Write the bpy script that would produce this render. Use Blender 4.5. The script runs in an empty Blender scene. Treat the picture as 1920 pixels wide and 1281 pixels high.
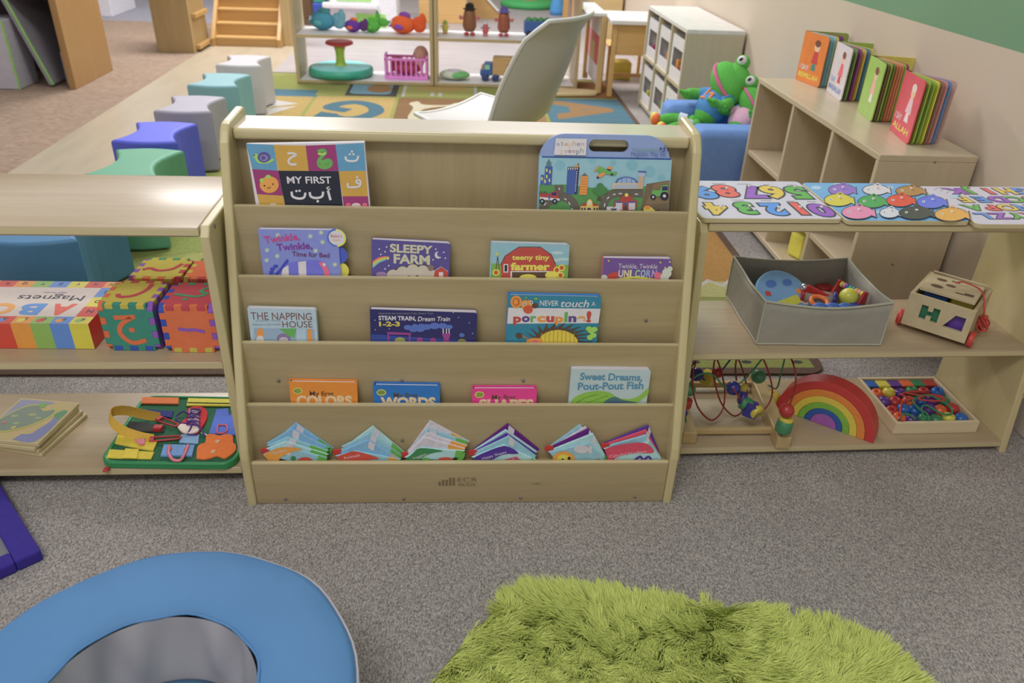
import bpy, bmesh, math, random
import numpy as np
from mathutils import Matrix, Vector
random.seed(7)
SC = bpy.context.scene
COL = SC.collection
V3 = Vector
PI = math.pi

# ---------------------------------------------------------------- camera, light, exposure
CAM_Z = 1.1523
FOC = 1446.2449
RIGHT = V3((0.9977209043270066, -0.05734670553053308, 0.03555773380988172))
DOWN = V3((0.0016044538428302696, -0.5066577538661962, -0.8621457801179144))
FWD = V3((0.06745682172150053, 0.8602379181436117, -0.505411022229609))
cd = bpy.data.cameras.new('camera')
cam = bpy.data.objects.new('camera', cd)
COL.objects.link(cam)
mw = Matrix.Identity(4)
for i in range(3):
    mw[i][0] = RIGHT[i]; mw[i][1] = -DOWN[i]; mw[i][2] = -FWD[i]
mw[2][3] = CAM_Z
cam.matrix_world = mw
cd.sensor_width = 36.0
cd.lens = FOC / 1920 * 36
cd.clip_start = 0.02
cd.dof.use_dof = True
cd.dof.focus_distance = 1.62
cd.dof.aperture_fstop = 4.5
SC.camera = cam

W = bpy.data.worlds.new('world'); SC.world = W; W.use_nodes = True
wn = W.node_tree.nodes; wl = W.node_tree.links
wbg = wn['Background']
wtc = wn.new('ShaderNodeTexCoord'); wsep = wn.new('ShaderNodeSeparateXYZ'); wr = wn.new('ShaderNodeValToRGB')
wl.new(wtc.outputs['Generated'], wsep.inputs[0])
wmap = wn.new('ShaderNodeMapRange'); wmap.inputs[1].default_value = -1; wmap.inputs[2].default_value = 1
wl.new(wsep.outputs['Y'], wmap.inputs[0]); wl.new(wmap.outputs[0], wr.inputs[0])
wr.color_ramp.elements[0].color = (1.02, 1.0, 0.99, 1)      # behind the camera
wr.color_ramp.elements[1].color = (2.1, 2.1, 2.2, 1)        # daylight from the far windows
wre = wr.color_ramp.elements.new(0.72); wre.color = (1.0, 0.98, 0.98, 1)
wl.new(wr.outputs[0], wbg.inputs[0])
wbg.inputs[1].default_value = 0.50

def area_light(name, loc, size, power, rot=(0, 0, 0), color=(1, 1, 1)):
    l = bpy.data.lights.new(name, 'AREA'); l.shape = 'RECTANGLE'; l.size, l.size_y = size
    l.energy = power; l.color = color
    o = bpy.data.objects.new(name, l); o.location = loc; o.rotation_euler = rot
    COL.objects.link(o); return o
for (lx_, ly_, pw_) in ((-0.6, -0.3, 30), (-0.6, 3.4, 34), (-1.6, 6.6, 80), (0.6, 6.2, 60)):
    area_light('ceiling_lamp', (lx_, ly_, 2.7), (1.2, 0.6), pw_, color=(1, 0.98, 0.97))

SC.view_settings.view_transform = 'Standard'
SC.view_settings.look = 'None'
SC.view_settings.gamma = 1
SC.view_settings.exposure = 0.10
SC.view_settings.use_curve_mapping = False

# ---------------------------------------------------------------- pixel -> place
def at(u, v, z=None, y=None, x=None, P0=None, N=None):
    d = RIGHT * ((u - 960) / FOC) + DOWN * ((v - 640.5) / FOC) + FWD
    C = V3((0, 0, CAM_Z))
    if z is not None: t = (z - CAM_Z) / d.z
    elif y is not None: t = y / d.y
    elif x is not None: t = x / d.x
    else: t = (P0 - C).dot(N) / d.dot(N)
    return C + d * t

# ---------------------------------------------------------------- materials
def lin(c):
    o = []
    for k in c:
        k /= 255
        o.append(k / 12.92 if k <= 0.04045 else ((k + 0.055) / 1.055) ** 2.4)
    g = 0.3 * o[0] + 0.59 * o[1] + 0.11 * o[2]
    return [0.90 * k + 0.10 * g + 0.002 for k in o]  # haze put into each colour: a little grey mixed in
MATS = {}
def nodes_of(m):
    m.use_nodes = True
    nt = m.node_tree
    return nt, nt.nodes['Principled BSDF']
def mat(c, rough=0.5, var=0.06, scale=30.0, gain=1.35, metal=0.0, bump=0.0, bscale=200, spec=0.5, stretch=None, alpha=None):
    """procedural paint/fabric/plastic: colour with noise variation and optional bump"""
    key = (tuple(c), rough, var, scale, gain, metal, bump, bscale, spec, stretch, alpha)
    if key in MATS: return MATS[key]
    m = bpy.data.materials.new('surface_%d' % len(MATS)); MATS[key] = m
    nt, b = nodes_of(m)
    rgb = [min(0.92, k * gain) for k in lin(c)]
    tc = nt.nodes.new('ShaderNodeTexCoord'); src = tc.outputs['Object']
    if stretch:
        mp = nt.nodes.new('ShaderNodeMapping'); mp.inputs['Scale'].default_value = stretch
        nt.links.new(src, mp.inputs[0]); src = mp.outputs[0]
    n = nt.nodes.new('ShaderNodeTexNoise'); n.inputs['Scale'].default_value = scale; n.inputs['Detail'].default_value = 4
    nt.links.new(src, n.inputs['Vector'])
    r = nt.nodes.new('ShaderNodeValToRGB')
    r.color_ramp.elements[0].position = 0.3; r.color_ramp.elements[1].position = 0.7
    r.color_ramp.elements[0].color = [k * (1 - var) for k in rgb] + [1]
    r.color_ramp.elements[1].color = [min(1, k * (1 + var)) for k in rgb] + [1]
    nt.links.new(n.outputs[0], r.inputs[0]); nt.links.new(r.outputs[0], b.inputs['Base Color'])
    b.inputs['Roughness'].default_value = rough; b.inputs['Metallic'].default_value = metal
    b.inputs['Specular IOR Level'].default_value = spec
    if alpha is not None: b.inputs['Alpha'].default_value = alpha
    if bump:
        n2 = nt.nodes.new('ShaderNodeTexNoise'); n2.inputs['Scale'].default_value = bscale; n2.inputs['Detail'].default_value = 3
        nt.links.new(src, n2.inputs['Vector'])
        bp = nt.nodes.new('ShaderNodeBump'); bp.inputs['Strength'].default_value = bump; bp.inputs['Distance'].default_value = 0.002
        nt.links.new(n2.outputs[0], bp.inputs['Height']); nt.links.new(bp.outputs[0], b.inputs['Normal'])
    return m
def wood(c, axis='X', rough=0.35, gain=1.35, var=0.10, key=''):
    k = ('wood', tuple(c), axis, rough, gain, var, key)
    if k in MATS: return MATS[k]
    m = bpy.data.materials.new('wood_%d' % len(MATS)); MATS[k] = m
    nt, b = nodes_of(m)
    rgb = [min(0.9, q * gain) for q in lin(c)]
    tc = nt.nodes.new('ShaderNodeTexCoord'); mp = nt.nodes.new('ShaderNodeMapping')
    s = {'X': (0.5, 9, 9), 'Y': (9, 0.5, 9), 'Z': (9, 9, 0.5)}[axis]
    mp.inputs['Scale'].default_value = s
    nt.links.new(tc.outputs['Object'], mp.inputs[0])
    n = nt.nodes.new('ShaderNodeTexNoise'); n.inputs['Scale'].default_value = 4; n.inputs['Detail'].default_value = 6; n.inputs['Distortion'].default_value = 0.8
    nt.links.new(mp.outputs[0], n.inputs['Vector'])
    n3 = nt.nodes.new('ShaderNodeTexNoise'); n3.inputs['Scale'].default_value = 40; n3.inputs['Detail'].default_value = 2
    nt.links.new(mp.outputs[0], n3.inputs['Vector'])
    mx = nt.nodes.new('ShaderNodeMix'); mx.data_type = 'FLOAT'; mx.inputs[0].default_value = 0.3
    nt.links.new(n.outputs[0], mx.inputs[2]); nt.links.new(n3.outputs[0], mx.inputs[3])
    r = nt.nodes.new('ShaderNodeValToRGB')
    r.color_ramp.elements[0].position = 0.32; r.color_ramp.elements[1].position = 0.68
    r.color_ramp.elements[0].color = [rgb[0] * (1 - var), rgb[1] * (1 - var * 1.15), rgb[2] * (1 - var * 1.5), 1]
    r.color_ramp.elements[1].color = [q * (1 + var * 0.7) for q in rgb] + [1]
    nt.links.new(mx.outputs[0], r.inputs[0]); nt.links.new(r.outputs[0], b.inputs['Base Color'])
    b.inputs['Roughness'].default_value = rough
    return m
def carpet(c1, c2, c3, scale=420, bump=0.6, rough=1.0, gain=1.0, stretch=None):
    m = bpy.data.materials.new('carpet_%d' % len(MATS)); MATS[('carpet', len(MATS))] = m
    nt, b = nodes_of(m)
    tc = nt.nodes.new('ShaderNodeTexCoord'); src = tc.outputs['Object']
    if stretch:
        mp = nt.nodes.new('ShaderNodeMapping'); mp.inputs['Scale'].default_value = stretch
        nt.links.new(src, mp.inputs[0]); src = mp.outputs[0]
    n = nt.nodes.new('ShaderNodeTexNoise'); n.inputs['Scale'].default_value = scale; n.inputs['Detail'].default_value = 3; n.inputs['Roughness'].default_value = 0.8
    big = nt.nodes.new('ShaderNodeTexNoise'); big.inputs['Scale'].default_value = 2.5; big.inputs['Detail'].default_value = 3
    nt.links.new(src, n.inputs['Vector']); nt.links.new(src, big.inputs['Vector'])
    r = nt.nodes.new('ShaderNodeValToRGB')
    e = r.color_ramp.elements; e[0].position = 0.34; e[1].position = 0.68
    e[0].color = [k * gain for k in lin(c1)] + [1]; e[1].color = [k * gain for k in lin(c3)] + [1]
    q = e.new(0.5); q.color = [k * gain for k in lin(c2)] + [1]
    nt.links.new(n.outputs[0], r.inputs[0])
    mx = nt.nodes.new('ShaderNodeMix'); mx.data_type = 'RGBA'; mx.blend_type = 'MULTIPLY'; mx.inputs[0].default_value = 1
    r2 = nt.nodes.new('ShaderNodeValToRGB'); r2.color_ramp.elements[0].color = (0.88, 0.88, 0.88, 1); r2.color_ramp.elements[1].color = (1.06, 1.06, 1.06, 1)
    nt.links.new(big.outputs[0], r2.inputs[0]); nt.links.new(r.outputs[0], mx.inputs[6]); nt.links.new(r2.outputs[0], mx.inputs[7])
    nt.links.new(mx.outputs[2], b.inputs['Base Color'])
    b.inputs['Roughness'].default_value = rough; b.inputs['Specular IOR Level'].default_value = 0.1
    bp = nt.nodes.new('ShaderNodeBump'); bp.inputs['Strength'].default_value = bump; bp.inputs['Distance'].default_value = 0.003
    nt.links.new(n.outputs[0], bp.inputs['Height']); nt.links.new(bp.outputs[0], b.inputs['Normal'])
    return m

# ---------------------------------------------------------------- mesh builder
def frame(o, X, Y):
    X = V3(X).normalized(); Y = V3(Y); Y = (Y - X * Y.dot(X)).normalized(); Z = X.cross(Y)
    M = Matrix.Identity(4)
    for i in range(3):
        M[i][0] = X[i]; M[i][1] = Y[i]; M[i][2] = Z[i]; M[i][3] = o[i]
    return M
def T(x=0, y=0, z=0): return Matrix.Translation((x, y, z))
def R(a, ax='Z'): return Matrix.Rotation(a, 4, ax)
def S(x, y=None, z=None): return Matrix.Diagonal((x, x if y is None else y, x if z is None else z, 1))
def circ(cx, cy, rx, ry=None, n=20, a0=0, a1=2 * PI):
    ry = rx if ry is None else ry
    full = abs(a1 - a0 - 2 * PI) < 1e-6
    k = n if full else n + 1
    return [(cx + rx * math.cos(a0 + (a1 - a0) * i / n), cy + ry * math.sin(a0 + (a1 - a0) * i / n)) for i in range(k)]
def rrect(x0, y0, x1, y1, r, n=5, which=(1, 1, 1, 1)):
    o = []
    for (cx, cy, a, w) in ((x1 - r, y1 - r, 0, which[0]), (x0 + r, y1 - r, PI / 2, which[1]), (x0 + r, y0 + r, PI, which[2]), (x1 - r, y0 + r, 1.5 * PI, which[3])):
        if w: o += [(cx + r * math.cos(a + PI / 2 * i / n), cy + r * math.sin(a + PI / 2 * i / n)) for i in range(n + 1)]
        else: o.append((cx + r * (1 if a in (0, 1.5 * PI) else -1), cy + r * (1 if a in (0, PI / 2) else -1)))
    return o
def star(cx, cy, r, n=5, q=0.45, a=PI / 2):
    return [(cx + (r if i % 2 == 0 else r * q) * math.cos(a + PI * i / n), cy + (r if i % 2 == 0 else r * q) * math.sin(a + PI * i / n)) for i in range(2 * n)]
def spline(pts, n=8, closed=False):
    P = [V3(p) for p in pts]; o = []; k = len(P)
    for i in range(k if closed else k - 1):
        if closed: a, b, c, d = P[i - 1], P[i], P[(i + 1) % k], P[(i + 2) % k]
        else: a, b, c, d = P[max(i - 1, 0)], P[i], P[i + 1], P[min(i + 2, k - 1)]
        for j in range(n):
            t = j / n
            o.append(0.5 * ((2 * b) + (c - a) * t + (2 * a - 5 * b + 4 * c - d) * t * t + (3 * b - a - 3 * c + d) * t ** 3))
    if not closed: o.append(P[-1])
    return o
def world_of(o):
    M = o.matrix_basis.copy()
    if o.parent: M = world_of(o.parent) @ o.matrix_parent_inverse @ M
    return M
class MB:
    def __init__(s, xf=None):
        s.v = []; s.f = []; s.fm = []; s.sm = []; s.mats = []; s.xf = xf or Matrix.Identity(4)
    def mi(s, m):
        if m not in s.mats: s.mats.append(m)
        return s.mats.index(m)
    def add(s, vs, fs, m, smooth=False, xf=None):
        M = s.xf @ xf if xf is not None else s.xf
        b = len(s.v); i = s.mi(m)
        s.v += [M @ V3(v) for v in vs]
        for f in fs:
            s.f.append([k + b for k in f]); s.fm.append(i); s.sm.append(smooth)
    def bm(s, bm, m, smooth=False, xf=None):
        bm.verts.index_update()
        s.add([v.co.copy() for v in bm.verts], [[v.index for v in f.verts] for f in bm.faces], m, smooth, xf); bm.free()
    def box(s, a, b, m, bev=0.0, seg=2, xf=None):
        bm = bmesh.new(); bmesh.ops.create_cube(bm, size=1)
        a = V3(a); b = V3(b)
        for v in bm.verts: v.co = V3([(a[i] + b[i]) / 2 + v.co[i] * (b[i] - a[i]) for i in range(3)])
        if bev: bmesh.ops.bevel(bm, geom=bm.edges[:], offset=bev, segments=seg, profile=0.5, affect='EDGES')
        s.bm(bm, m, bool(bev) and seg > 2, xf)
    def prism(s, poly, z0, z1, m, bev=0.0, seg=2, xf=None, smooth=False):
        bm = bmesh.new(); n = len(poly)
        lo = [bm.verts.new((p[0], p[1], z0)) for p in poly]; hi = [bm.verts.new((p[0], p[1], z1)) for p in poly]
        bm.faces.new(hi); bm.faces.new(lo[::-1])
        for i in range(n): bm.faces.new((lo[i], lo[(i + 1) % n], hi[(i + 1) % n], hi[i]))
        bmesh.ops.recalc_face_normals(bm, faces=bm.faces[:])
        if bev:
            ed = [e for e in bm.edges if abs(e.verts[0].co.z - e.verts[1].co.z) < 1e-7]
            bmesh.ops.bevel(bm, geom=ed, offset=bev, segments=seg, profile=0.5, affect='EDGES')
        s.bm(bm, m, smooth, xf)
    def flat(s, poly, m, z=0.0004, xf=None):
        s.add([(p[0], p[1], z) for p in poly], [list(range(len(poly)))], m, False, xf)
    def lathe(s, prof, m, n=24, xf=None, smooth=True, a0=0, a1=2 * PI):
        vs = []; fs = []; k = len(prof); full = abs(a1 - a0 - 2 * PI) < 1e-6; cols = n if full else n + 1
        for i in range(cols):
            a = a0 + (a1 - a0) * i / n
            vs += [(r * math.cos(a), r * math.sin(a), z) for r, z in prof]
        for i in range(n):
            for j in range(k - 1):
                q = ((i + 1) % cols) * k
                fs.append([i * k + j, q + j, q + j + 1, i * k + j + 1])
        s.add(vs, fs, m, smooth, xf)
    def ball(s, c, r, m, n=16, xf=None):
        r = (r, r, r) if not hasattr(r, '__len__') else r
        k = max(6, n // 2)
        prof = [(math.sin(PI * i / k), -math.cos(PI * i / k)) for i in range(k + 1)]
        s.lathe(prof, m, n, (xf if xf is not None else Matrix.Identity(4)) @ T(*c) @ S(*r))
    def tube(s, pts, r, m, n=8, closed=False, xf=None, caps=True):
        P = [V3(p) for p in pts]; k = len(P); vs = []; fs = []
        up = V3((0.13, 0.21, 1)).normalized(); prev = None
        for i in range(k):
            if closed: t = P[(i + 1) % k] - P[i - 1]
            else: t = P[min(i + 1, k - 1)] - P[max(i - 1, 0)]
            t = t.normalized() if t.length > 1e-9 else V3((0, 0, 1))
            if prev is None: x = up.cross(t); x = x if x.length > 1e-3 else V3((1, 0, 0)).cross(t)
            else: x = prev - t * prev.dot(t)
            x.normalize(); prev = x; y = t.cross(x)
            rr = r[i] if hasattr(r, '__len__') else r
            vs += [P[i] + x * (rr * math.cos(2 * PI * j / n)) + y * (rr * math.sin(2 * PI * j / n)) for j in range(n)]
        for i in range(k if closed else k - 1):
            q = ((i + 1) % k) * n
            for j in range(n): fs.append([i * n + j, i * n + (j + 1) % n, q + (j + 1) % n, q + j])
        s.add(vs, fs, m, True, xf)
        if caps and not closed: s.add(vs, [list(range(n))[::-1], list(range((k - 1) * n, k * n))], m, False, xf)
    def ribbon(s, pts, wdir, w, t, m, xf=None):
        """flat strap along pts, width w along wdir, thickness t"""
        P = [V3(p) for p in pts]; wd = V3(wdir).normalized() * (w / 2); vs = []; fs = []; k = len(P)
        for i in range(k):
            d = (P[min(i + 1, k - 1)] - P[max(i - 1, 0)]).normalized(); nn = d.cross(wd).normalized() * (t / 2)
            vs += [P[i] - wd - nn, P[i] + wd - nn, P[i] + wd + nn, P[i] - wd + nn]
        for i in range(k - 1):
            for j in range(4): fs.append([i * 4 + j, i * 4 + (j + 1) % 4, i * 4 + 4 + (j + 1) % 4, i * 4 + 4 + j])
        fs += [[0, 1, 2, 3], [k * 4 - 1, k * 4 - 2, k * 4 - 3, k * 4 - 4]]
        s.add(vs, fs, m, False, xf)
    def text(s, body, x, y, h, m, z=0.0006, align='LEFT', bold=0.0, w=None, rot=0.0, shear=0.0, ext=0.0, xf=None):
        """flat lettering; h is the cap height; w squeezes it to a width"""
        cu = bpy.data.curves.new('t', 'FONT'); cu.body = body; cu.size = 1; cu.align_x = 'LEFT'
        cu.offset = bold; cu.shear = shear; cu.extrude = 0; cu.resolution_u = 4
        o = bpy.data.objects.new('t', cu); COL.objects.link(o)
        bpy.context.view_layer.update()
        me = bpy.data.meshes.new_from_object(o.evaluated_get(bpy.context.evaluated_depsgraph_get()))
        bpy.data.objects.remove(o); bpy.data.curves.remove(cu)
        vs = [v.co.copy() for v in me.vertices]; fs = [list(p.vertices) for p in me.polygons]
        bpy.data.meshes.remove(me)
        if not vs: return
        x0 = min(v.x for v in vs); x1 = max(v.x for v in vs)
        sy = h / 0.72; sx = sy if w is None else w / (x1 - x0)
        ax = {'LEFT': x0, 'CENTER': (x0 + x1) / 2, 'RIGHT': x1}[align]
        M = T(x, y, z) @ R(rot) @ S(sx, sy, 1) @ T(-ax, 0, 0)
        if ext:
            k = len(vs); top = [v + V3((0, 0, ext)) for v in vs]
            cnt = {}
            for f in fs:
                for i in range(len(f)):
                    e = (f[i], f[(i + 1) % len(f)]); cnt[tuple(sorted(e))] = cnt.get(tuple(sorted(e)), []) + [e]
            side = [[e[0][0], e[0][1], e[0][1] + k, e[0][0] + k] for e in cnt.values() if len(e) == 1]
            s.add(vs + top, [[i + k for i in f] for f in fs] + side, m, False, (xf @ M) if xf is not None else M)
        else: s.add(vs, fs, m, False, (xf @ M) if xf is not None else M)
    def build(s, name, parent=None, label=None, cat=None, group=None, kind=None, origin=None):
        me = bpy.data.meshes.new(name)
        vs = s.v
        o = bpy.data.objects.new(name, me); COL.objects.link(o)
        if parent is None:
            if origin is None:
                xs = [v.x for v in vs]; ys = [v.y for v in vs]; zs = [v.z for v in vs]
                origin = V3(((min(xs) + max(xs)) / 2, (min(ys) + max(ys)) / 2, min(zs)))
            vs = [v - origin for v in vs]; o.location = origin
        else:
            o.parent = parent; o.matrix_parent_inverse = world_of(parent).inverted()
        me.from_pydata([tuple(v) for v in vs], [], s.f)
        for m in s.mats: me.materials.append(m)
        me.polygons.foreach_set('material_index', s.fm); me.polygons.foreach_set('use_smooth', s.sm)
        me.update()
        if label: o['label'] = label
        if cat: o['category'] = cat
        if group: o['group'] = group
        if kind: o['kind'] = kind
        return o
def thing(name, label, cat, loc=(0, 0, 0), group=None, rz=0.0):
    o = bpy.data.objects.new(name, None); COL.objects.link(o); o.empty_display_size = 0.05
    o.location = loc; o.rotation_euler = (0, 0, rz); o['label'] = label; o['category'] = cat
    if group: o['group'] = group
    return o

# ---------------------------------------------------------------- shared colours
BIRCH = (160, 142, 104)
M_birch = wood(BIRCH, 'X', 0.3); M_birchZ = wood(BIRCH, 'Z', 0.32); M_birchY = wood(BIRCH, 'Y', 0.32)
M_edge = wood((182, 168, 122), 'Z', 0.3, var=0.05); M_edgeX = wood((182, 168, 126), 'X', 0.26, var=0.05)
M_shelf = wood((168, 148, 118), 'X', 0.26, gain=1.2)
M_screw = mat((120, 118, 120), 0.3, metal=0.6)
M_white = mat((196, 194, 198), 0.45, gain=1.25); M_page = mat((205, 200, 208), 0.8, gain=1.3, var=0.03)
M_black = mat((28, 26, 28), 0.5)
# ================================================================ the room
def slab(name, poly, z, m, t=0.01):
    b = MB(); b.prism(poly, z - t, z, m); return b.build(name, kind='structure')
M_grey = carpet((110, 104, 101), (164, 157, 153), (206, 199, 194), scale=330, stretch=(1, 0.55, 1))
M_tan = carpet((140, 116, 98), (160, 136, 117), (180, 157, 138), scale=70, bump=0.3, stretch=(0.35, 1.4, 1))
M_vinyl = mat((178, 163, 139), 0.35, 0.07, 5, gain=1.05, stretch=(3, 0.5, 1))
M_washed = mat((176, 166, 168), 0.45, 0.16, 6, gain=0.95, stretch=(0.5, 6, 1))
M_blueg = mat((150, 148, 160), 0.9, 0.05, 20, gain=1.0)
WX = 1.434                                   # right wall
slab('floor', [(-1.3, -1.6), (WX, -1.6), (WX, 5.45), (-1.3, 5.45)], 0, M_grey)
slab('floor_left', [(-5, -1.6), (-1.98, -1.6), (-1.98, 6.5), (-1.98, 7.7), (-5, 7.7)], 0, M_tan)
slab('floor_strip', [(-1.98, -1.6), (-1.3, -1.6), (-1.3, 5.45), (-1.3, 6.55), (-1.98, 7.7)], 0, M_vinyl)
slab('floor_back', [(-1.3, 5.45), (WX, 5.45), (WX, 12), (-1.98, 12), (-1.98, 7.7), (-1.3, 6.55)], 0, M_washed)
slab('floor_far', [(-5, 7.7), (-1.98, 7.7), (-1.98, 12), (-5, 12)], 0, M_blueg)
M_cream = mat((186, 171, 152), 0.7, 0.02, 3, gain=1.3, bump=0.05, bscale=120)
M_green_wall = mat((104, 145, 110), 0.7, 0.02, 3, gain=1.25, bump=0.05, bscale=120)
b = MB(); b.box((WX, -1.6, 0), (WX + 0.1, 12, 0.838), M_cream); b.box((WX, -1.6, 0.838), (WX + 0.1, 12, 2.6), M_green_wall)
b.build('wall_right', kind='structure')
b = MB(); b.box((WX - 0.012, -1.6, 0), (WX, 12, 0.09), mat((190, 180, 168), 0.5, gain=1.2), 0.003); b.build('baseboard_right', kind='structure')

b = MB(); b.box((-5.1, 12, 0), (WX, 12.1, 2.6), M_cream); b.build('wall_back', kind='structure')
b = MB(); b.box((-5.1, -1.6, 0), (-5, 12, 2.6), M_cream); b.build('wall_left', kind='structure')

# ================================================================ book display stand
M_topw = wood((186, 172, 146), 'X', 0.2, gain=1.25, var=0.05)  # whiter than the other birch: window glare on the top face put into its colour
BX, BY, BYAW = 0.0074, 1.2652, -0.0097
BH, BD, BZK, BW = 0.757, 0.191, 0.1325, 0.914
LIPS = [0.6146, 0.4849, 0.3581, 0.2305, 0.1093]
BF = T(BX, BY, 0) @ R(BYAW)                  # stand frame: x along the front, y back
def sl(z): return 0 if z < BZK else BD * (z - BZK) / (BH - BZK)
stand = thing('book_display_stand', 'tall birch book display stand with five tiers standing on the grey carpet', 'bookshelf', (BX, BY, 0), rz=BYAW)
back = 0.325
prof = [(0.0, 0.0), (0.0, BZK - 0.01), (0.004, BZK + 0.012)] + [(sl(z), z) for z in (0.2, 0.4, 0.6, BH - 0.03)]
prof += [(BD + 0.004, BH - 0.012), (BD + 0.016, BH - 0.001), (BD + 0.03, BH + 0.002), (BD + 0.12, BH + 0.006), (back - 0.006, BH + 0.003), (back, BH - 0.008), (back, 0)]
for sx in (-1, 1):
    b = MB(BF); x = sx * (BW / 2) - (0.018 if sx > 0 else 0)
    b.prism(prof, 0, 0.018, M_edge, 0.005, 3, xf=T(x, 0, 0) @ Matrix(((0, 0, 1, 0), (1, 0, 0, 0), (0, 1, 0, 0), (0, 0, 0, 1))))
    b.build('side_panel', stand)
IW = BW / 2 - 0.018
b = MB(BF); b.box((-IW, BD + 0.022, BH - 0.033), (IW, back - 0.005, BH - 0.012), M_edgeX, 0.006, 3); b.box((-IW, BD + 0.030, BH - 0.02), (IW, back - 0.012, BH - 0.0117), M_topw); b.build('top_board', stand)
b = MB(BF); b.box((-IW, BD + 0.048, LIPS[0] - 0.09), (IW, BD + 0.054, BH - 0.033), M_birchZ)
b.box((-IW, back - 0.012, 0), (IW, back - 0.005, BH - 0.03), M_birchZ); b.build('back_panel', stand)
for k, z in enumerate(LIPS[:4]):
    y = sl(z) + (0.006 if k < 3 else 0.0125)
    zb = LIPS[k + 1] - 0.075
    yb = y
    b = MB(BF)
    b.prism([(y, z - 0.0015), (y + 0.0015, z), (y + 0.008, z), (y + 0.0095, z - 0.0015), (yb + 0.0095, zb), (yb, zb)], -IW, IW, M_birch,
            xf=Matrix(((0, 0, 1, 0), (1, 0, 0, 0), (0, 1, 0, 0), (0, 0, 0, 1))))
    b.box((-IW, y + 0.0002, z - 0.0006), (IW, y + 0.009, z + 0.0004), M_edgeX)
    # ledge of this pocket
    nxt = (sl(LIPS[k - 1]) + 0.004) if k else BD + 0.048
    b.box((-IW, y + 0.007, z - 0.073), (IW, nxt, z - 0.063), M_birch)
    b.build('tier_panel', stand)
    for sx in (-0.30, 0.0, 0.30)[:3] if k in (1, 2, 3) else ():
        pass
# bottom pocket and kick board
b = MB(BF); z = LIPS[4]
b.box((-IW, 0.004, 0.0), (IW, 0.014, z), M_birch, 0.003, 3)
b.box((-IW, 0.005, z - 0.006), (IW, 0.016, z + 0.001), M_edgeX, 0.003, 2)
b.box((-IW, 0.012, z - 0.03), (IW, 0.075, z - 0.018), M_birch)
kb = b.build('kick_board', stand)
M_burn = mat((122, 102, 72), 0.6, gain=1.2)
b = MB(BF @ T(0, 0.0035, 0) @ R(PI / 2, 'X'))
lx0, lz0 = -0.05, 0.052
for i in range(5):
    for j in range(2 + (i + 1) // 2):
        b.flat(circ(lx0 + i * 0.0075, lz0 + j * 0.0055, 0.0028, n=10), M_burn)
b.text('ECR', lx0 + 0.038, lz0 + 0.008, 0.0115, M_burn, w=0.042, bold=-0.012)
b.text('4KIDS', lx0 + 0.038, lz0 - 0.004, 0.009, M_burn, w=0.038, bold=-0.012)
b.flat([(0.142, 0.052), (0.158, 0.0535), (0.169, 0.051), (0.158, 0.0548)], M_burn); b.flat([(0.158, 0.0535), (0.172, 0.0555), (0.158, 0.0543)], M_burn)
b.build('burned_logo', kb)
def screw(px, py, y):
    p = BF.inverted() @ at(px, py, y=y); return p
for (px, py, kk) in ((535, 936, 4), (757, 936, 4), (976, 934, 4), (1190, 932, 4), (522, 714, 2), (753, 714, 2), (981, 714, 2), (754, 826, 3), (975, 826, 3), (1211, 601, 1)):
    y = 0.0035 if kk == 4 else sl(LIPS[kk]) + 0.0045 + (0.0065 if kk == 3 else 0)
    P0 = BF @ V3((0, y, 0)); N = (BF.to_3x3() @ V3((0, 1, 0)))
    p = at(px, py, P0=P0, N=N)
    b = MB(); b.lathe([(0, 0.002), (0.0028, 0.0018), (0.0034, 0), (0.0034, -0.002)], M_screw, 12, xf=T(*p) @ R(BYAW) @ R(PI / 2, 'X'))
    b.build('screw', stand)

# ================================================================ low shelves either side
def low_shelf(label, F, x0, x1, D, H, zm, zb, slant, bslant=0.0):
    t = thing('low_shelf', label, 'shelf', tuple(F @ V3(((x0 + x1) / 2, 0, 0))))
    f = lambda z: slant * z / H
    bk = lambda z: D + bslant * z / H
    YZ = Matrix(((0, 0, 1, 0), (1, 0, 0, 0), (0, 1, 0, 0), (0, 0, 0, 1)))
    for x in (x0, x1 - 0.018):
        b = MB(F)
        b.prism([(0, 0), (f(H - 0.018), H - 0.018), (f(H) + 0.014, H), (bk(H) - 0.014, H), (bk(H), H - 0.018), (D, 0)], 0, 0.018, M_edge if x == x0 else M_edge, 0.003, 2, xf=T(x, 0, 0) @ YZ)
        pn = b.build('side_panel', t)
        for (yy, zz) in ((f(H) + 0.04, H - 0.012), (bk(H) - 0.04, H - 0.012), (f(zm) + 0.04, zm - 0.01)):
            xx = x + 0.018 if x != x0 else x
            b = MB(F); b.lathe([(0, 0.0015), (0.004, 0.0012), (0.005, 0)], M_screw, 10, xf=T(xx, yy, zz) @ R(PI / 2 if x != x0 else -PI / 2, 'Y'))
            b.build('screw', pn)
    a, c = x0 + 0.018, x1 - 0.018
    for (nm, zz, th) in (('top', H - 0.001, 0.018), ('shelf_board', zm, 0.018), ('shelf_board', zb, 0.018)):
        b = MB(F)
        b.box((a, f(zz) + 0.0015, zz - th), (c, bk(zz) - 0.002, zz), M_shelf, 0.004, 3)
        b.box((a, f(zz) + 0.0007, zz - th + 0.004), (c, f(zz) + 0.003, zz - 0.003), M_edgeX)
        b.build(nm, t)
    return t
LF = T(-0.4645, 1.3355, 0) @ R(0.0044)
LH, LM, LB, LD = 0.604, 0.3173, 0.0478, 0.297
low_shelf('low two-tier birch shelf on the left holding the letter magnet box', LF, -0.905, 0.009, LD, LH, LM, LB, 0.0)
RF = T(0.5065, 1.4064, 0) @ R(0.0239)
RH, RM, RB, RD = 0.5663, 0.2721, 0.0299, 0.30
low_shelf('low two-tier birch shelf on the right with wooden puzzles on top', RF, -0.004, 0.8359, RD, RH, RM, RB, 0.0737)
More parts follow.
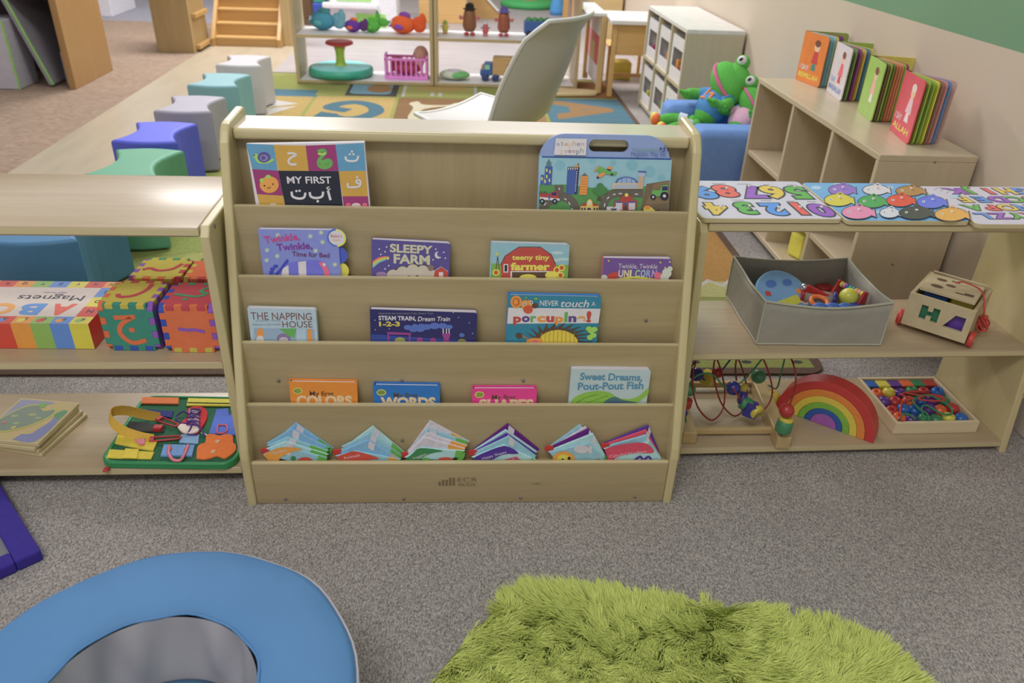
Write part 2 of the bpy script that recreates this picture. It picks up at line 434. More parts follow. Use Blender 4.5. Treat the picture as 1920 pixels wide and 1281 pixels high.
# ================================================================ books on the stand
BFi = BF.inverted()
UPW = V3((0, 0, 1))
class Plane:
    """sloping plane across the stand: passes y0 (stand coords) at height z0 and leans back by s per metre"""
    def __init__(s, y0, z0, lean):
        s.P = BF @ V3((0, y0, z0)); R3 = BF.to_3x3()
        s.X = (R3 @ V3((1, 0, 0))).normalized(); s.Y = (R3 @ V3((0, lean, 1))).normalized(); s.N = s.X.cross(s.Y)
    def hit(s, u, v): return at(u, v, P0=s.P, N=s.N)
class Cover:
    def __init__(s, pl, TL, TR, zbot):
        a = pl.hit(*TL); c = pl.hit(*TR)
        s.w = (c - a).length
        X = (c - a).normalized(); N = pl.N; Y = N.cross(X)
        s.F = frame(a, X, Y)                 # origin top-left, x right, y up, z out of the cover
        s.Fi = s.F.inverted(); s.pl = pl
        s.h = (a.z - zbot) / Y.z
    def q(s, u, v):
        p = s.Fi @ s.pl.hit(u, v); return (p.x, p.y)
    def qs(s, pts): return [s.q(p[0], p[1]) for p in pts]
    def sz(s, px): return px * 0.00101       # photo pixels to metres on the covers (rows differ a little)
POCK = []
for k, z in enumerate(LIPS):
    POCK.append(z)
def pocket_plane(k, gap=0.0045, lean=0.06): return Plane(sl(LIPS[k]) + (0.0155 if k < 3 else 0.022) + gap, LIPS[k], lean)
def scale_of(c, u, v, px=20):
    a = V3(c.q(u, v)); b2 = V3(c.q(u, v + px)); return (b2 - a).length / px
class Art:
    """print on a cover, given at the photo's pixel coordinates of the printed marks"""
    def __init__(s, c, b): s.c = c; s.b = b; s.z = 0.0003
    def lift(s): s.z += 0.00003; return s.z
    def cut(s, po):
        y = -getattr(s.c, 'h', 9) + 0.0005; o = []
        for j in range(len(po)):
            p, r = po[j], po[(j + 1) % len(po)]
            if p[1] >= y: o.append(p)
            if (p[1] - y) * (r[1] - y) < 0:
                k = (y - p[1]) / (r[1] - p[1]); o.append((p[0] + k * (r[0] - p[0]), y))
        return o
    def poly(s, pts, m):
        q = s.cut(s.c.qs(pts))
        if len(q) > 2: s.b.flat(q, m, s.lift(), s.c.F)
    def dot(s, u, v, r, m, ry=None, n=16):
        s.poly(circ(u, v, r, ry, n), m)
    def text(s, t, u0, v, u1, hpx, m, bold=0.0, shear=0.0, dv=0.0):
        a = s.c.q(u0, v); e = s.c.q(u1, v + dv); w = math.hypot(e[0] - a[0], e[1] - a[1]); k = scale_of(s.c, u0, v - hpx, hpx)
        s.b.text(t, a[0], a[1], hpx * k, m, z=s.lift(), w=w, rot=math.atan2(e[1] - a[1], e[0] - a[0]), bold=bold, shear=shear, xf=s.c.F)
    def line(s, pts, wpx, m):
        L = []; Rr = []
        P = [V3((p[0], p[1], 0)) for p in pts]
        for i, p in enumerate(P):
            d = (P[min(i + 1, len(P) - 1)] - P[max(i - 1, 0)]).normalized(); n = V3((-d.y, d.x, 0)) * wpx / 2
            L.append(tuple(p + n)); Rr.append(tuple(p - n))
        for i in range(len(P) - 1): 
            q = s.cut(s.c.qs([L[i], L[i + 1], Rr[i + 1], Rr[i]]))
            if len(q) > 2: s.b.flat(q, m, s.z, s.c.F)
        s.lift()
def P2(pts, n=6): return [(p.x, p.y) for p in spline([(a, b_, 0) for a, b_ in pts], n)]
def colr(*c, **k): return mat(c, k.pop('rough', 0.32), 0.03, 60, **k)

def book(label, k, TL, TR, thick, col, art=None, gap=0.0045, lean=0.06, rad=0.004, hard=None, leaves=4, fan=0.0, group='board books on the display stand', plane=None, zbot=None, spinecol=None):
    pl = plane or pocket_plane(k, gap, lean)
    c = Cover(pl, TL, TR, (LIPS[k] - 0.053) if zbot is None else zbot)
    base = c.F @ V3((c.w / 2, -c.h, -thick / 2))
    t = thing('picture_book', label, 'book', tuple(base), group)
    cm = col
    hw = hard is not None
    o = 0.002 if hw else 0.0
    # front cover, with its print
    b = MB()
    b.prism(rrect(0, -c.h, c.w, 0, rad, 4, (1, 0, 0, 1) if not hw else (1, 1, 1, 1)), -0.0022 if hw else -0.0012, 0, cm, xf=c.F)
    if art:
        b2 = MB(); art(Art(c, b2)); b2.xf = Matrix.Identity(4)
        for m in b2.mats: b.mi(m)
        off = len(b.v); b.v += b2.v; b.f += [[i + off for i in f] for f in b2.f]
        b.fm += [b.mi(b2.mats[i]) for i in b2.fm]; b.sm += b2.sm
    b.build('front_cover', t)
    # pages, each leaf opening a little more towards the fore edge
    b = MB()
    n = leaves; pad = 0.003 if hw else 0.0
    for i in range(n):
        z0 = -0.0013 - (thick - 0.003) * i / n; z1 = z0 - (thick - 0.003) / n * 0.86
        sk = fan * (i + 1) / n
        b.prism(rrect(0.001 + pad, -c.h + 0.002, c.w - 0.0005 - pad, -pad - 0.0003, rad, 4, (1, 0, 0, 1)), z1, z0, M_page, xf=c.F @ R(sk, 'Y'))
    b.build('pages', t)
    b = MB()
    b.prism(rrect(0, -c.h, c.w, 0, rad, 4, (1, 0, 0, 1)), -thick, -thick + 0.0016, hard or cm, xf=c.F @ R(fan, 'Y'))
    b.box((-0.0006, -c.h, -thick), (0.0012, 0, -0.0004), spinecol or hard or cm, xf=c.F)
    b.build('back_cover', t)
    return t, c

CW = colr(205, 200, 205); CDK = colr(34, 38, 54); CMAG = colr(150, 48, 110); CYEL = colr(196, 152, 52); CBLU = colr(88, 148, 185)
CGRN = colr(95, 165, 80); CORG = colr(222, 140, 50); CRED = colr(186, 66, 60); CPUR = colr(92, 70, 140); CNAVY = colr(46, 44, 100)
CPINK = colr(225, 100, 130); CLG = colr(150, 200, 80); CBRN = colr(90, 66, 50); CTEAL = colr(40, 130, 160); CGREY = colr(100, 98, 96)
CSKY = colr(135, 180, 195); CLAV = colr(125, 135, 205); CYB = colr(222, 205, 70)

# ---- Arabic alphabet paperback, top pocket, slightly curved
def art_arabic(a):
    xs = [(462, 484), (521, 533, ), ]
    # grid of coloured squares, rows at the photo's slant
    def cell(p, m): a.poly(p, m)
    cell([(461, 269), (513, 272), (521, 320), (473, 317)], CBLU); cell([(513, 272), (573, 273), (579, 321), (522, 320)], CYEL)
    cell([(573, 273), (629, 271), (635, 321), (579, 321)], CMAG); cell([(629, 271), (682, 268), (686, 320), (635, 321)], CBLU)
    cell([(473, 317), (522, 320), (531, 367), (482, 364)], CMAG); cell([(635, 321), (686, 320), (690, 368), (642, 368)], CYEL)
    cell([(482, 364), (532, 367), (541, 412), (493, 410)], CYEL); cell([(642, 368), (690, 368), (694, 412), (648, 412)], CMAG)
    cell([(522, 320), (635, 321), (646, 412), (540, 412)], CDK)
    sn = CLG
    a.poly(P2([(475, 293), (479, 288), (486, 291), (489, 298), (500, 303), (512, 297), (513, 301), (503, 306), (486, 306), (479, 299)]), sn)
    a.dot(495, 295, 12, CPUR, 10); a.dot(495, 296, 8, colr(120, 125, 175), 6.5); a.dot(494, 296, 4, CPUR, 3.5)
    a.dot(477, 291, 1.3, CDK)
    a.line(P2([(539, 288), (547, 287), (555, 290), (545, 296), (541, 303), (546, 308), (556, 308)]), 4, CW)
    a.line(P2([(596, 285), (604, 282), (610, 285), (604, 293), (598, 302), (600, 311), (610, 314), (620, 309), (618, 301), (608, 302)]), 7, CGRN)
    a.line(P2([(596, 288), (606, 289), (611, 286)]), 4, colr(170, 205, 80)); a.dot(606, 307, 11, CGRN, 7)
    a.line(P2([(598, 306), (606, 311), (616, 306)]), 2, colr(170, 205, 80))
    a.line(P2([(648, 293), (650, 300), (660, 302), (669, 300), (672, 292)]), 4, CW)
    for d in ((656, 289), (663, 289), (660, 284)): a.dot(d[0], d[1], 2.2, CW)
    a.dot(505, 346, 18, colr(225, 150, 60), 16); a.dot(503, 331, 5, CLG, 3.4); a.dot(491, 338, 4, CLG, 4)
    a.dot(496, 348, 1.6, CDK); a.dot(512, 345, 1.6, CDK); a.line(P2([(501, 351), (504, 353), (508, 350)], 4), 1.2, CDK)
    a.line(P2([(652, 343), (653, 350), (662, 351), (674, 349), (676, 340), (671, 337), (668, 341), (674, 345)]), 3.8, CW); a.dot(670, 332, 2.2, CW)
    a.text('MY FIRST', 539, 343.5, 622, 13, CW, bold=0.02)
    a.line(P2([(547, 359), (549, 368), (560, 372), (570, 370), (573, 361)]), 4.4, CW); a.dot(556, 358, 2.3, CW); a.dot(562, 357.5, 2.3, CW)
    a.line(P2([(581, 360), (583, 368), (593, 371), (604, 368), (606, 359)]), 4.4, CW); a.dot(596, 377, 2.5, CW)
    a.line([(615, 357), (620, 375)], 4.6, CW); a.line(P2([(618, 350), (613, 352), (616, 355), (620, 354)], 3), 2, CW)
    a.dot(512, 384, 7, CW, 3)
    a.dot(653, 384, 5, CPINK, 4); a.dot(668, 386, 9, colr(230, 190, 200), 6); a.dot(684, 384, 5, CPINK, 4)
book('square paperback of Arabic letters in coloured squares reading MY FIRST', 0, (462, 270), (683, 267), 0.009, CW, art_arabic, lean=0.05, rad=0.0008, leaves=3, fan=0.02,
     spinecol=CW)

# ---- magnetic play set with carrying handle
def play_set():
    pl = Plane(sl(LIPS[0]) + 0.030, LIPS[0], 0.19)
    c = Cover(pl, (1012, 250), (1260, 255), LIPS[0] - 0.06)
    t = thing('magnetic_play_set', 'blue board folder with a handle hole and a printed town, top right of the stand', 'toy folder', tuple(c.F @ V3((c.w / 2, -c.h, 0))))
    k = c.w / 248
    # outline with a handle slot, built as two halves sharing the slot
    xl, xr = 0, c.w
    hx0, hx1 = c.q(1104, 273)[0], c.q(1179, 275)[0]; hy1 = c.q(1140, 262)[1]; hy0 = c.q(1140, 285)[1]; hr = (hy1 - hy0) / 2
    def arc(cx, cy, r, a0, a1, n=8): return [(cx + r * math.cos(a0 + (a1 - a0) * i / n), cy + r * math.sin(a0 + (a1 - a0) * i / n)) for i in range(n + 1)]
    ym = (hy0 + hy1) / 2; rc = 0.05; xm = (hx0 + hx1) / 2
    top = [(xm, -c.h), (xm, ym - hr)] + arc(hx0 + hr, ym, hr, -PI / 2, -1.5 * PI) + [(xm, ym + hr), (xm, 0)] + arc(rc, -rc, rc, PI / 2, PI) + [(0, -c.h)]
    bot = [(xm, -c.h), (xr, -c.h)] + arc(xr - rc, -rc, rc, 0, PI / 2) + [(xm, 0), (xm, ym + hr)] + arc(hx1 - hr, ym, hr, PI / 2, -PI / 2) + [(xm, ym - hr)]
    pale = colr(132, 152, 200, rough=0.4)
    b = MB()
    b.prism(top, -0.010, 0, pale, xf=c.F); b.prism(bot, -0.010, 0, pale, xf=c.F)
    b.build('board', t)
    b = MB(); a = Art(c, b)
    a.poly([(1011, 292), (1260, 297), (1252, 412), (1009, 410)], CSKY)
    for (u, v, r) in ((1050, 310, 10), (1110, 300, 7), (1185, 310, 11), (1218, 322, 11), (1080, 330, 9), (1150, 305, 6), (1240, 335, 8)): a.dot(u, v, r, colr(118, 172, 190))
    a.line([(1016, 294), (1259, 298.5)], 3, colr(48, 80, 150))
    g1 = colr(76, 140, 72)
    a.poly([(1011, 346), (1060, 346), (1110, 352), (1140, 356), (1205, 350), (1255, 342), (1252, 412), (1009, 412)], g1)
    brn = colr(112, 92, 70)
    a.poly([(1212, 345), (1256, 338), (1252, 412), (1196, 412)], brn); a.poly([(1226, 345), (1256, 339), (1254, 380), (1210, 384)], colr(128, 106, 76))
    rd = colr(96, 90, 80)
    a.line(P2([(1048, 347), (1049, 362), (1055, 368), (1068, 374), (1078, 388), (1082, 410)]), 17, rd); a.line(P2([(1012, 402), (1022, 386), (1038, 374), (1052, 370)]), 14, rd)
    a.line(P2([(1130, 410), (1132, 384), (1142, 368), (1162, 362), (1206, 363)]), 16, rd)
    for (p, q2) in (((1048, 352), (1049, 356)), ((1058, 372), (1062, 375)), ((1066, 379), (1069, 384)), ((1072, 390), (1074, 395)), ((1020, 385), (1024, 380)), ((1133, 388), (1134, 381)), ((1138, 373), (1142, 369)), ((1149, 365), (1154, 364)), ((1160, 363), (1166, 363)), ((1190, 364), (1196, 364))): a.line([p, q2], 2, CW)
    a.dot(1044, 396, 17, g1, 10)
    bl = colr(60, 88, 160)
    a.poly([(1022, 312), (1036, 312), (1034, 347), (1020, 347)], bl); a.poly([(1025, 303), (1033, 303), (1034, 312), (1024, 312)], colr(80, 120, 130)); a.line([(1029, 299), (1029, 304)], 2, CBRN)
    a.poly([(1014, 328), (1020, 328), (1019, 346), (1013, 346)], bl)
    for (u, v) in ((1025, 319), (1031, 322), (1025, 331), (1030, 338), (1016, 335), (1022, 340)): a.poly([(u - 1.3, v - 3), (u + 1.3, v - 3), (u + 1.3, v + 3), (u - 1.3, v + 3)], CYB)
    a.poly([(1064, 316), (1080, 316), (1077, 364), (1061, 364)], bl); a.poly([(1080, 314), (1086, 314), (1082, 364), (1077, 364)], CNAVY)
    a.poly([(1064, 313), (1086, 313), (1086, 318), (1064, 318)], CDK)
    for i in range(5): a.poly([(1065 + i * 4, 314), (1067 + i * 4, 314), (1067 + i * 4, 318), (1065 + i * 4, 318)], CW)
    for i in range(10): a.poly([(1080.4 - i * .28, 321 + i * 4), (1082.2 - i * .28, 321 + i * 4), (1082 - i * .28, 323 + i * 4), (1080.2 - i * .28, 323 + i * 4)], CW)
    a.poly([(1074, 313), (1085, 313), (1085, 309), (1080, 310)], CORG); a.line([(1084, 306), (1084, 310)], 2, CBRN)
    a.poly([(1089, 330), (1103, 330), (1100, 365), (1086, 365)], CORG); a.poly([(1090, 330), (1096, 324), (1102, 330)], CGREY)
    for i in range(6): a.line([(1088.5, 335 + i * 5), (1101, 335 + i * 5)], 0.9, colr(180, 105, 50))
    a.poly(P2([(1116, 319), (1121, 312), (1132, 315), (1145, 322), (1156, 322), (1152, 329), (1138, 327), (1124, 324), (1116, 319)]), CGRN)
    a.poly([(1136, 318), (1142, 311), (1148, 313), (1146, 319)], CORG); a.poly([(1138, 316), (1146, 318), (1144, 320), (1137, 318)], CDK)
    a.poly([(1120, 328), (1130, 323), (1136, 325), (1126, 333), (1119, 334)], CORG); a.poly([(1119, 330), (1124, 332), (1121, 335), (1118, 334)], CNAVY); a.line([(1113, 322), (1123, 311)], 2, CORG); a.dot(1147, 327, 3, CNAVY, 2)
    a.poly(P2([(1153, 343), (1158, 335), (1174, 331), (1190, 335), (1196, 343)], 5), colr(70, 100, 165)); a.poly(P2([(1157, 343), (1161, 337), (1174, 333), (1188, 337), (1192, 343)], 5), colr(140, 165, 205))
    for u in (1166, 1175, 1184): a.line([(u, 334), (u - 1, 343)], 1, colr(70, 100, 165))
    a.poly([(1148, 343), (1206, 343), (1203, 354), (1147, 354)], colr(196, 176, 140)); a.poly([(1152, 346), (1196, 346), (1195, 353), (1151, 353)], colr(160, 170, 190))
    a.poly([(1198, 326), (1207, 326), (1205, 354), (1195, 354)], colr(190, 160, 130)); a.poly([(1196, 321), (1211, 322), (1208, 331), (1197, 331)], colr(165, 175, 200)); a.poly([(1196, 320), (1211, 321), (1211, 324), (1196, 323)], bl)
    a.poly([(1123, 360), (1126, 360), (1127, 376), (1119, 376)], CBRN)
    for (u, v, r) in ((1125, 350, 7), (1117, 357, 6), (1132, 357, 7), (1124, 362, 6)): a.dot(u, v, r, colr(60, 125, 65))
    red = colr(168, 58, 52)
    a.poly([(1031, 362), (1045, 357), (1048, 374), (1012, 372), (1012, 362)], red); a.poly([(1034, 361), (1043, 360), (1043, 366), (1034, 366)], CNAVY)
    a.poly([(1012, 369), (1049, 372), (1049, 376), (1012, 374)], CW); a.poly([(1028, 364), (1031, 364), (1031, 374), (1028, 374)], bl)
    for u in (1016, 1040): a.dot(u, 377, 5, CDK); a.dot(u, 377, 2, CSKY)
    for i in range(4): a.line([(1012 + i * 4, 358), (1012 + i * 4, 364)], 0.8, CDK)
    # tractor, school, fire station, ambulance, digger
    a.poly([(1222, 356), (1236, 356), (1240, 347), (1252, 346), (1251, 368), (1221, 368)], CGRN); a.poly([(1241, 349), (1251, 349), (1251, 357), (1240, 357)], CNAVY)
    a.dot(1224, 369, 5, CDK); a.dot(1224, 369, 2, CW); a.dot(1245, 367, 8, CDK); a.dot(1245, 367, 3, CW)
    a.poly([(1088, 386), (1122, 386), (1121, 402), (1087, 402)], colr(214, 180, 90)); a.poly([(1088, 386), (1092, 381), (1119, 381), (1122, 386)], red)
    a.poly(P2([(1099, 392), (1100, 378), (1105, 373), (1110, 378), (1111, 392)], 4), colr(224, 190, 90)); a.dot(1105, 380, 3, CW); a.dot(1104, 394, 4, CNAVY, 5)
    for u in (1091, 1096, 1114, 1119): a.poly([(u - 1.4, 389), (u + 1.4, 389), (u + 1.4, 400), (u - 1.4, 400)], CNAVY)
    a.poly([(1152, 375), (1194, 375), (1192, 394), (1150, 393)], red); a.poly([(1160, 375), (1166, 366), (1182, 366), (1188, 375)], red); a.dot(1174, 365, 3.4, CYB)
    for u in (1154, 1178): a.poly([(u, 377), (u + 12, 377), (u + 12, 393), (u, 393)], colr(190, 190, 200)); a.poly([(u, 377), (u + 12, 377), (u + 12, 380), (u, 380)], bl)
    a.dot(1172, 382, 3, bl); a.poly([(1169, 385), (1175, 385), (1175, 393), (1169, 393)], CBRN)
    a.poly([(1137, 387), (1162, 387), (1161, 406), (1136, 406)], CW)
    for ang in (0, PI / 3, 2 * PI / 3): a.line([(1150 - 6 * math.sin(ang), 394 - 6 * math.cos(ang)), (1150 + 6 * math.sin(ang), 394 + 6 * math.cos(ang))], 2.6, CNAVY)
    a.poly([(1206, 388), (1220, 388), (1228, 395), (1228, 404), (1206, 404)], CYB); a.poly([(1208, 385), (1218, 385), (1218, 392), (1208, 392)], CORG); a.poly([(1230, 395), (1235, 392), (1235, 402), (1230, 400)], CNAVY)
    # brand tag and title
    a.poly([(1042, 259), (1100, 260), (1098, 291), (1038, 290)], CW)
    cl = [colr(130, 130, 150), colr(140, 150, 130), colr(200, 110, 80), colr(214, 176, 90), colr(190, 150, 100), colr(110, 110, 140), colr(200, 130, 140)]
    for i, ch in enumerate('stephen'):
        a.text(ch, 1043 + i * 7.6, 273 + (2 if ch == 'p' else 0), 1049 + i * 7.6, 8 if ch not in 'pht' else 10, cl[i % 7])
    for i, ch in enumerate('joseph'):
        a.text(ch, 1050 + i * 7.4, 286 + (2 if ch in 'pj' else 0), (1053 if ch == 'j' else 1056) + i * 7.4, 8 if ch in 'ose' else 10, cl[(i + 3) % 7])
    a.text('Transportation', 1184, 283, 1233, 6.5, colr(105, 150, 125)); a.text('Magnetic Play Set', 1182, 292, 1248, 8, colr(85, 105, 160))
    a.line(P2([(1236, 281), (1238, 276), (1240, 281)], 3), 1.5, CNAVY); a.line(P2([(1242, 279), (1246, 276), (1244, 283), (1241, 285)], 3), 1.5, CNAVY); a.line(P2([(1249, 277), (1251, 281), (1249, 283)], 3), 1.5, CNAVY); a.dot(1246, 273, 1, CNAVY)
    b.build('printed_scene', t)
play_set()

# ---- second pocket
def stars(a, pts, m, r=2):
    for u, v in pts: a.poly(star(u, v, r), m)
def art_twinkle(a):
    for (u, v) in ((521, 441), (582, 443), (602, 436), (605, 454), (501, 469), (520, 480), (500, 488), (628, 496), (592, 470)): a.dot(u, v, 5, colr(150, 165, 195)); a.dot(u, v, 2.4, colr(190, 205, 150))
    pk = colr(196, 60, 130); pu = colr(130, 50, 150)
    a.text('Twinkle,', 497, 456, 563, 13, pk, bold=0.02, dv=-7); a.text('Twinkle,', 520, 470, 586, 13, pu, bold=0.02, dv=-4)
    a.text('Time for Bed', 548, 480, 618, 9, colr(110, 60, 110), bold=0.015, dv=3)
    a.poly(P2([(525, 520), (530, 500), (548, 492), (590, 488), (606, 492), (616, 506), (621, 522)]), colr(110, 110, 210))
    for p in ([(530, 503), (541, 497), (542, 522), (527, 522)], [(559, 491), (574, 489), (575, 522), (561, 522)]): a.poly(p, CW)
    a.poly([(597, 492), (607, 491), (616, 505), (621, 522), (610, 522), (606, 505)], CPINK); a.dot(608, 496, 3, CW)
    dk = colr(60, 70, 180)
    a.line(P2([(512, 520), (524, 508), (534, 495), (540, 487)]), 5, dk)
    for (u, v) in ((517, 499), (511, 504), (509, 510), (508, 516)): a.dot(u, v, 4.5, dk, 3)
t_, c_ = book('pale blue board book titled Twinkle, Twinkle, Time for Bed, with round coloured index tabs', 1, (484, 430), (633, 432), 0.012, CLAV, art_twinkle, leaves=4)
tabs = [((631, 446), 17, CW), ((634, 480), 16, colr(70, 90, 190)), ((636, 510), 16, CYB), ((637, 532), 14, CRED)]
for i, ((u, v), r, m) in enumerate(tabs):
    b = MB(); x, y = c_.q(u, v); k = scale_of(c_, u, v)
    zz = -0.0015 - 0.0022 * i if i else 0.0004
    b.prism(circ(x, y, r * k), zz - 0.0016, zz, m if i else colr(80, 110, 190), xf=c_.F)
    if not i:
        b.flat(circ(x, y, r * k * 0.8), CW, zz + 0.0002, c_.F); b.flat(circ(x, y, r * k * 0.98, n=12, a0=-PI / 2, a1=PI / 2), CYB, zz + 0.0001, c_.F)
        b.text("Baby's", x, y + 0.001, 0.0065, CRED, z=zz + 0.0004, align='CENTER', w=0.021, xf=c_.F); b.text('readers', x, y - 0.006, 0.004, CORG, z=zz + 0.0004, align='CENTER', w=0.016, xf=c_.F)
    b.build('index_tab', t_)
def art_sleepy(a):
    cr = colr(196, 190, 160)
    a.text('SLEEPY', 731, 472, 811, 15, cr, bold=0.035, dv=4); a.text('FARM', 738, 493, 806, 17, cr, bold=0.04, dv=3)
    for i, m in enumerate((CPINK, CORG, CYB, CLG, CSKY)): a.line(P2([(699, 491 + i * 2.6), (710, 484 + i * 2), (724, 481 + i * 1.3)]), 2.6, m)
    a.poly(star(727, 484, 4.5), CYB); a.dot(822, 478, 7, CW); a.dot(825.5, 476, 6, colr(92, 78, 150))
    for (u, v) in ((711, 467), (722, 472), (714, 477), (725, 463), (729, 498), (817, 467), (835, 484), (832, 473), (812, 487), (722, 504)): a.dot(u, v, 1.5, CW)
    for (u, v, r) in ((737, 517, 12), (755, 511, 12), (774, 507, 12), (793, 509, 12), (808, 516, 11)): a.dot(u, v, r + 1.2, CBRN)
    for (u, v, r) in ((737, 517, 12), (755, 511, 12), (774, 507, 12), (793, 509, 12), (808, 516, 11)): a.dot(u, v, r, colr(190, 180, 165))
    a.poly([(813, 524), (815, 508), (827, 500), (839, 508), (842, 524)], CRED); a.line([(813, 509), (827, 500), (840, 509)], 1.6, CW); a.poly([(823, 510), (831, 510), (831, 518), (823, 518)], CW); a.dot(808, 502, 6, colr(130, 110, 100)); a.dot(715, 514, 10, colr(150, 120, 170), 5)
book('purple board book titled SLEEPY FARM with a rainbow star, beside the one with round tabs', 1, (697, 449), (845, 457), 0.0125, colr(88, 76, 146), art_sleepy, fan=0.02, rad=0.006)
def art_teeny(a):
    a.poly([(921, 454), (1068, 459), (1066, 500), (921, 498)], CSKY); a.poly([(921, 494), (1066, 497), (1064, 530), (920, 530)], colr(120, 165, 70))
    for (u, v) in ((1045, 474), (1055, 486), (1040, 488)): a.dot(u, v, 12, colr(175, 200, 205), 3)
    a.poly([(939, 496), (947, 480), (973, 464), (1013, 464), (1034, 478), (1042, 496), (1040, 530), (940, 530)], CRED); a.line([(939, 496), (947, 480), (973, 463), (1013, 463), (1034, 478), (1042, 496)], 1.6, colr(90, 80, 60))
    a.text('teeny tiny', 960, 487, 1030, 9.5, CYB, bold=0.03); a.text('farmer', 957, 506, 1031, 13.5, CYB, bold=0.045)
    a.poly([(944, 495), (953, 495), (953, 511), (944, 511)], CW); a.poly([(946, 497), (951, 497), (951, 509), (946, 509)], CDK); a.line([(946, 497), (951, 509)], 2, CW)
    a.poly([(957, 508), (1030, 508), (1030, 530), (957, 530)], CW); a.poly([(960, 510), (1027, 510), (1027, 530), (960, 530)], CBRN); a.dot(990, 520, 16, CYB, 6)
    for (u, v) in ((930, 511), (1053, 502), (1051, 516), (1044, 506)): a.dot(u, v, 6.5, CYB); a.dot(u, v, 4, colr(190, 80, 50))
    a.dot(1034, 516, 12, CYB, 8); a.line([(930, 505), (933, 480)], 1.2, CBRN); a.line([(936, 505), (933, 480)], 1.2, CBRN); a.poly(star(932, 476, 6, 6, 0.4), colr(190, 200, 110))
book('board book titled teeny tiny farmer showing a red barn', 1, (921, 455), (1068, 460), 0.0125, CSKY, art_teeny, fan=0.02, rad=0.006)
def art_unicorn(a):
    a.text('Twinkle, Twinkle', 1159, 503, 1232, 9, CW, dv=1); 
    for i, m in enumerate((CW, colr(225, 205, 150), colr(205, 215, 150), colr(150, 205, 150), colr(150, 195, 210), colr(150, 170, 215), colr(180, 160, 210))):
        u = 1159 + i * 10.4; a.text('UNICORN'[i], u, 519, u + (3.5 if i == 2 else 9), 13, m, bold=0.03)
    a.poly(P2([(1132, 530), (1140, 515), (1158, 510), (1158, 530)], 4), CRED); a.poly(P2([(1228, 530), (1228, 511), (1242, 514), (1254, 530)], 4), CPINK); a.line(P2([(1146, 526), (1190, 520), (1236, 526)], 5), 4, CYB)
    for (u, v, r) in ((1133, 521, 6), (1250, 512, 9), (1256, 504, 5), (1246, 520, 8)): a.dot(u, v, r, colr(195, 200, 190))
    stars(a, [(1141, 489), (1256, 491), (1247, 502), (1238, 492)], CYB, 2.5)
book('small purple board book titled Twinkle, Twinkle UNICORN at the right end of its tier', 1, (1132, 484), (1261, 486), 0.014, colr(110, 78, 150), art_unicorn, fan=0.02, rad=0.006, spinecol=CPINK)

# ---- third pocket
def art_napping(a):
    bn = colr(120, 76, 70)
    a.text('THE NAPPING', 471, 599, 585, 14, bn, dv=1.5); a.text('HOUSE', 530, 614, 586, 12, bn)
    a.text('by AUDREY WOOD', 480, 603, 526, 3.6, colr(120, 130, 150)); a.text('illustrated by DON WOOD', 474, 610, 526, 3.4, colr(120, 130, 150))
    a.poly([(476, 615), (588, 617), (592, 660), (478, 660)], colr(140, 165, 190)); a.dot(488, 628, 7, CORG, 13); a.dot(532, 634, 13, colr(130, 110, 160), 9); a.dot(532, 638, 9, colr(190, 180, 190), 6)
    a.poly([(524, 616), (556, 616), (552, 634), (540, 630)], CGRN); a.poly([(556, 617), (574, 617), (574, 650), (556, 650)], colr(165, 190, 205)); a.poly([(576, 617), (584, 617), (587, 650), (578, 650)], CORG)
    a.dot(488, 637, 7, CW, 8)
book('pale blue board book titled THE NAPPING HOUSE', 2, (464, 578), (592, 581), 0.013, colr(165, 188, 200), art_napping, leaves=6, rad=0.005)
def art_steam(a):
    a.text('Inspired by the book Steam Train, Dream Train', 710, 589, 812, 3, colr(150, 150, 130))
    a.text('STEAM TRAIN,', 710, 600, 780, 8, CW, bold=0.03, dv=1); a.text('Dream Train', 783, 602, 844, 8.5, CW, shear=0.25, bold=0.015); a.text('1-2-3', 711, 611.5, 750, 8.5, colr(210, 190, 70), bold=0.045)
    for (u, v, r) in ((765, 614, 8), (775, 618, 8), (788, 617, 9), (800, 613, 9), (815, 611, 10), (830, 611, 9), (842, 613, 7), (790, 611, 7), (778, 611, 6)): a.dot(u, v, r, colr(85, 110, 190), r * 0.6)
    a.poly([(696, 626), (894, 640), (894, 660), (696, 660)], colr(50, 70, 150))
    mg = colr(150, 60, 140)
    a.poly([(726, 622), (771, 624), (771, 628), (726, 627)], mg); a.line([(728, 627), (729, 645)], 3, mg); a.line([(768, 627), (768, 645)], 3, mg)
    a.poly([(828, 625), (846, 625), (842, 634), (843, 650), (830, 650), (832, 634)], mg); a.line([(831, 616), (831, 625)], 2, CW); a.line([(837, 616), (837, 625)], 2, CW); a.line([(842, 616), (842, 625)], 2, CW)
    a.dot(787, 638, 6, mg); a.dot(812, 639, 6, mg); a.dot(750, 638, 10, colr(150, 150, 80), 6); a.dot(866, 640, 8, colr(130, 130, 70), 5); a.dot(866, 628, 5, colr(80, 110, 180), 4)
    for (u, v) in ((703, 600), (704, 618), (860, 595), (880, 605), (886, 625), (850, 586), (730, 616)): a.dot(u, v, 0.9, CW)
book('wide navy board book titled STEAM TRAIN, Dream Train 1-2-3', 2, (694, 580), (895, 587), 0.013, CNAVY, art_steam, fan=0.02, rad=0.005, leaves=4)
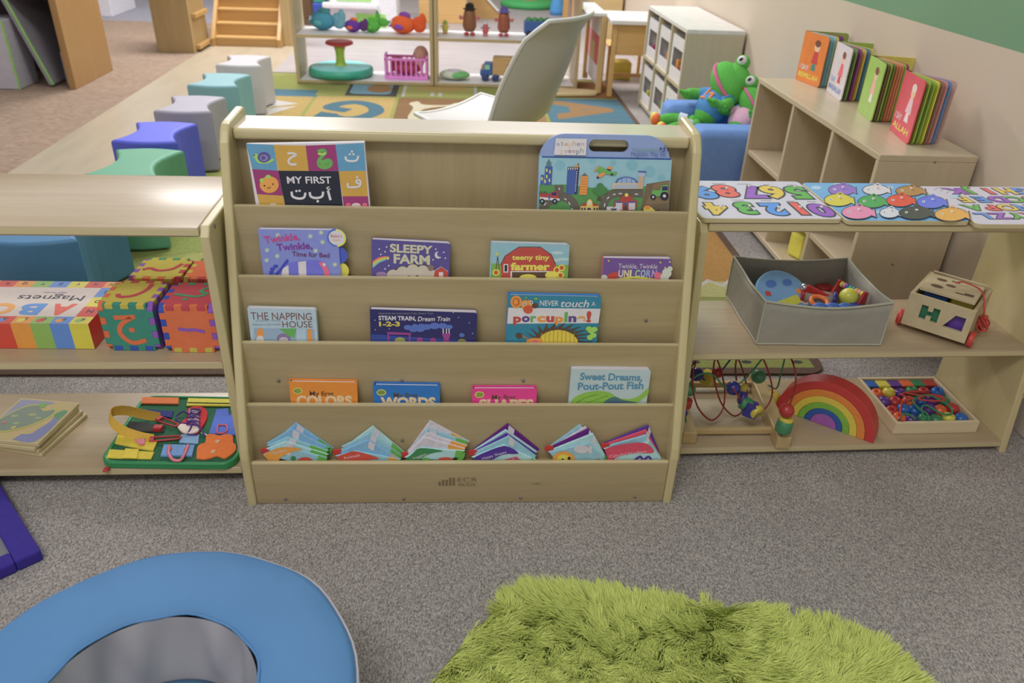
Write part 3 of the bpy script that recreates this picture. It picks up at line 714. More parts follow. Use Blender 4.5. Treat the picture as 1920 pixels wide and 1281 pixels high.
def art_porc(a):
    tl = colr(38, 126, 156)
    a.poly([(953, 577), (1126, 579), (1122, 606), (951, 607)], CW)
    a.text('NEVER', 1012, 573, 1047, 10, CW, bold=0.01, dv=0.5); a.text('touch', 1051, 575.5, 1104, 14, CW, shear=0.2, bold=0.01, dv=0.5); a.text('A', 1109, 574, 1116, 9, CW)
    cs = (CRED, CPUR, CGRN, CORG, CRED, CORG, CGRN, CPUR, colr(226, 150, 60), CRED)
    u = 962
    for ch, w, m in zip('porcupine!', (15, 15, 11, 16, 15, 16, 7, 15, 16, 9), cs):
        a.text(ch, u, 603 if ch not in 'p' else 604, u + w, 15 if ch not in '!i' else 19, m, bold=0.05); u += w + 1.2
    a.dot(968, 566, 11, CORG, 12); a.dot(968, 566, 7, colr(190, 100, 40), 8); a.dot(967, 566, 4, CORG, 5); a.dot(985, 572, 8, CORG, 10); a.dot(993, 570, 7, CORG, 8); a.dot(990, 580, 9, colr(200, 80, 50), 8)
    for (u, v) in ((984, 570), (996, 567)): a.dot(u, v, 3.2, CW); a.dot(u, v, 1.5, CDK)
    a.dot(1003, 573, 6, CBRN, 5); a.dot(1005, 560, 4, CGRN, 3); a.dot(986, 558, 3, CGRN, 2)
    for i in range(13):
        t = PI * (0.03 + 0.94 * i / 12); cx, cy = 1043, 640; x0 = cx + 40 * math.cos(t); y0 = cy - 22 * math.sin(t)
        dx = math.cos(t - 0.5); dy = -math.sin(t - 0.5)
        a.poly([(x0 - 5, y0), (x0 + dx * 34, y0 + dy * 13 - 2), (x0 + 6, y0 + 3)], CBRN)
    a.dot(1043, 644, 44, CBRN, 30); a.dot(1046, 646, 39, colr(214, 190, 50), 28)
    for i in range(9): a.line(P2([(1016 + i * 7.5, 626 - 7 * math.sin(PI * (i + 1) / 10)), (1014 + i * 7.8, 634), (1016 + i * 7.5, 650)], 3), 1.3, colr(170, 145, 30))
    a.dot(1002, 640, 16, CORG, 7); a.dot(1003, 641, 5, CPINK, 4); a.dot(973, 629, 6, CBRN, 5); a.line([(978, 628), (992, 636)], 2, colr(190, 120, 60))
    for (u, v) in ((1108, 620), (1112, 628), (1104, 616), (1106, 632), (1114, 617)): a.dot(u, v, 6, CLG, 5)
book('large blue hardback titled NEVER touch A porcupine!', 2, (953, 553), (1128, 557), 0.015, colr(38, 126, 156), art_porc, hard=colr(50, 130, 200), rad=0.004, leaves=1)

# ---- fourth pocket
def art_first(word, u0, u1, vb, seal):
    def f(a):
        a.dot(u0 - 4 + (u1 - u0) * 0.05, vb - 24, 9, CYB, 6); a.dot(u0 - 4 + (u1 - u0) * 0.05, vb - 24, 7.5, seal, 4.6); a.line([(u0 - 6, vb - 24), (u0 + 8, vb - 24)], 1.6, CYB)
        a.text('My first', u0 + 24, vb - 15, u0 + 69, 9, colr(92, 68, 52), bold=0.012, dv=0.6)
        a.text(word, u0, vb + 3, u1, 18, colr(216, 190, 150), bold=0.05)
    return f
for (lab, TL, TR, m, w, u0, u1, vb) in (('small orange hardback titled My first COLORS', (542, 716), (669, 718), colr(232, 132, 22), 'COLORS', 557, 661, 757),
                                        ('small blue hardback titled My first WORDS', (700, 722), (825, 724), colr(34, 112, 190), 'WORDS', 714, 817, 760),
                                        ('small pink hardback titled My first SHAPES', (886, 729), (1007, 729), colr(225, 45, 140), 'SHAPES', 898, 1000, 764)):
    book(lab, 3, TL, TR, 0.0145, m, art_first(w, u0, u1, vb, colr(120, 150, 70)), hard=m, rad=0.004, leaves=1)
def art_pout(a):
    bl = colr(80, 135, 170)
    a.text('Sweet Dreams,', 1087, 712, 1204, 13, bl, bold=0.03, dv=2); a.text('Pout-Pout Fish', 1083, 731, 1206, 13.5, bl, bold=0.03, dv=-2)
    a.poly(P2([(1066, 765), (1074, 748), (1092, 738), (1118, 733), (1142, 736), (1160, 746), (1182, 748), (1200, 741), (1215, 728), (1214, 740), (1196, 754), (1172, 760), (1160, 770), (1066, 775)]), colr(130, 180, 60))
    a.line(P2([(1080, 756), (1100, 745), (1122, 740)]), 2, colr(170, 205, 100)); a.line(P2([(1080, 764), (1110, 752), (1140, 742)]), 1.6, colr(95, 150, 50))
    a.poly(P2([(1125, 765), (1134, 752), (1152, 744), (1168, 750), (1196, 756), (1200, 770), (1150, 775)], 5), colr(70, 110, 120)); a.poly(P2([(1135, 765), (1145, 754), (1160, 754), (1175, 768)], 4), colr(80, 95, 150))
book('pale board book titled Sweet Dreams, Pout-Pout Fish with a green seaweed leaf', 3, (1072, 692), (1221, 694), 0.013, colr(172, 190, 196), art_pout, fan=0.02, rad=0.006)

# ---- cloth books in the bottom pocket
def cloth(label, layers, front_art=None, tag=(186, 40, 40), tagpos=None, d0=0.0):
    """layers front to back: (left, apex, right, colour, [(polygon, colour), ...])"""
    objs = []
    n = len(layers); t = None
    for i, (Lp, Ap, Rp, m, bands) in enumerate(layers):
        pl = Plane(0.0192 + 0.0048 * i, LIPS[4], 0.0)
        pts = [pl.hit(*Lp), pl.hit(*Ap), pl.hit(*Rp)]
        F = frame(pts[0], pl.X, pl.Y); Fi = F.inverted()
        q2 = [Fi @ p for p in pts]; q3 = q2[0] + q2[2] - q2[1]
        # cut the hidden lower corner so that it rests on the pocket floor
        poly = [(q2[0].x, q2[0].y), (q3.x, q3.y), (q2[2].x, q2[2].y), (q2[1].x, q2[1].y)]
        ymin = (0.0925 - F[2][3]) / pl.Y.z
        def clip(po, y):
            o = []
            for j in range(len(po)):
                p, r = po[j], po[(j + 1) % len(po)]
                if p[1] >= y: o.append(p)
                if (p[1] - y) * (r[1] - y) < 0:
                    k = (y - p[1]) / (r[1] - p[1]); o.append((p[0] + k * (r[0] - p[0]), y))
            return o
        poly = clip(poly, ymin)
        if t is None:
            cx = sum((F @ V3((p[0], p[1], 0)) for p in poly), V3()) / len(poly)
            t = thing('cloth_book', label, 'book', (cx.x, cx.y, 0.0925), 'cloth books in the bottom pocket of the stand')
        b = MB()
        b.prism(poly, -0.0047, 0, m, 0.0020, 3, xf=F, smooth=False)
        zz = 0.0003
        for (pp, bm_) in bands:
            q4 = clip([((Fi @ pl.hit(*p)).x, (Fi @ pl.hit(*p)).y) for p in pp], ymin)
            zz += 0.00015
            if len(q4) > 2: b.flat(q4, bm_, zz, F)
        if i == 0 and front_art:
            c = Cover.__new__(Cover); c.F = F; c.Fi = Fi; c.pl = pl; c.h = -ymin; a = Art(c, b); a.z = zz + 0.0002; front_art(a)
        b.build('cloth_cover' if i in (0, n - 1) else 'cloth_page', t)
    if tagpos:
        b = MB(); pl = Plane(0.026, LIPS[4], 0.0); p = pl.hit(*tagpos)
        b.prism(rrect(-0.011, -0.007, 0.008, 0.007, 0.003), -0.002, 0.002, colr(*tag, rough=0.8), 0.001, 2, xf=frame(p, pl.X, pl.Y)); b.build('fabric_tag', t)
    return t
def felt(*c): return mat(c, 0.85, 0.06, 90, gain=1.35, bump=0.3, bscale=300, spec=0.2)
FS = felt(136, 182, 198); FS2 = felt(120, 170, 205); FW = felt(196, 190, 200); FG = felt(96, 170, 66); FO = felt(222, 150, 50); FR = felt(200, 74, 56); FP = felt(82, 52, 150); FV = felt(96, 30, 120); FD = felt(60, 130, 80); FK = felt(206, 70, 96); FY = felt(205, 200, 60); FL = felt(160, 200, 205)
def lerp(a, b, t): return (a[0] + (b[0] - a[0]) * t, a[1] + (b[1] - a[1]) * t)
def layer(L_, A_, R_, m, mR=None, tR=0.6, mL=None, wd=13):
    """page with a coloured strip along the right edge's lower part"""
    bands = []
    def strip(p, q, t0, t1, mm):
        a, e = lerp(p, q, t0), lerp(p, q, t1); bands.append(([a, e, (e[0] - 3, e[1] + wd), (a[0] - 3, a[1] + wd)], mm))
    if mR: strip(A_, R_, tR, 0.97, mR)
    if mL: strip(A_, L_, 0.0, 0.5, mL)
    strip(A_, R_, 0.04, 0.22, FW)
    return (L_, A_, R_, m, bands)
def a1(a):
    a.poly(P2([(494, 853), (506, 846), (530, 838), (566, 842), (545, 848), (528, 856), (520, 866), (506, 866)], 4), FO); a.text('Numbers', 512, 852, 538, 5, FW, dv=-7)
    a.dot(572, 868, 17, FR, 11); a.dot(550, 859, 5, FD, 4); a.poly([(593, 868), (614, 856), (613, 862), (604, 869)], FG)
cloth('cloth book with an orange corner and red circle, leftmost of the row', [
    layer((493, 853), (528, 837), (614, 859), FS, FG, .8), layer((497, 843), (534, 828), (616, 853), FL, FG, .6), layer((500, 836), (540, 820), (616, 846), FS, FG, .55),
    layer((499, 832), (547, 804), (618, 840), FS2, FG, .9), layer((500, 838), (555, 793), (626, 842), FS2, FG, .6)], a1, tagpos=(499, 846))
def a2(a):
    a.poly(P2([(630, 857), (648, 850), (668, 846), (710, 859), (690, 862), (662, 866), (640, 866)], 4), FR); a.text('Animals', 645, 861, 676, 5, FW, dv=-6); a.dot(672, 868, 6, FO, 4)
cloth('cloth book with a red corner and green back, second from the left', [
    layer((628, 856), (666, 846), (752, 862), FS, FO, .72), layer((634, 848), (690, 825), (752, 862), FS2, FO, .7), layer((640, 838), (694, 812), (755, 856), FS, FG, .65), layer((636, 846), (699, 799), (760, 850), FL, FG, .6)], a2, tagpos=(634, 848))
def a3(a):
    a.poly(P2([(759, 862), (772, 852), (788, 840), (830, 845), (808, 850), (792, 858), (782, 868), (762, 868)], 4), FD); a.text('Veggies', 775, 862, 800, 5, FW, dv=-9); a.dot(835, 863, 15, FR, 6); a.dot(798, 862, 8, FG, 4); a.poly([(860, 858), (873, 847), (870, 858), (862, 868), (852, 868)], FG)
cloth('cloth book with a dark green corner and orange edges, third from the left', [
    layer((758, 859), (788, 840), (872, 846), FL, FG, .8), layer((762, 852), (795, 820), (872, 842), FW, FO, .6), layer((764, 846), (800, 812), (876, 836), FW, FO, .6), layer((764, 846), (803, 804), (878, 828), FS, FG, .7), layer((762, 850), (806, 789), (881, 829), FW, FO, .55)], a3, tagpos=(763, 853))
def a4(a):
    a.poly(P2([(884, 863), (900, 852), (946, 836), (972, 850), (944, 852), (914, 866), (900, 868)], 4), FP); a.text('Happy Shapes', 905, 862, 950, 5, FW, dv=-13)
    a.poly([(936, 868), (944, 862), (968, 856), (984, 868)], FK); 
    for (u, v) in ((948, 867), (962, 862)): a.dot(u, v, 2.6, FW); a.dot(u, v, 1.3, CDK)
cloth('cloth book with dark purple covers and a pink shape, fourth from the left', [
    layer((884, 858), (945, 834), (1006, 863), FL, FG, .85), layer((886, 850), (954, 818), (1006, 856), FS, FS, .6), layer((888, 848), (950, 813), (1006, 852), FP), layer((886, 846), (948, 806), (1008, 848), FL), layer((884, 846), (952, 795), (1011, 843), FV)], a4, tagpos=(888, 849))
def a5(a):
    a.dot(1057, 861, 21, FO, 15); a.dot(1057, 862, 13, FY, 10); a.dot(1055, 862, 2.6, CDK); a.dot(1067, 859, 3, CDK); a.poly([(1100, 864), (1124, 860), (1128, 868), (1100, 868)], FR); a.dot(1090, 842, 14, FW, 8)
cloth('cloth book with a smiling sun on a pale page, second from the right', [
    layer((1028, 848), (1104, 832), (1136, 866), FS, FG, .85), layer((1028, 846), (1112, 813), (1140, 862), FL, FG, .8), layer((1030, 840), (1104, 804), (1136, 850), FV), layer((1030, 842), (1098, 800), (1132, 846), FW), layer((1030, 838), (1088, 796), (1122, 842), FS)], a5, tagpos=(1031, 841))
def a6(a):
    a.poly(P2([(1133, 842), (1160, 834), (1208, 830), (1226, 848), (1190, 850), (1160, 856), (1142, 866)], 4), FK); a.text('Colorful Numbers', 1143, 858, 1212, 5, FW, dv=-10); a.line(P2([(1188, 864), (1200, 856), (1206, 862), (1216, 856), (1222, 864)], 4), 4, FP)
cloth('cloth book with pink and purple covers at the right end of the row', [
    layer((1132, 842), (1214, 830), (1246, 866), FL, FG, .8), layer((1133, 838), (1212, 816), (1240, 858), FS), layer((1132, 834), (1212, 806), (1238, 854), FK), layer((1132, 832), (1216, 798), (1236, 846), FP)], a6, tagpos=(1136, 836))
# ================================================================ things on the left low shelf
def F_at(u, v, z, X, up=None):
    p = at(u, v, z=z); return frame(p, X, up or V3((-X[1], X[0], 0)))
class Flat:
    """print lying on a horizontal face at height z, given at photo pixels"""
    def __init__(s, b, z): s.b = b; s.z = z
    def lift(s): s.z += 0.00004; return s.z
    def q(s, u, v): return at(u, v, z=s.z)
    def poly(s, pts, m):
        z = s.lift(); s.b.add([at(p[0], p[1], z=z) for p in pts][::-1], [list(range(len(pts)))], m)
    def dot(s, u, v, r, m, ry=None, n=14): s.poly(circ(u, v, r, ry, n), m)
    def line(s, pts, w, m):
        P = [V3((p[0], p[1], 0)) for p in pts]
        L = []; Rr = []
        for i, p in enumerate(P):
            d = (P[min(i + 1, len(P) - 1)] - P[max(i - 1, 0)]).normalized(); n = V3((-d.y, d.x, 0)) * w / 2
            L.append(p + n); Rr.append(p - n)
        s.lift()
        for i in range(len(P) - 1): s.b.add([at(p.x, p.y, z=s.z) for p in (L[i], L[i + 1], Rr[i + 1], Rr[i])][::-1], [[0, 1, 2, 3]], m)
    def text(s, t, u0, v0, u1, v1, h, m, bold=0.0, w=None):
        """baseline from pixel 0 to pixel 1, cap height h metres, up to the left of the baseline"""
        z = s.lift(); a = at(u0, v0, z=z); e = at(u1, v1, z=z); X = (e - a)
        s.b.text(t, 0, 0, h, m, z=0, w=w or X.length, bold=bold, xf=frame(a, X, UPW.cross(X)))
M_board = mat((196, 190, 150), 0.5, gain=1.2)

# ---- letter magnet box, lying upside down to the viewer
def abc_box():
    z0, h = LM + 0.0006, 0.058
    A = at(178, 655, z=z0); Bk = at(232, 562, z=z0)          # front right, back right on the shelf
    D = (A - Bk).normalized(); D = V3((0.045, -1, 0)).normalized()
    X = V3((-1, 0.012, 0)).normalized(); wd = 0.30; dp = 0.19
    A = V3((A.x, A.y, z0))
    F = frame(A, -X, -D)        # x to the right, y back; box spans x -wd..0, y 0..dp
    b = MB(F)
    b.box((-wd, 0, 0), (0, dp, h), colr(214, 190, 170), 0.001, 1)
    zt = h + 0.0004
    cols = [colr(200, 190, 40), colr(85, 130, 200), colr(130, 170, 75), colr(214, 140, 40), colr(200, 60, 42)]
    n = 8; cw = wd / n
    for i in range(n):
        m = cols[i % 5]
        b.add([(-i * cw, -0.0003, 0.001), (-(i + 1) * cw, -0.0003, 0.001), (-(i + 1) * cw, -0.0003, h), (-i * cw, -0.0003, h)], [[3, 2, 1, 0][::-1]], m)
        b.flat([(-(i + 1) * cw, 0), (-i * cw, 0), (-i * cw, 0.030), (-(i + 1) * cw, 0.030)], m, zt)
        b.flat([(-(i + 1) * cw, dp - 0.030), (-i * cw, dp - 0.030), (-i * cw, dp), (-(i + 1) * cw, dp)], cols[(i + 3) % 5], zt)
        b.text('KPCLADMB'[i], -i * cw - cw * 0.36, 0.024, 0.010, CDK, z=zt + 0.0002, align='LEFT', bold=0.02, rot=PI)
        b.flat(circ(-i * cw - cw * 0.62, 0.014, 0.008), cols[(i + 2) % 5], zt + 0.0001)
        b.text('WXYZTQRS'[i], -i * cw - cw * 0.36, dp - 0.008, 0.010, CDK, z=zt + 0.0002, bold=0.02, rot=PI)
    for j in range(3):
        y0 = 0.030 + j * 0.0433
        b.flat([(-cw, y0), (0, y0), (0, y0 + 0.0433), (-cw, y0 + 0.0433)], cols[(j + 4) % 5], zt); b.flat([(-wd, y0), (-wd + cw, y0), (-wd + cw, y0 + 0.0433), (-wd, y0 + 0.0433)], cols[(j + 1) % 5], zt)
        b.text('NOG'[j], -cw * 0.3, y0 + 0.03, 0.014, CDK, z=zt + 0.0002, bold=0.02, rot=PI)
        b.add([(0.0003, y0 - 0.03 + j * 0.02, 0.001), (0.0003, y0 + 0.034 + j * 0.02, 0.001), (0.0003, y0 + 0.034 + j * 0.02, h), (0.0003, y0 - 0.03 + j * 0.02, h)], [[0, 1, 2, 3]], cols[(4, 1, 3)[j]])
    b.flat([(-wd + cw, 0.030), (-cw, 0.030), (-cw, dp - 0.03), (-wd + cw, dp - 0.03)], colr(200, 186, 178), zt)
    for (ch, x, m) in (('A', -0.055, colr(214, 80, 50)), ('B', -0.115, colr(80, 135, 205)), ('C', -0.172, colr(226, 150, 50))):
        b.text(ch, x, 0.082, 0.046, m, z=zt + 0.0003, w=0.046, bold=0.045, rot=PI)
    b.text('Magnets', -0.055, 0.122, 0.024, CDK, z=zt + 0.0003, w=0.135, rot=PI)
    b.text('Magic Number', -0.10, 0.138, 0.006, colr(120, 100, 160), z=zt + 0.0003, rot=PI)

    t = b.build('letter_magnet_box', None, 'colourful square box of ABC Magnets lying upside down on the left shelf', 'toy box')
abc_box()

# ---- foam alphabet cubes
def foam(*c): return mat(c, 0.9, 0.04, 50, gain=1.15, bump=0.35, bscale=420, spec=0.15)
FT = foam(60, 142, 122); FOo = foam(222, 112, 66); FYy = foam(198, 182, 66); FRr = foam(196, 72, 84); FBl = foam(60, 88, 180); FPu = foam(146, 92, 186); FGr = foam(76, 156, 110)
def foam_cube(label, F, s, top, front, side, bands, glyph_top=None, glyph_front=None):
    """six interlocking tiles: each face is a toothed tile; bands colours the teeth that come through from the neighbours"""
    t = thing('foam_cube', label, 'foam cube', tuple(F @ V3((s / 2, s / 2, 0))), 'interlocking foam letter cubes')
    th = 0.011
    faces = {'top': (top, frame((0, 0, s), (1, 0, 0), (0, 1, 0))), 'front': (front, frame((0, 0, 0), (1, 0, 0), (0, 0, 1))), 'side': (side, frame((s, 0, 0), (0, 1, 0), (0, 0, 1))),
             'left': (bands['left'], frame((0, s, 0), (0, -1, 0), (0, 0, 1))), 'back': (bands['back'], frame((s, s, 0), (-1, 0, 0), (0, 0, 1))), 'bottom': (bands['bottom'], frame((0, s, 0), (1, 0, 0), (0, -1, 0)))}
    n = 7; u = s / n
    for nm, (m, ff) in faces.items():
        ph = {'top': 0, 'bottom': 0, 'front': 1, 'back': 1, 'side': 0, 'left': 0}[nm]
        pts = []
        i0 = th
        # toothed outline: alternate teeth reach the edge
        def edge(a, d, nx, phase):
            for i in range(n):
                o = (i + phase) % 2 == 0 and 0 < i < n - 1
                o = ((i + phase) % 2 == 0)
                off = 0.0 if o else th
                for k in (i, i + 1):
                    q = min(max(k * u, th), s - th)
                    pts.append((a[0] + d[0] * q + nx[0] * off, a[1] + d[1] * q + nx[1] * off))
        p4 = {'top': (1, 1, 1, 1), 'bottom': (1, 1, 1, 1), 'front': (0, 1, 0, 1), 'back': (0, 1, 0, 1), 'side': (0, 0, 0, 0), 'left': (0, 0, 0, 0)}[nm]
        edge((0, 0), (1, 0), (0, 1), p4[0]); edge((s, 0), (0, 1), (-1, 0), p4[1]); edge((s, s), (-1, 0), (0, -1), p4[2]); edge((0, s), (0, -1), (1, 0), p4[3])
        b = MB(F @ ff); b.prism(pts, -th, 0, m, 0.0008, 1)
        if nm == 'top' and glyph_top: glyph_top(b, s)
        if nm == 'front' and glyph_front: glyph_front(b, s)
        b.build(nm + '_tile', t)
    return t
def stroke(b, pts, w, m, s, z=0.0005, n=6):
    P = spline([(x * s, y * s, 0) for x, y in pts], n) if len(pts) > 2 else [V3((x * s, y * s, 0)) for x, y in pts]
    L = []; Rr = []
    for i, p in enumerate(P):
        d = (P[min(i + 1, len(P) - 1)] - P[max(i - 1, 0)]).normalized(); nn = V3((-d.y, d.x, 0)) * w * s / 2
        L.append(p + nn); Rr.append(p - nn)
    b.add([(p.x, p.y, z) for p in Rr + L[::-1]], [[i, i + 1, 2 * len(P) - 2 - i, 2 * len(P) - 1 - i] for i in range(len(P) - 1)], m)
s_ = 0.106
yf = 1.378
fx = V3((1, -0.01, 0)).normalized()
def cubeF(x, y, rz): return T(x, y, LM + 0.0005) @ R(rz)
def g1(b, s): stroke(b, [(0.72, 0.86), (0.70, 0.6), (0.55, 0.36), (0.32, 0.3), (0.24, 0.42)], 0.09, FRr, s)
def g2(b, s):
    stroke(b, [(0.26, 0.72), (0.66, 0.74)], 0.09, FOo, s); stroke(b, [(0.58, 0.72), (0.36, 0.56), (0.32, 0.36), (0.5, 0.18), (0.76, 0.24)], 0.09, FOo, s); b.flat(circ(0.54 * s, 0.46 * s, 0.055 * s), FOo, 0.0005)
foam_cube('foam cube with a green front and yellow top, in front beside the magnet box', cubeF(-0.711, yf + 0.004, -0.02), s_, FYy, FT, FPu, {'left': FOo, 'back': FRr, 'bottom': FBl}, g1, g2)
def g3(b, s): stroke(b, [(0.86, 0.72), (0.70, 0.76), (0.62, 0.6), (0.76, 0.52), (0.6, 0.4), (0.3, 0.46), (0.16, 0.5)], 0.075, FGr, s); b.flat(circ(0.42 * s, 0.28 * s, 0.05 * s), FGr, 0.0005)
def g4(b, s): stroke(b, [(0.3, 0.52), (0.45, 0.5), (0.6, 0.5), (0.78, 0.46)], 0.07, FPu, s)
foam_cube('foam cube with an orange front and red top, in front by the shelf end', cubeF(-0.592, yf - 0.004, 0.0), s_, FRr, FOo, FPu, {'left': FBl, 'back': FGr, 'bottom': FYy}, g3, g4)
def g5(b, s): stroke(b, [(0.84, 0.72), (0.72, 0.46), (0.48, 0.38), (0.28, 0.48), (0.16, 0.40)], 0.085, FRr, s)
foam_cube('foam cube with a yellow top, behind the green-fronted one', cubeF(-0.694, yf + 0.120, -0.03), s_, FYy, FOo, FRr, {'left': FPu, 'back': FGr, 'bottom': FBl}, g5)
def g6(b, s): stroke(b, [(0.4, 0.3), (0.6, 0.5), (0.62, 0.7)], 0.08, FPu, s)
foam_cube('foam cube with an orange top, at the back by the shelf end', cubeF(-0.5810, yf + 0.118, 0.0), s_, FOo, FRr, FT, {'left': FYy, 'back': FT, 'bottom': FBl}, g6)

# ---- wooden animal puzzle boards in a pile on the bottom shelf
M_ply = wood((184, 170, 130), 'X', 0.4)
M_plastic = mat((235, 232, 225), 0.12, 0.02, 8, gain=1.0)
def puzzle_pile():
    X = V3((0.95, 0.10, 0)).normalized()
    top = None
    lab = ['puzzle board with a printed green creature, topmost of the pile on the left bottom shelf', 'bare-edged puzzle board, second from the top of the pile', 'bare-edged puzzle board, third from the top of the pile', 'bare-edged puzzle board at the bottom of the pile on the left bottom shelf']
    offs = [(-0.906, 1.376, -0.15), (-0.9155, 1.372, -0.21), (-0.912, 1.377, -0.22), (-0.908, 1.378, -0.24)]
    w, d = 0.142, 0.155
    for i in range(4):
        z = LB + 0.0004 + (3 - i) * 0.0098
        x, y, a = offs[i]
        F = T(x, y, z) @ R(a)
        b = MB(F); h = 0.0092
        b.prism(rrect(-w, 0.0, 0.0, d, 0.004), 0, h, M_ply, 0.001, 1)
        if i == 0:
            zt = h + 0.0003
            gl = lambda *c: colr(*c, rough=0.12, gain=1.15)
            b.flat(rrect(-w + 0.003, 0.004, -0.003, d - 0.004, 0.004), gl(186, 164, 96), zt)
            b.flat(P2([(-0.062, 0.006), (-0.010, 0.006), (-0.006, 0.085), (-0.022, 0.098), (-0.022, 0.075), (-0.03, 0.05), (-0.036, 0.03), (-0.055, 0.026)], 4), gl(116, 122, 170), zt + 0.0002)
            b.flat(P2([(-0.006, 0.085), (-0.006, 0.118), (-0.020, 0.12), (-0.026, 0.10), (-0.016, 0.09)], 4), gl(84, 138, 90), zt + 0.0003)
            b.flat(P2([(-w + 0.006, 0.148), (-0.06, 0.148), (-0.062, 0.138), (-0.10, 0.12), (-0.13, 0.06), (-w + 0.006, 0.05)], 4), gl(140, 142, 170), zt + 0.0002)
            b.flat(P2([(-0.136, 0.03), (-0.10, 0.026), (-0.06, 0.048), (-0.034, 0.082), (-0.026, 0.108), (-0.036, 0.126), (-0.06, 0.118), (-0.085, 0.136), (-0.115, 0.12), (-0.138, 0.07)], 4), gl(176, 172, 70), zt + 0.0004)
            b.flat(P2([(-0.136, 0.036), (-0.10, 0.032), (-0.064, 0.054), (-0.040, 0.084), (-0.033, 0.108), (-0.040, 0.120), (-0.06, 0.112), (-0.085, 0.130), (-0.112, 0.116), (-0.134, 0.07)], 4), gl(116, 134, 112), zt + 0.0006)
            b.flat(P2([(-0.085, 0.13), (-0.068, 0.124), (-0.07, 0.14), (-0.082, 0.145)], 4), gl(110, 168, 74), zt + 0.0007)
            for (px, py, r) in ((-0.075, 0.095, 0.010), (-0.055, 0.085, 0.008), (-0.09, 0.06, 0.008), (-0.11, 0.085, 0.009)): b.flat(circ(px, py, r, r * 0.6, 9), gl(150, 160, 104), zt + 0.0008)
            b.flat(star(-0.085, 0.045, 0.009), gl(180, 176, 96), zt + 0.0009); b.flat(circ(-0.118, 0.06, 0.005), gl(190, 110, 90), zt + 0.0009)
        b.build('puzzle_board', None, lab[i], 'puzzle', 'puzzle boards piled on the left bottom shelf')
puzzle_pile()

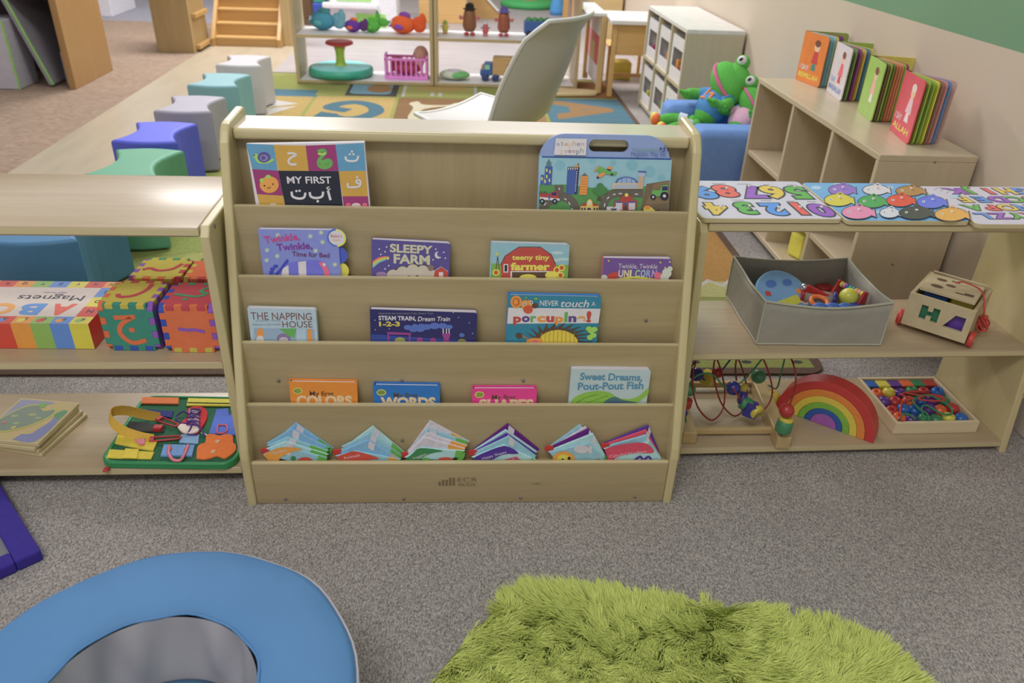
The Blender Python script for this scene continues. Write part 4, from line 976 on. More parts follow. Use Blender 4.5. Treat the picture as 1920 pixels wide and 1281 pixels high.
# ---- green busy board with buckles, laces and buttons
def busy_board():
    z = LB
    c = [at(183, 868, z=z), at(462, 880, z=z), at(470, 742, z=z), at(268, 736, z=z)]
    O = c[0]; X = (c[1] - c[0]); X.z = 0; F = frame(V3((O.x, O.y, z)), X, V3((-X.y, X.x, 0)))
    w = 0.288; d = 0.255
    F = frame(V3((-0.772, 1.338, z + 0.0004)), V3((1, -0.035, 0)), V3((0.035, 1, 0)))
    t = thing('busy_board', 'green plastic activity tray with buckles, laces and buttons on the bottom shelf', 'activity board', tuple(F @ V3((w / 2, d / 2, 0))))
    gp = mat((34, 146, 84), 0.35, 0.03, 20, gain=1.05); gf = mat((38, 108, 74), 0.9, 0.06, 120, gain=1.05, bump=0.3)
    b = MB(F)
    b.prism(rrect(0, 0, w, d, 0.03, 8), 0, 0.012, gp, 0.003, 3)
    rim = rrect(0.004, 0.004, w - 0.004, d - 0.004, 0.028, 8)
    b.tube([(p[0], p[1], 0.0125) for p in rim], 0.0048, gp, 8, closed=True)
    b.build('tray', t)
    b = MB(F); b.prism(rrect(0.012, 0.012, w - 0.012, d - 0.012, 0.024, 8), 0.012, 0.0132, gf); b.build('felt_pad', t)
    Fi = F.inverted()
    zz = 0.0135
    def L(u, v, h=0.0): p = Fi @ at(u, v, z=z + zz + h); return (p.x, p.y)
    def Ls(pts, h=0.0): return [L(*p, h) for p in pts]
    fo = felt(214, 116, 62); fo2 = felt(226, 112, 40); fy = felt(206, 184, 44); fb = felt(84, 110, 200); fl = felt(110, 150, 205); fw = felt(216, 200, 190); fr = felt(190, 44, 44)
    yl = mat((222, 176, 40), 0.75, 0.05, 200, gain=1.1, bump=0.3); rp = mat((190, 36, 44), 0.3, gain=1.1); pk = mat((226, 120, 140), 0.35, gain=1.1); pur = mat((84, 40, 140), 0.7, gain=1.1)
    def pad(nm, pts, m, th=0.004, h=0.0):
        b = MB(F @ T(0, 0, zz + h)); b.prism(Ls(pts, h), 0, th, m, 0.0012, 2); return b
    pad('p', [(265, 759), (267, 747), (336, 748), (335, 760)], fo).build('felt_strip', t, 'orange felt strip')
    b = pad('z', [(350, 763), (353, 749), (452, 751), (450, 764)], felt(206, 196, 60))
    b.tube([F.inverted() @ at(u, v, z=z + zz + 0.005) + V3((0, 0, -zz)) for u, v in ((352, 755), (448, 757))], 0.0012, CDK, 6); b.build('zip', t, 'yellow zip with a black pull')
    # yellow strap looped up, with a red snap clip at each end
    S3 = lambda u, v, h: Fi @ at(u, v, z=z + zz + h)
    strap = spline([S3(300, 783, 0.004), S3(268, 777, 0.014), S3(236, 770, 0.026), S3(212, 772, 0.034), S3(206, 782, 0.034), S3(214, 796, 0.026), S3(236, 810, 0.016), S3(262, 819, 0.008), S3(288, 824, 0.004)], 8)
    b = MB(F); b.ribbon(strap, (0.1, 0.6, 0.9), 0.022, 0.0022, yl); b.build('webbing_strap', t, 'yellow webbing strap curling up in a loop')
    for (u, v, u2, v2) in ((300, 786, 332, 798), (286, 824, 338, 820)):
        b = MB(F)
        a_, e_ = S3(u, v, 0.006), S3(u2, v2, 0.006); d_ = (e_ - a_).normalized(); n_ = V3((-d_.y, d_.x, 0))
        loop = [a_ + n_ * 0.006, a_ - n_ * 0.006, a_ + d_ * 0.012 - n_ * 0.007, e_ - d_ * 0.004 - n_ * 0.005, e_, e_ - d_ * 0.004 + n_ * 0.005, a_ + d_ * 0.012 + n_ * 0.007]
        b.tube(spline(loop, 4, True), 0.0022, rp, 6, True); b.box((-0.006, -0.008, -0.003), (0.004, 0.008, 0.004), rp, 0.001, 1, xf=frame(a_, d_, n_)); b.build('snap_clip', t, 'red plastic snap clip')
    b = pad('f', [(216, 834), (222, 817), (296, 830), (288, 848), (262, 844)], fy, 0.005); b.build('felt_pocket', t, 'yellow felt pocket')
    b = pad('f', [(200, 861), (206, 845), (290, 850), (284, 863)], fy, 0.004); b.box((0, 0, 0), (0.001, 0.001, 0.001), fy, xf=T(*L(240, 855), 0)); 
    b = pad('f', [(200, 861), (206, 845), (290, 850), (284, 863)], fy, 0.004); q = Ls([(230, 863), (236, 845), (262, 847), (258, 864)]); b.prism(q, 0.004, 0.007, felt(212, 190, 50), 0.001, 1); b.build('hook_and_loop_strap', t, 'yellow strap fastened with a wider yellow tab')
    b = pad('f', [(240, 801), (243, 792), (310, 800), (308, 812), (250, 812)], mat((60, 60, 60), 0.8, gain=1.0), 0.004); b.box((0, 0, 0), (0.02, 0.018, 0.012), rp, 0.003, 2, xf=T(*L(286, 812), 0.0)); b.build('buckle', t, 'black and red side-release buckle')
    b = pad('f', [(272, 778), (276, 770), (326, 774), (322, 786)], mat((40, 46, 130), 0.8, gain=1.1), 0.004); b.build('felt_patch', t, 'dark blue patch under the strap')
    b = pad('f', [(252, 826), (272, 824), (272, 834), (262, 836)], pk, 0.003, 0.006); b.build('zip_pull', t, 'pink pull')
    # the laced shoe
    sh = P2([(336, 806), (338, 798), (350, 786), (352, 772), (364, 766), (380, 767), (389, 775), (388, 790), (380, 804), (372, 814), (356, 817), (342, 814), (336, 806)], 4)
    b = pad('s', sh, fr, 0.006); b.prism(Ls(P2([(334, 806), (342, 800), (358, 803), (374, 806), (372, 814), (356, 818), (342, 815), (334, 806)], 4)), 0.004, 0.0085, fw, 0.001, 1)
    b.prism(Ls([(352, 798), (356, 772), (374, 772), (374, 800)]), 0.005, 0.0075, felt(176, 160, 170)); b.build('toy_shoe', t, 'red felt shoe with a white toe')
    b = MB(F)
    for i in range(4):
        p, q3 = S3(350, 776 + i * 7, 0.009), S3(376, 778 + i * 7, 0.009); r_ = S3(363, 775 + i * 7, 0.013)
        b.tube(spline([p, r_, q3], 5), 0.0017, pur, 6)
    for pts in (((362, 784, .012), (346, 772, .012), (330, 782, .006), (342, 794, .008), (362, 790, .012)), ((362, 790, .012), (356, 806, .010), (352, 814, .006), (370, 816, .004)), ((362, 788, .012), (374, 802, .010), (384, 816, .004), (391, 818, .003)), ((366, 778, .012), (376, 769, .010), (358, 768, .012), (364, 780, .012))):
        b.tube(spline([S3(*p) for p in pts], 6), 0.0019, pur, 6)
    b.tube([S3(378, 811, .004), S3(388, 817, .004)], 0.002, fw, 6)
    b.build('shoelace', t, 'purple shoelace tied in a bow')
    # overall with a buckle, handbag, buttoned vest
    b = pad('o', [(392, 815), (398, 797), (406, 770), (428, 768), (430, 782), (436, 776), (448, 780), (444, 818)], fb, 0.004); b.build('felt_overall', t, 'blue felt overall')
    b = MB(F); b.tube(spline([S3(408, 802, .006), S3(411, 797, .006), S3(425, 798, .006), S3(424, 810, .006), S3(408, 812, .006)], 3, True), 0.0018, mat((214, 80, 80), 0.3), 6, True); b.build('ring_buckle', t, 'red ring buckle')
    b = pad('h', [(336, 832), (340, 816), (374, 817), (372, 834)], felt(126, 165, 205), 0.003); b.build('felt_bag_flap', t, 'pale blue flap')
    b = pad('h', [(302, 858), (308, 837), (366, 838), (361, 858)], fl, 0.006); b.build('felt_bag', t, 'blue felt bag')
    b = MB(F); b.tube(spline([S3(318, 836, .008), S3(316, 850, .008), S3(324, 862, .008), S3(338, 863, .008), S3(346, 852, .008), S3(353, 835, .008)], 6), 0.0034, pk, 8); b.build('bag_handle', t, 'pink bag handle')
    for (u, v) in ((319, 841), (348, 841)):
        b = MB(F @ T(*L(u, v, .01), zz + 0.008)); b.lathe([(0, 0.003), (0.003, 0.0025), (0.004, 0)], mat((220, 90, 60), 0.3), 12); b.build('bead', t)
    b = pad('v', P2([(369, 862), (370, 844), (376, 836), (385, 833), (388, 819), (400, 817), (412, 820), (424, 817), (437, 820), (438, 832), (443, 838), (442, 848), (430, 858), (420, 862), (408, 858), (394, 862), (382, 864), (369, 862)], 3), fo2, 0.005); b.build('felt_vest', t, 'orange felt vest')
    for (u, v) in ((408, 829), (400, 848)):
        b = MB(F @ T(*L(u, v, .005), zz + 0.005)); b.lathe([(0, 0.0025), (0.005, 0.0025), (0.0058, 0.0015), (0.0058, 0)], mat((204, 160, 110), 0.35), 16); b.build('button', t, 'round tan button')
    b = MB(F @ T(0.018, -0.006, -0.001)); b.prism(rrect(-0.006, -0.008, 0.006, 0.006, 0.003), 0.002, 0.006, rp, 0.001, 1); b.build('hanging_tag', t, 'small red tag at the front edge')
busy_board()
# ================================================================ on the right low shelf
# ---- three peg puzzles on top
PZ = RH + 0.0006
PH = 0.010
def oriented(p0, p1): X = (p1 - p0); X.z = 0; return X.normalized()
def glyph_chunky(b, ch, u, v, h_px, m, rot=PI, bold=0.06, zt=0, sx=1.0):
    """a chunky printed digit with a dark outline and a small wooden peg"""
    p = at(u, v, z=zt); k = (at(u, v + 10, z=zt) - p).length / 10
    kx = (at(u + 10, v, z=zt) - p).length / 10
    h = h_px * k
    F = T(*p) @ R(rot + 0.03)
    b.text(ch, 0, -h / 2, h, M_dk_out, z=0.0003, align='CENTER', bold=bold + 0.045, w=None, xf=F @ S(sx, 1, 1)); b.text(ch, 0, -h / 2, h, m, z=0.0006, align='CENTER', bold=bold, xf=F @ S(sx, 1, 1))
    return F
M_dk_out = colr(70, 66, 80)
def top_puzzles():
    yb = lambda v: 0
    corners = [((1306, 338), (1521, 342), (1588, 414), (1318, 410)), ((1522, 342), (1745, 345), (1832, 420), (1589, 414)), ((1746, 345), (1990, 350), (2090, 428), (1834, 421))]
    labs = ['wooden number puzzle with big coloured digits, nearest the book stand', 'wooden puzzle of coloured fish on blue, in the middle of the shelf top', 'wooden letter puzzle with small coloured shapes, at the right end of the shelf top']
    objs = []
    zt = PZ + PH
    for i, c in enumerate(corners):
        q = [at(u, v, z=zt) for u, v in c]
        O = q[3]; X = (q[2] - q[3]); w = X.length - 0.0035
        F = frame(V3((O.x, O.y, PZ)), V3((1, 0.022, 0)), V3((-0.022, 1, 0))); d = 0.243
        b = MB(F); b.prism(rrect(0, 0, w, d, 0.012, 5), 0, PH, M_ply, 0.001, 1)
        pr = colr(196, 190, 205) if i != 1 else colr(110, 165, 215)
        b.flat(rrect(0.0012, 0.0012, w - 0.0012, d - 0.0012, 0.011, 5), pr, PH + 0.0002)
        objs.append((b, F, w, d))
    # numbers
    b = objs[0][0]; b.xf = Matrix.Identity(4); zz = zt + 0.0003
    cR, cG, cB, cY, cP = colr(226, 90, 84), colr(92, 170, 74), colr(84, 142, 220), colr(214, 182, 62), colr(150, 84, 190)
    for (ch, u, v, m) in (('9', 1322, 362, cB), ('8', 1361, 359, cR), ('7', 1409, 361, cP), ('6', 1450, 361, cY), ('5', 1497, 362, cG), ('4', 1344, 392, cY), ('3', 1398, 391, cG), ('2', 1452, 393, cB), ('1', 1499, 392, cR), ('0', 1540, 395, cP)):
        glyph_chunky(b, ch, u, v, 20, m, zt=zz, sx=0.95, bold=0.045)
    for (u, v, wd) in ((1347, 344, 24), (1395, 345, 26), (1438, 346, 14), (1485, 347, 18), (1330, 374, 18), (1383, 375, 22), (1436, 376, 20), (1482, 377, 14), (1522, 378, 18)):
        F2 = Flat(b, zz); F2.line([(u - wd / 2, v), (u + wd / 2, v + .5)], 1.5, colr(150, 148, 160))
    o1 = b.build('puzzle_board', None, labs[0], 'puzzle', 'wooden puzzles on the right shelf top')
    for (u, v) in ((1362, 356), (1404, 352), (1444, 352), (1490, 353), (1351, 391), (1405, 389), (1459, 391), (1500, 391), (1540, 391)):
        p = at(u, v, z=zz); bb = MB(T(*p)); bb.lathe([(0, 0.006), (0.003, 0.0055), (0.0038, 0.004), (0.002, 0.002), (0.002, 0)], colr(210, 200, 200), 10); bb.build('peg', o1)
    # fish
    b = objs[1][0]; b.xf = Matrix.Identity(4); f2 = Flat(b, zz)
    for (u, v, r) in ((1530, 352, 10), (1570, 346, 8), (1640, 398, 10), (1700, 402, 12), (1790, 368, 10), (1565, 385, 9), (1610, 402, 9), (1668, 352, 8), (1754, 382, 8)): f2.dot(u, v, r, colr(165, 195, 225), r * 0.35)
    fish = [(1578, 356, colr(146, 104, 196), 24, 10), (1642, 356, colr(205, 200, 205), 24, 9), (1706, 358, colr(176, 130, 70), 26, 9), (1572, 375, colr(205, 190, 50), 26, 11), (1635, 378, colr(66, 160, 82), 26, 11), (1688, 376, colr(220, 76, 54), 25, 11), (1746, 379, colr(94, 112, 220), 26, 11),
            (1608, 398, colr(230, 130, 170), 29, 12), (1668, 399, colr(200, 200, 210), 18, 9), (1716, 399, colr(70, 74, 70), 30, 11), (1783, 402, colr(224, 160, 60), 30, 12)]
    for (u, v, m, rx, ry) in fish:
        f2.poly([(u + rx * .6, v + 2), (u + rx * 1.15, v - ry * .6), (u + rx * 1.25, v + ry * .9)], M_dk_out); f2.dot(u, v, rx + 1.5, M_dk_out, ry + 1.2, 20); f2.dot(u, v, rx, m, ry, 20); f2.poly([(u + rx * .6, v + 2), (u + rx * 1.08, v - ry * .45), (u + rx * 1.18, v + ry * .75)], m)
        f2.line([(u - 4, v - ry), (u + 4, v - ry * 1.35), (u + 10, v - ry * .9)], 2, m); f2.dot(u - rx * .55, v - 1, 3, colr(220, 220, 220), 2); f2.dot(u - rx * .55, v - 1, 1.3, CDK, 1)
    o2 = b.build('puzzle_board', None, labs[1], 'puzzle', 'wooden puzzles on the right shelf top')
    for (u, v, m, rx, ry) in fish:
        p = at(u + 2, v - 2, z=zz); bb = MB(T(*p)); bb.lathe([(0, 0.006), (0.003, 0.0055), (0.0038, 0.004), (0.002, 0.002), (0.002, 0)], colr(210, 200, 200), 10); bb.build('peg', o2)
    # letters
    b = objs[2][0]; b.xf = Matrix.Identity(4)
    al = 'KJIHGFEDCBAPONMLZYXWVUTSRQ'; cs = [cP, cY, cG, cB, cR]
    i = 0
    for r_ in range(4):
        for k in range(5):
            u = 1790 + k * 32 + r_ * 18; v = 359 + r_ * 15.5
            if u < 1990: glyph_chunky(b, al[i], u, v, 9, cs[(i * 2 + r_) % 5], zt=zz, sx=1.15, bold=0.04)
            i += 1
    f2 = Flat(b, zz)
    for k in range(5): f2.line([(1752 + k * 11, 356 + k * 3.2), (1758 + k * 11, 352 + k * 3.2)], 1.4, colr(150, 148, 160))
    b.build('puzzle_board', None, labs[2], 'puzzle', 'wooden puzzles on the right shelf top')
top_puzzles()

# ---- fabric bin with toys in it
def bin_():
    F = T(0.677, 1.484, RM + 0.0004) @ R(-0.012)
    w, d, h, t_ = 0.292, 0.242, 0.112, 0.003
    fab = mat((152, 148, 136), 0.9, 0.04, 40, gain=1.15, bump=0.35, bscale=500, spec=0.15); trim = mat((166, 164, 146), 0.8, gain=1.2)
    t = thing('fabric_bin', 'open grey fabric storage bin full of baby toys on the middle shelf', 'bin', tuple(F @ V3((w / 2, d / 2, 0))))
    def wall(nm, x0, y0, x1, y1, bow):
        n = 14; vs = []; fs = []
        L = V3((x1 - x0, y1 - y0, 0)); nn = V3((-L.y, L.x, 0)).normalized()
        for i in range(n + 1):
            s = i / n; k = math.sin(PI * s)
            for j in range(6):
                z = h * j / 5
                for side in (0, 1):
                    p = V3((x0, y0, 0)) + L * s + nn * (t_ * side - bow * k * (j / 5) ** 1.5 + 0.0012 * math.sin(9 * s + 5 * j) * k)
                    sag = 0.012 * k if bow else 0.003 * k
                    vs.append((p.x, p.y, z - sag * (j / 5)))
        def id_(i, j, s): return (i * 6 + j) * 2 + s
        for i in range(n):
            for j in range(5):
                fs.append([id_(i, j, 0), id_(i + 1, j, 0), id_(i + 1, j + 1, 0), id_(i, j + 1, 0)]); fs.append([id_(i, j, 1), id_(i, j + 1, 1), id_(i + 1, j + 1, 1), id_(i + 1, j, 1)])
            fs.append([id_(i, 5, 0), id_(i + 1, 5, 0), id_(i + 1, 5, 1), id_(i, 5, 1)])
        b = MB(F); b.add(vs, fs, fab, True)
        b.tube([vs[(i * 6 + 5) * 2] for i in range(n + 1)], 0.0028, trim, 6)
        b.tube([V3(vs[(i * 6) * 2]) + V3((0, 0, 0.003)) for i in range(n + 1)], 0.0022, trim, 6)
        b.build('side', t)
    wall('f', 0, 0, w, 0, 0.006); wall('b', w, d, 0, d, 0.004); wall('l', 0, d, 0, 0, -0.006); wall('r', w, 0, w, d, 0.004)
    b = MB(F); b.box((0.003, 0.003, 0), (w - 0.003, d - 0.003, 0.004), fab); b.build('base', t)
    for (x, y) in ((0, 0), (w, 0), (w, d), (0, d)):
        b = MB(F); b.tube([(x, y, 0.003), (x, y, h)], 0.0024, trim, 6); b.build('seam_piping', t)
    red = mat((176, 34, 36), 0.25, gain=1.15); yel = mat((206, 206, 60), 0.3, gain=1.15); met = mat((190, 190, 190), 0.2, metal=0.9)
    def cz(u, v, z): return at(u, v, z=z)
    # round blue game disc leaning on the left wall
    p = V3((0.776, 1.60, RM + 0.060)); N = V3((0.22, -0.55, 0.80)).normalized(); X = V3((1, 0.4, 0)); X = (X - N * X.dot(N)).normalized(); Y = N.cross(X)
    FF = frame(p, X, Y)
    tt = thing('round_toy_disc', 'pale blue round toy disc with a yellow label standing in the grey bin', 'toy', tuple(p - V3((0, 0, 0.05))), 'toys in the grey bin')
    b = MB(FF); b.prism(circ(0, 0, 0.078, n=40), -0.012, 0, colr(112, 156, 200), 0.002, 2); b.build('disc', tt)
    b = MB(FF); b.prism([(-0.03, -0.028), (0.04, -0.018), (0.038, 0.004), (-0.034, -0.004)], 0.0004, 0.0012, yel)
    b.flat(circ(-0.02, 0.045, 0.016, 0.010), colr(76, 116, 190), 0.0006); b.flat(circ(0.028, 0.04, 0.014, 0.009), colr(76, 116, 190), 0.0006); b.flat(circ(0.048, 0.012, 0.007), CORG, 0.0006); b.flat(circ(0.052, -0.014, 0.012), CW, 0.0006); b.flat(circ(0.052, -0.014, 0.007), CRED, 0.0008)
    b.flat([(-0.05, 0.018), (-0.035, 0.014), (-0.033, 0.026), (-0.047, 0.03)], CRED, 0.0006)
    b.build('label', tt)
    z0 = RM + 0.006
    # yellow ball
    c = at(1591, 557, z=RM + 0.068); b = MB(T(*c)); b.ball((0, 0, 0), 0.022, yel, 24); b.build('toy_ball', None, 'yellow ball in the grey bin', 'ball', 'toys in the grey bin')
    # bead bar: red end plates with a rod of beads between
    a = at(1576, 532, z=RM + 0.080); e = at(1620, 553, z=RM + 0.080); D = (e - a); Ln = D.length; D.normalize(); FB = frame(a, D, UPW)
    tt = thing('bead_rattle', 'red bead rattle with a row of coloured beads at the right of the grey bin', 'toy', tuple((a + e) / 2 - V3((0, 0, 0.06))), 'toys in the grey bin')
    b = MB(FB); b.tube([(0, 0, 0), (Ln, 0, 0)], 0.002, met); b.build('rod', tt)
    bc = [yel, mat((200, 110, 130), .3), mat((50, 70, 170), .3), mat((40, 150, 90), .3), mat((60, 130, 150), .3), mat((226, 150, 50), .3), mat((230, 130, 150), .3), yel]
    for i, m in enumerate(bc):
        b = MB(FB); b.lathe([(0.002, -0.0032), (0.006, -0.0030), (0.0075, 0), (0.006, 0.0030), (0.002, 0.0032)], m, 14, xf=T(Ln * (i + 0.5) / 8, 0, 0) @ R(PI / 2, 'Y') @ S(1, 1, Ln / 8 / 0.0066)); b.build('bead', tt)
    for x in (-0.003, Ln + 0.003):
        b = MB(FB @ frame((x, 0, 0), (0, -1, 0.35), (0, 0, 1))); b.prism(P2([(-0.008, -0.006), (-0.008, 0.008), (0.004, 0.010), (0.05, 0.018), (0.058, 0.0), (0.05, -0.02), (0.004, -0.010), (-0.008, -0.006)], 3), -0.003, 0.003, red, 0.001, 2)
        b.lathe([(0, 0.005), (0.003, 0.0045), (0.004, 0.003)], met, 10); b.build('end_plate', tt)
    # clear drum with red cross pieces
    a = at(1507, 553, z=RM + 0.06); e = at(1560, 562, z=RM + 0.06); D = (e - a); Ln = D.length; D.normalize(); FB = frame(a, D, UPW)
    tt = thing('drum_rattle', 'clear drum rattle with red triangular ends in the grey bin', 'toy', tuple((a + e) / 2 - V3((0, 0, 0.03))), 'toys in the grey bin')
    b = MB(FB @ R(PI / 2, 'Y')); b.lathe([(0, 0), (0.017, 0), (0.017, Ln), (0, Ln)], mat((150, 140, 130), 0.1, 0.1, 60), 20); b.build('drum', tt)
    for (x, m) in ((-0.003, red), (Ln + 0.004, mat((36, 40, 120), .3))):
        b = MB(FB @ T(x, 0, 0) @ R(PI / 2, 'Y')); b.lathe([(0, -0.004), (0.019, -0.004), (0.021, 0), (0.019, 0.004), (0, 0.004)], m, 18); b.build('end_cap', tt)
    b = MB(FB); b.box((0.0, -0.008, 0.004), (Ln * 1.1, 0.012, 0.012), red, 0.003, 2, xf=T(0, 0.022, 0.0) @ R(-0.35)); b.build('handle', tt)
    b = MB(FB); b.ball((-0.004, 0.022, 0.004), 0.009, met, 14); b.build('bell', tt, 'silver bell')
    c = at(1536, 566, z=RM + 0.068)
    b = MB(T(*c) @ R(0.25, 'X')); b.tube([(0.019 * math.cos(2 * PI * i / 24), 0.019 * math.sin(2 * PI * i / 24), 0) for i in range(24)], 0.0055, mat((220, 110, 40), 0.3), 10, True); b.build('teething_ring', None, 'orange ring in the middle of the grey bin', 'ring', 'toys in the grey bin')
    c = at(1560, 577, z=RM + 0.066)
    b = MB(T(*c)); 
    for dx in (-0.03, 0, 0.03): b.ball((dx, 0, 0), (0.019, 0.012, 0.012), mat((60, 104, 190), 0.35), 16)
    b.build('soft_toy_piece', None, 'blue rounded toy at the front of the grey bin', 'toy', 'toys in the grey bin')
    for (u, v, z_, m, lab) in ((1600, 583, 0.05, mat((40, 60, 150), .35), 'dark blue block low in the grey bin beside the yellow ball'), (1545, 545, 0.03, mat((170, 40, 44), .35), 'red block behind the orange ring in the grey bin'), (1488, 585, 0.02, mat((60, 130, 80), .35), 'green block at the bottom of the grey bin')):
        c = at(u, v, z=RM + z_); b = MB(T(*c) @ R(0.4)); b.box((-0.02, -0.016, -0.014), (0.02, 0.016, 0.014), m, 0.003, 2); b.build('toy_block', None, lab, 'block', 'toys in the grey bin')
bin_()

# ---- shape sorting cart
def cart():
    z = 0.286
    O = V3((1.058, 1.566, z)); X = V3((0.101, -0.097, 0)).normalized(); F = frame(O, X, V3((-X.y, X.x, 0)))
    w, d, h, th = 0.142, 0.164, 0.082, 0.008
    wd = wood((190, 174, 138), 'X', 0.5, gain=1.25); wdy = wood((178, 160, 124), 'Y', 0.5, gain=1.25)
    red = mat((196, 58, 46), 0.35, gain=1.2)
    t = thing('shape_sorter_cart', 'wooden shape sorter cart with red wheels on the middle shelf', 'toy cart', (*(F @ V3((w / 2, d / 2, 0))).xy, RM))
    # front wall, cut through with an H and an A shaped hole
    b = MB(F @ R(PI / 2, 'X') @ T(0, 0, -th))
    Hs = [(0.040, 0.026), (0.055, 0.026), (0.055, 0.037), (0.066, 0.037), (0.066, 0.026), (0.081, 0.026), (0.081, 0.062), (0.066, 0.062), (0.066, 0.050), (0.055, 0.050), (0.055, 0.062), (0.040, 0.062)]
    As = [(0.086, 0.024), (0.128, 0.024), (0.128, 0.060), (0.108, 0.060)]
    Hs = [(x - 0.008, y) for x, y in Hs]
    # strips of board around the two holes
    def rect(x0, y0, x1, y1): b.prism([(x0, y0), (x1, y0), (x1, y1), (x0, y1)], 0, th, wd)
    rect(0, 0, w, 0.024); rect(0, 0.062, w, h); rect(0, 0.024, 0.032, 0.062); rect(0.128, 0.024, w, 0.062)
    b.prism([(0.032, 0.024), (0.073, 0.024), (0.086, 0.024), (0.106, 0.060), (0.128, 0.060), (0.128, 0.062), (0.032, 0.062), (0.032, 0.0618), (0.073, 0.0618), (0.073, 0.026), (0.058, 0.026), (0.058, 0.037), (0.047, 0.037), (0.047, 0.026), (0.032, 0.026)], 0, th, wd)
    b.prism([(0.047, 0.050), (0.058, 0.050), (0.058, 0.0618), (0.047, 0.0618)], 0, th, wd)
    b.build('front_wall', t)
    b = MB(F); b.box((0, th, 0), (th, d, h), wdy); b.build('side_wall', t)
    b = MB(F); b.box((w - th, th, 0), (w, d, h), wdy); b.build('side_wall', t)
    b = MB(F); b.box((th, d - th, 0), (w - th, d, h + 0.006), wd, 0.001, 1); b.build('back_wall', t)
    b = MB(F); b.box((th, th, 0), (w - th, d - th, 0.006), wd); b.build('floor_board', t)
    # lid, resting askew over the near half
    FL_ = F @ T(0.011, 0.026, h + 0.002) @ R(-0.05, 'X') @ R(0.03)
    b = MB(FL_); b.prism(rrect(0, 0, w - 0.022, d - 0.046, 0.003), 0, 0.009, wd, 0.001, 1)
    sl_ = mat((92, 72, 48), 0.8)
    for (x, y, r, n) in ((0.03, 0.085, 0.013, 6), (0.055, 0.06, 0.011, 20), (0.03, 0.032, 0.014, 20)): b.flat(circ(x, y, r, r * 0.8, n), sl_, 0.0093)
    b.flat([(0.072, 0.02), (0.11, 0.024), (0.11, 0.04), (0.09, 0.04), (0.09, 0.03), (0.072, 0.028)], sl_, 0.0093); b.flat([(0.05, 0.092), (0.068, 0.092), (0.068, 0.1), (0.05, 0.1)], sl_, 0.0093)
    b.build('lid', t)
    for (x, y) in ((-0.008, 0.022), (w + 0.008, 0.022), (-0.008, d - 0.028), (w + 0.008, d - 0.028)):
        b = MB(F @ T(x, y, RM + 0.0195 - z) @ R(PI / 2, 'Y')); b.lathe([(0, -0.006), (0.017, -0.006), (0.019, -0.004), (0.019, 0.004), (0.017, 0.006), (0, 0.006)], red, 24)
        b.lathe([(0, 0.0068), (0.004, 0.0066), (0.005, 0.006)], M_white, 10); b.build('wheel', t)
    b = MB(F); b.tube(spline([(w * 0.5, d * 0.55, h + 0.018), (w * 0.62, d * 0.6, h + 0.022), (w * 0.9, d * 0.55, h + 0.016), (w + 0.006, d * 0.4, h - 0.012), (w + 0.010, d * 0.42, 0.05), (w + 0.014, d * 0.5, 0.03)], 8), 0.0018, red, 6); b.build('pull_cord', t, 'red pull cord')
    b = MB(F); 
    for i in range(4): b.tube([(w + 0.014 + 0.012 * math.cos(2 * PI * k / 14 + i), d * 0.5 + 0.012 * math.sin(2 * PI * k / 14 + i) * 0.6, 0.022 + 0.014 * math.sin(2 * PI * k / 14) + i * 0.003) for k in range(14)], 0.0018, red, 6, True)
    b.build('cord_bundle', t)
    for (x0, y0, x1, y1, z0, z1, m, lab) in ((0.014, 0.012, 0.075, 0.05, 0.0065, 0.06, mat((30, 110, 80), .4), 'green shape block behind the H hole of the cart'), (0.088, 0.02, 0.13, 0.055, 0.0065, 0.05, mat((100, 60, 160), .4), 'purple shape block behind the A hole of the cart'),
                                  (0.02, 0.055, 0.07, 0.09, 0.0065, 0.07, mat((40, 90, 180), .4), 'blue shape block under the lid of the cart'), (0.078, 0.06, 0.128, 0.10, 0.0065, 0.074, mat((206, 190, 50), .4), 'yellow shape block under the lid of the cart')):
        b = MB(F); b.box((x0, y0, z0), (x1, y1, z1), m, 0.002, 2); b.build('shape_block', None, lab, 'block', 'shape blocks in the cart')
cart()

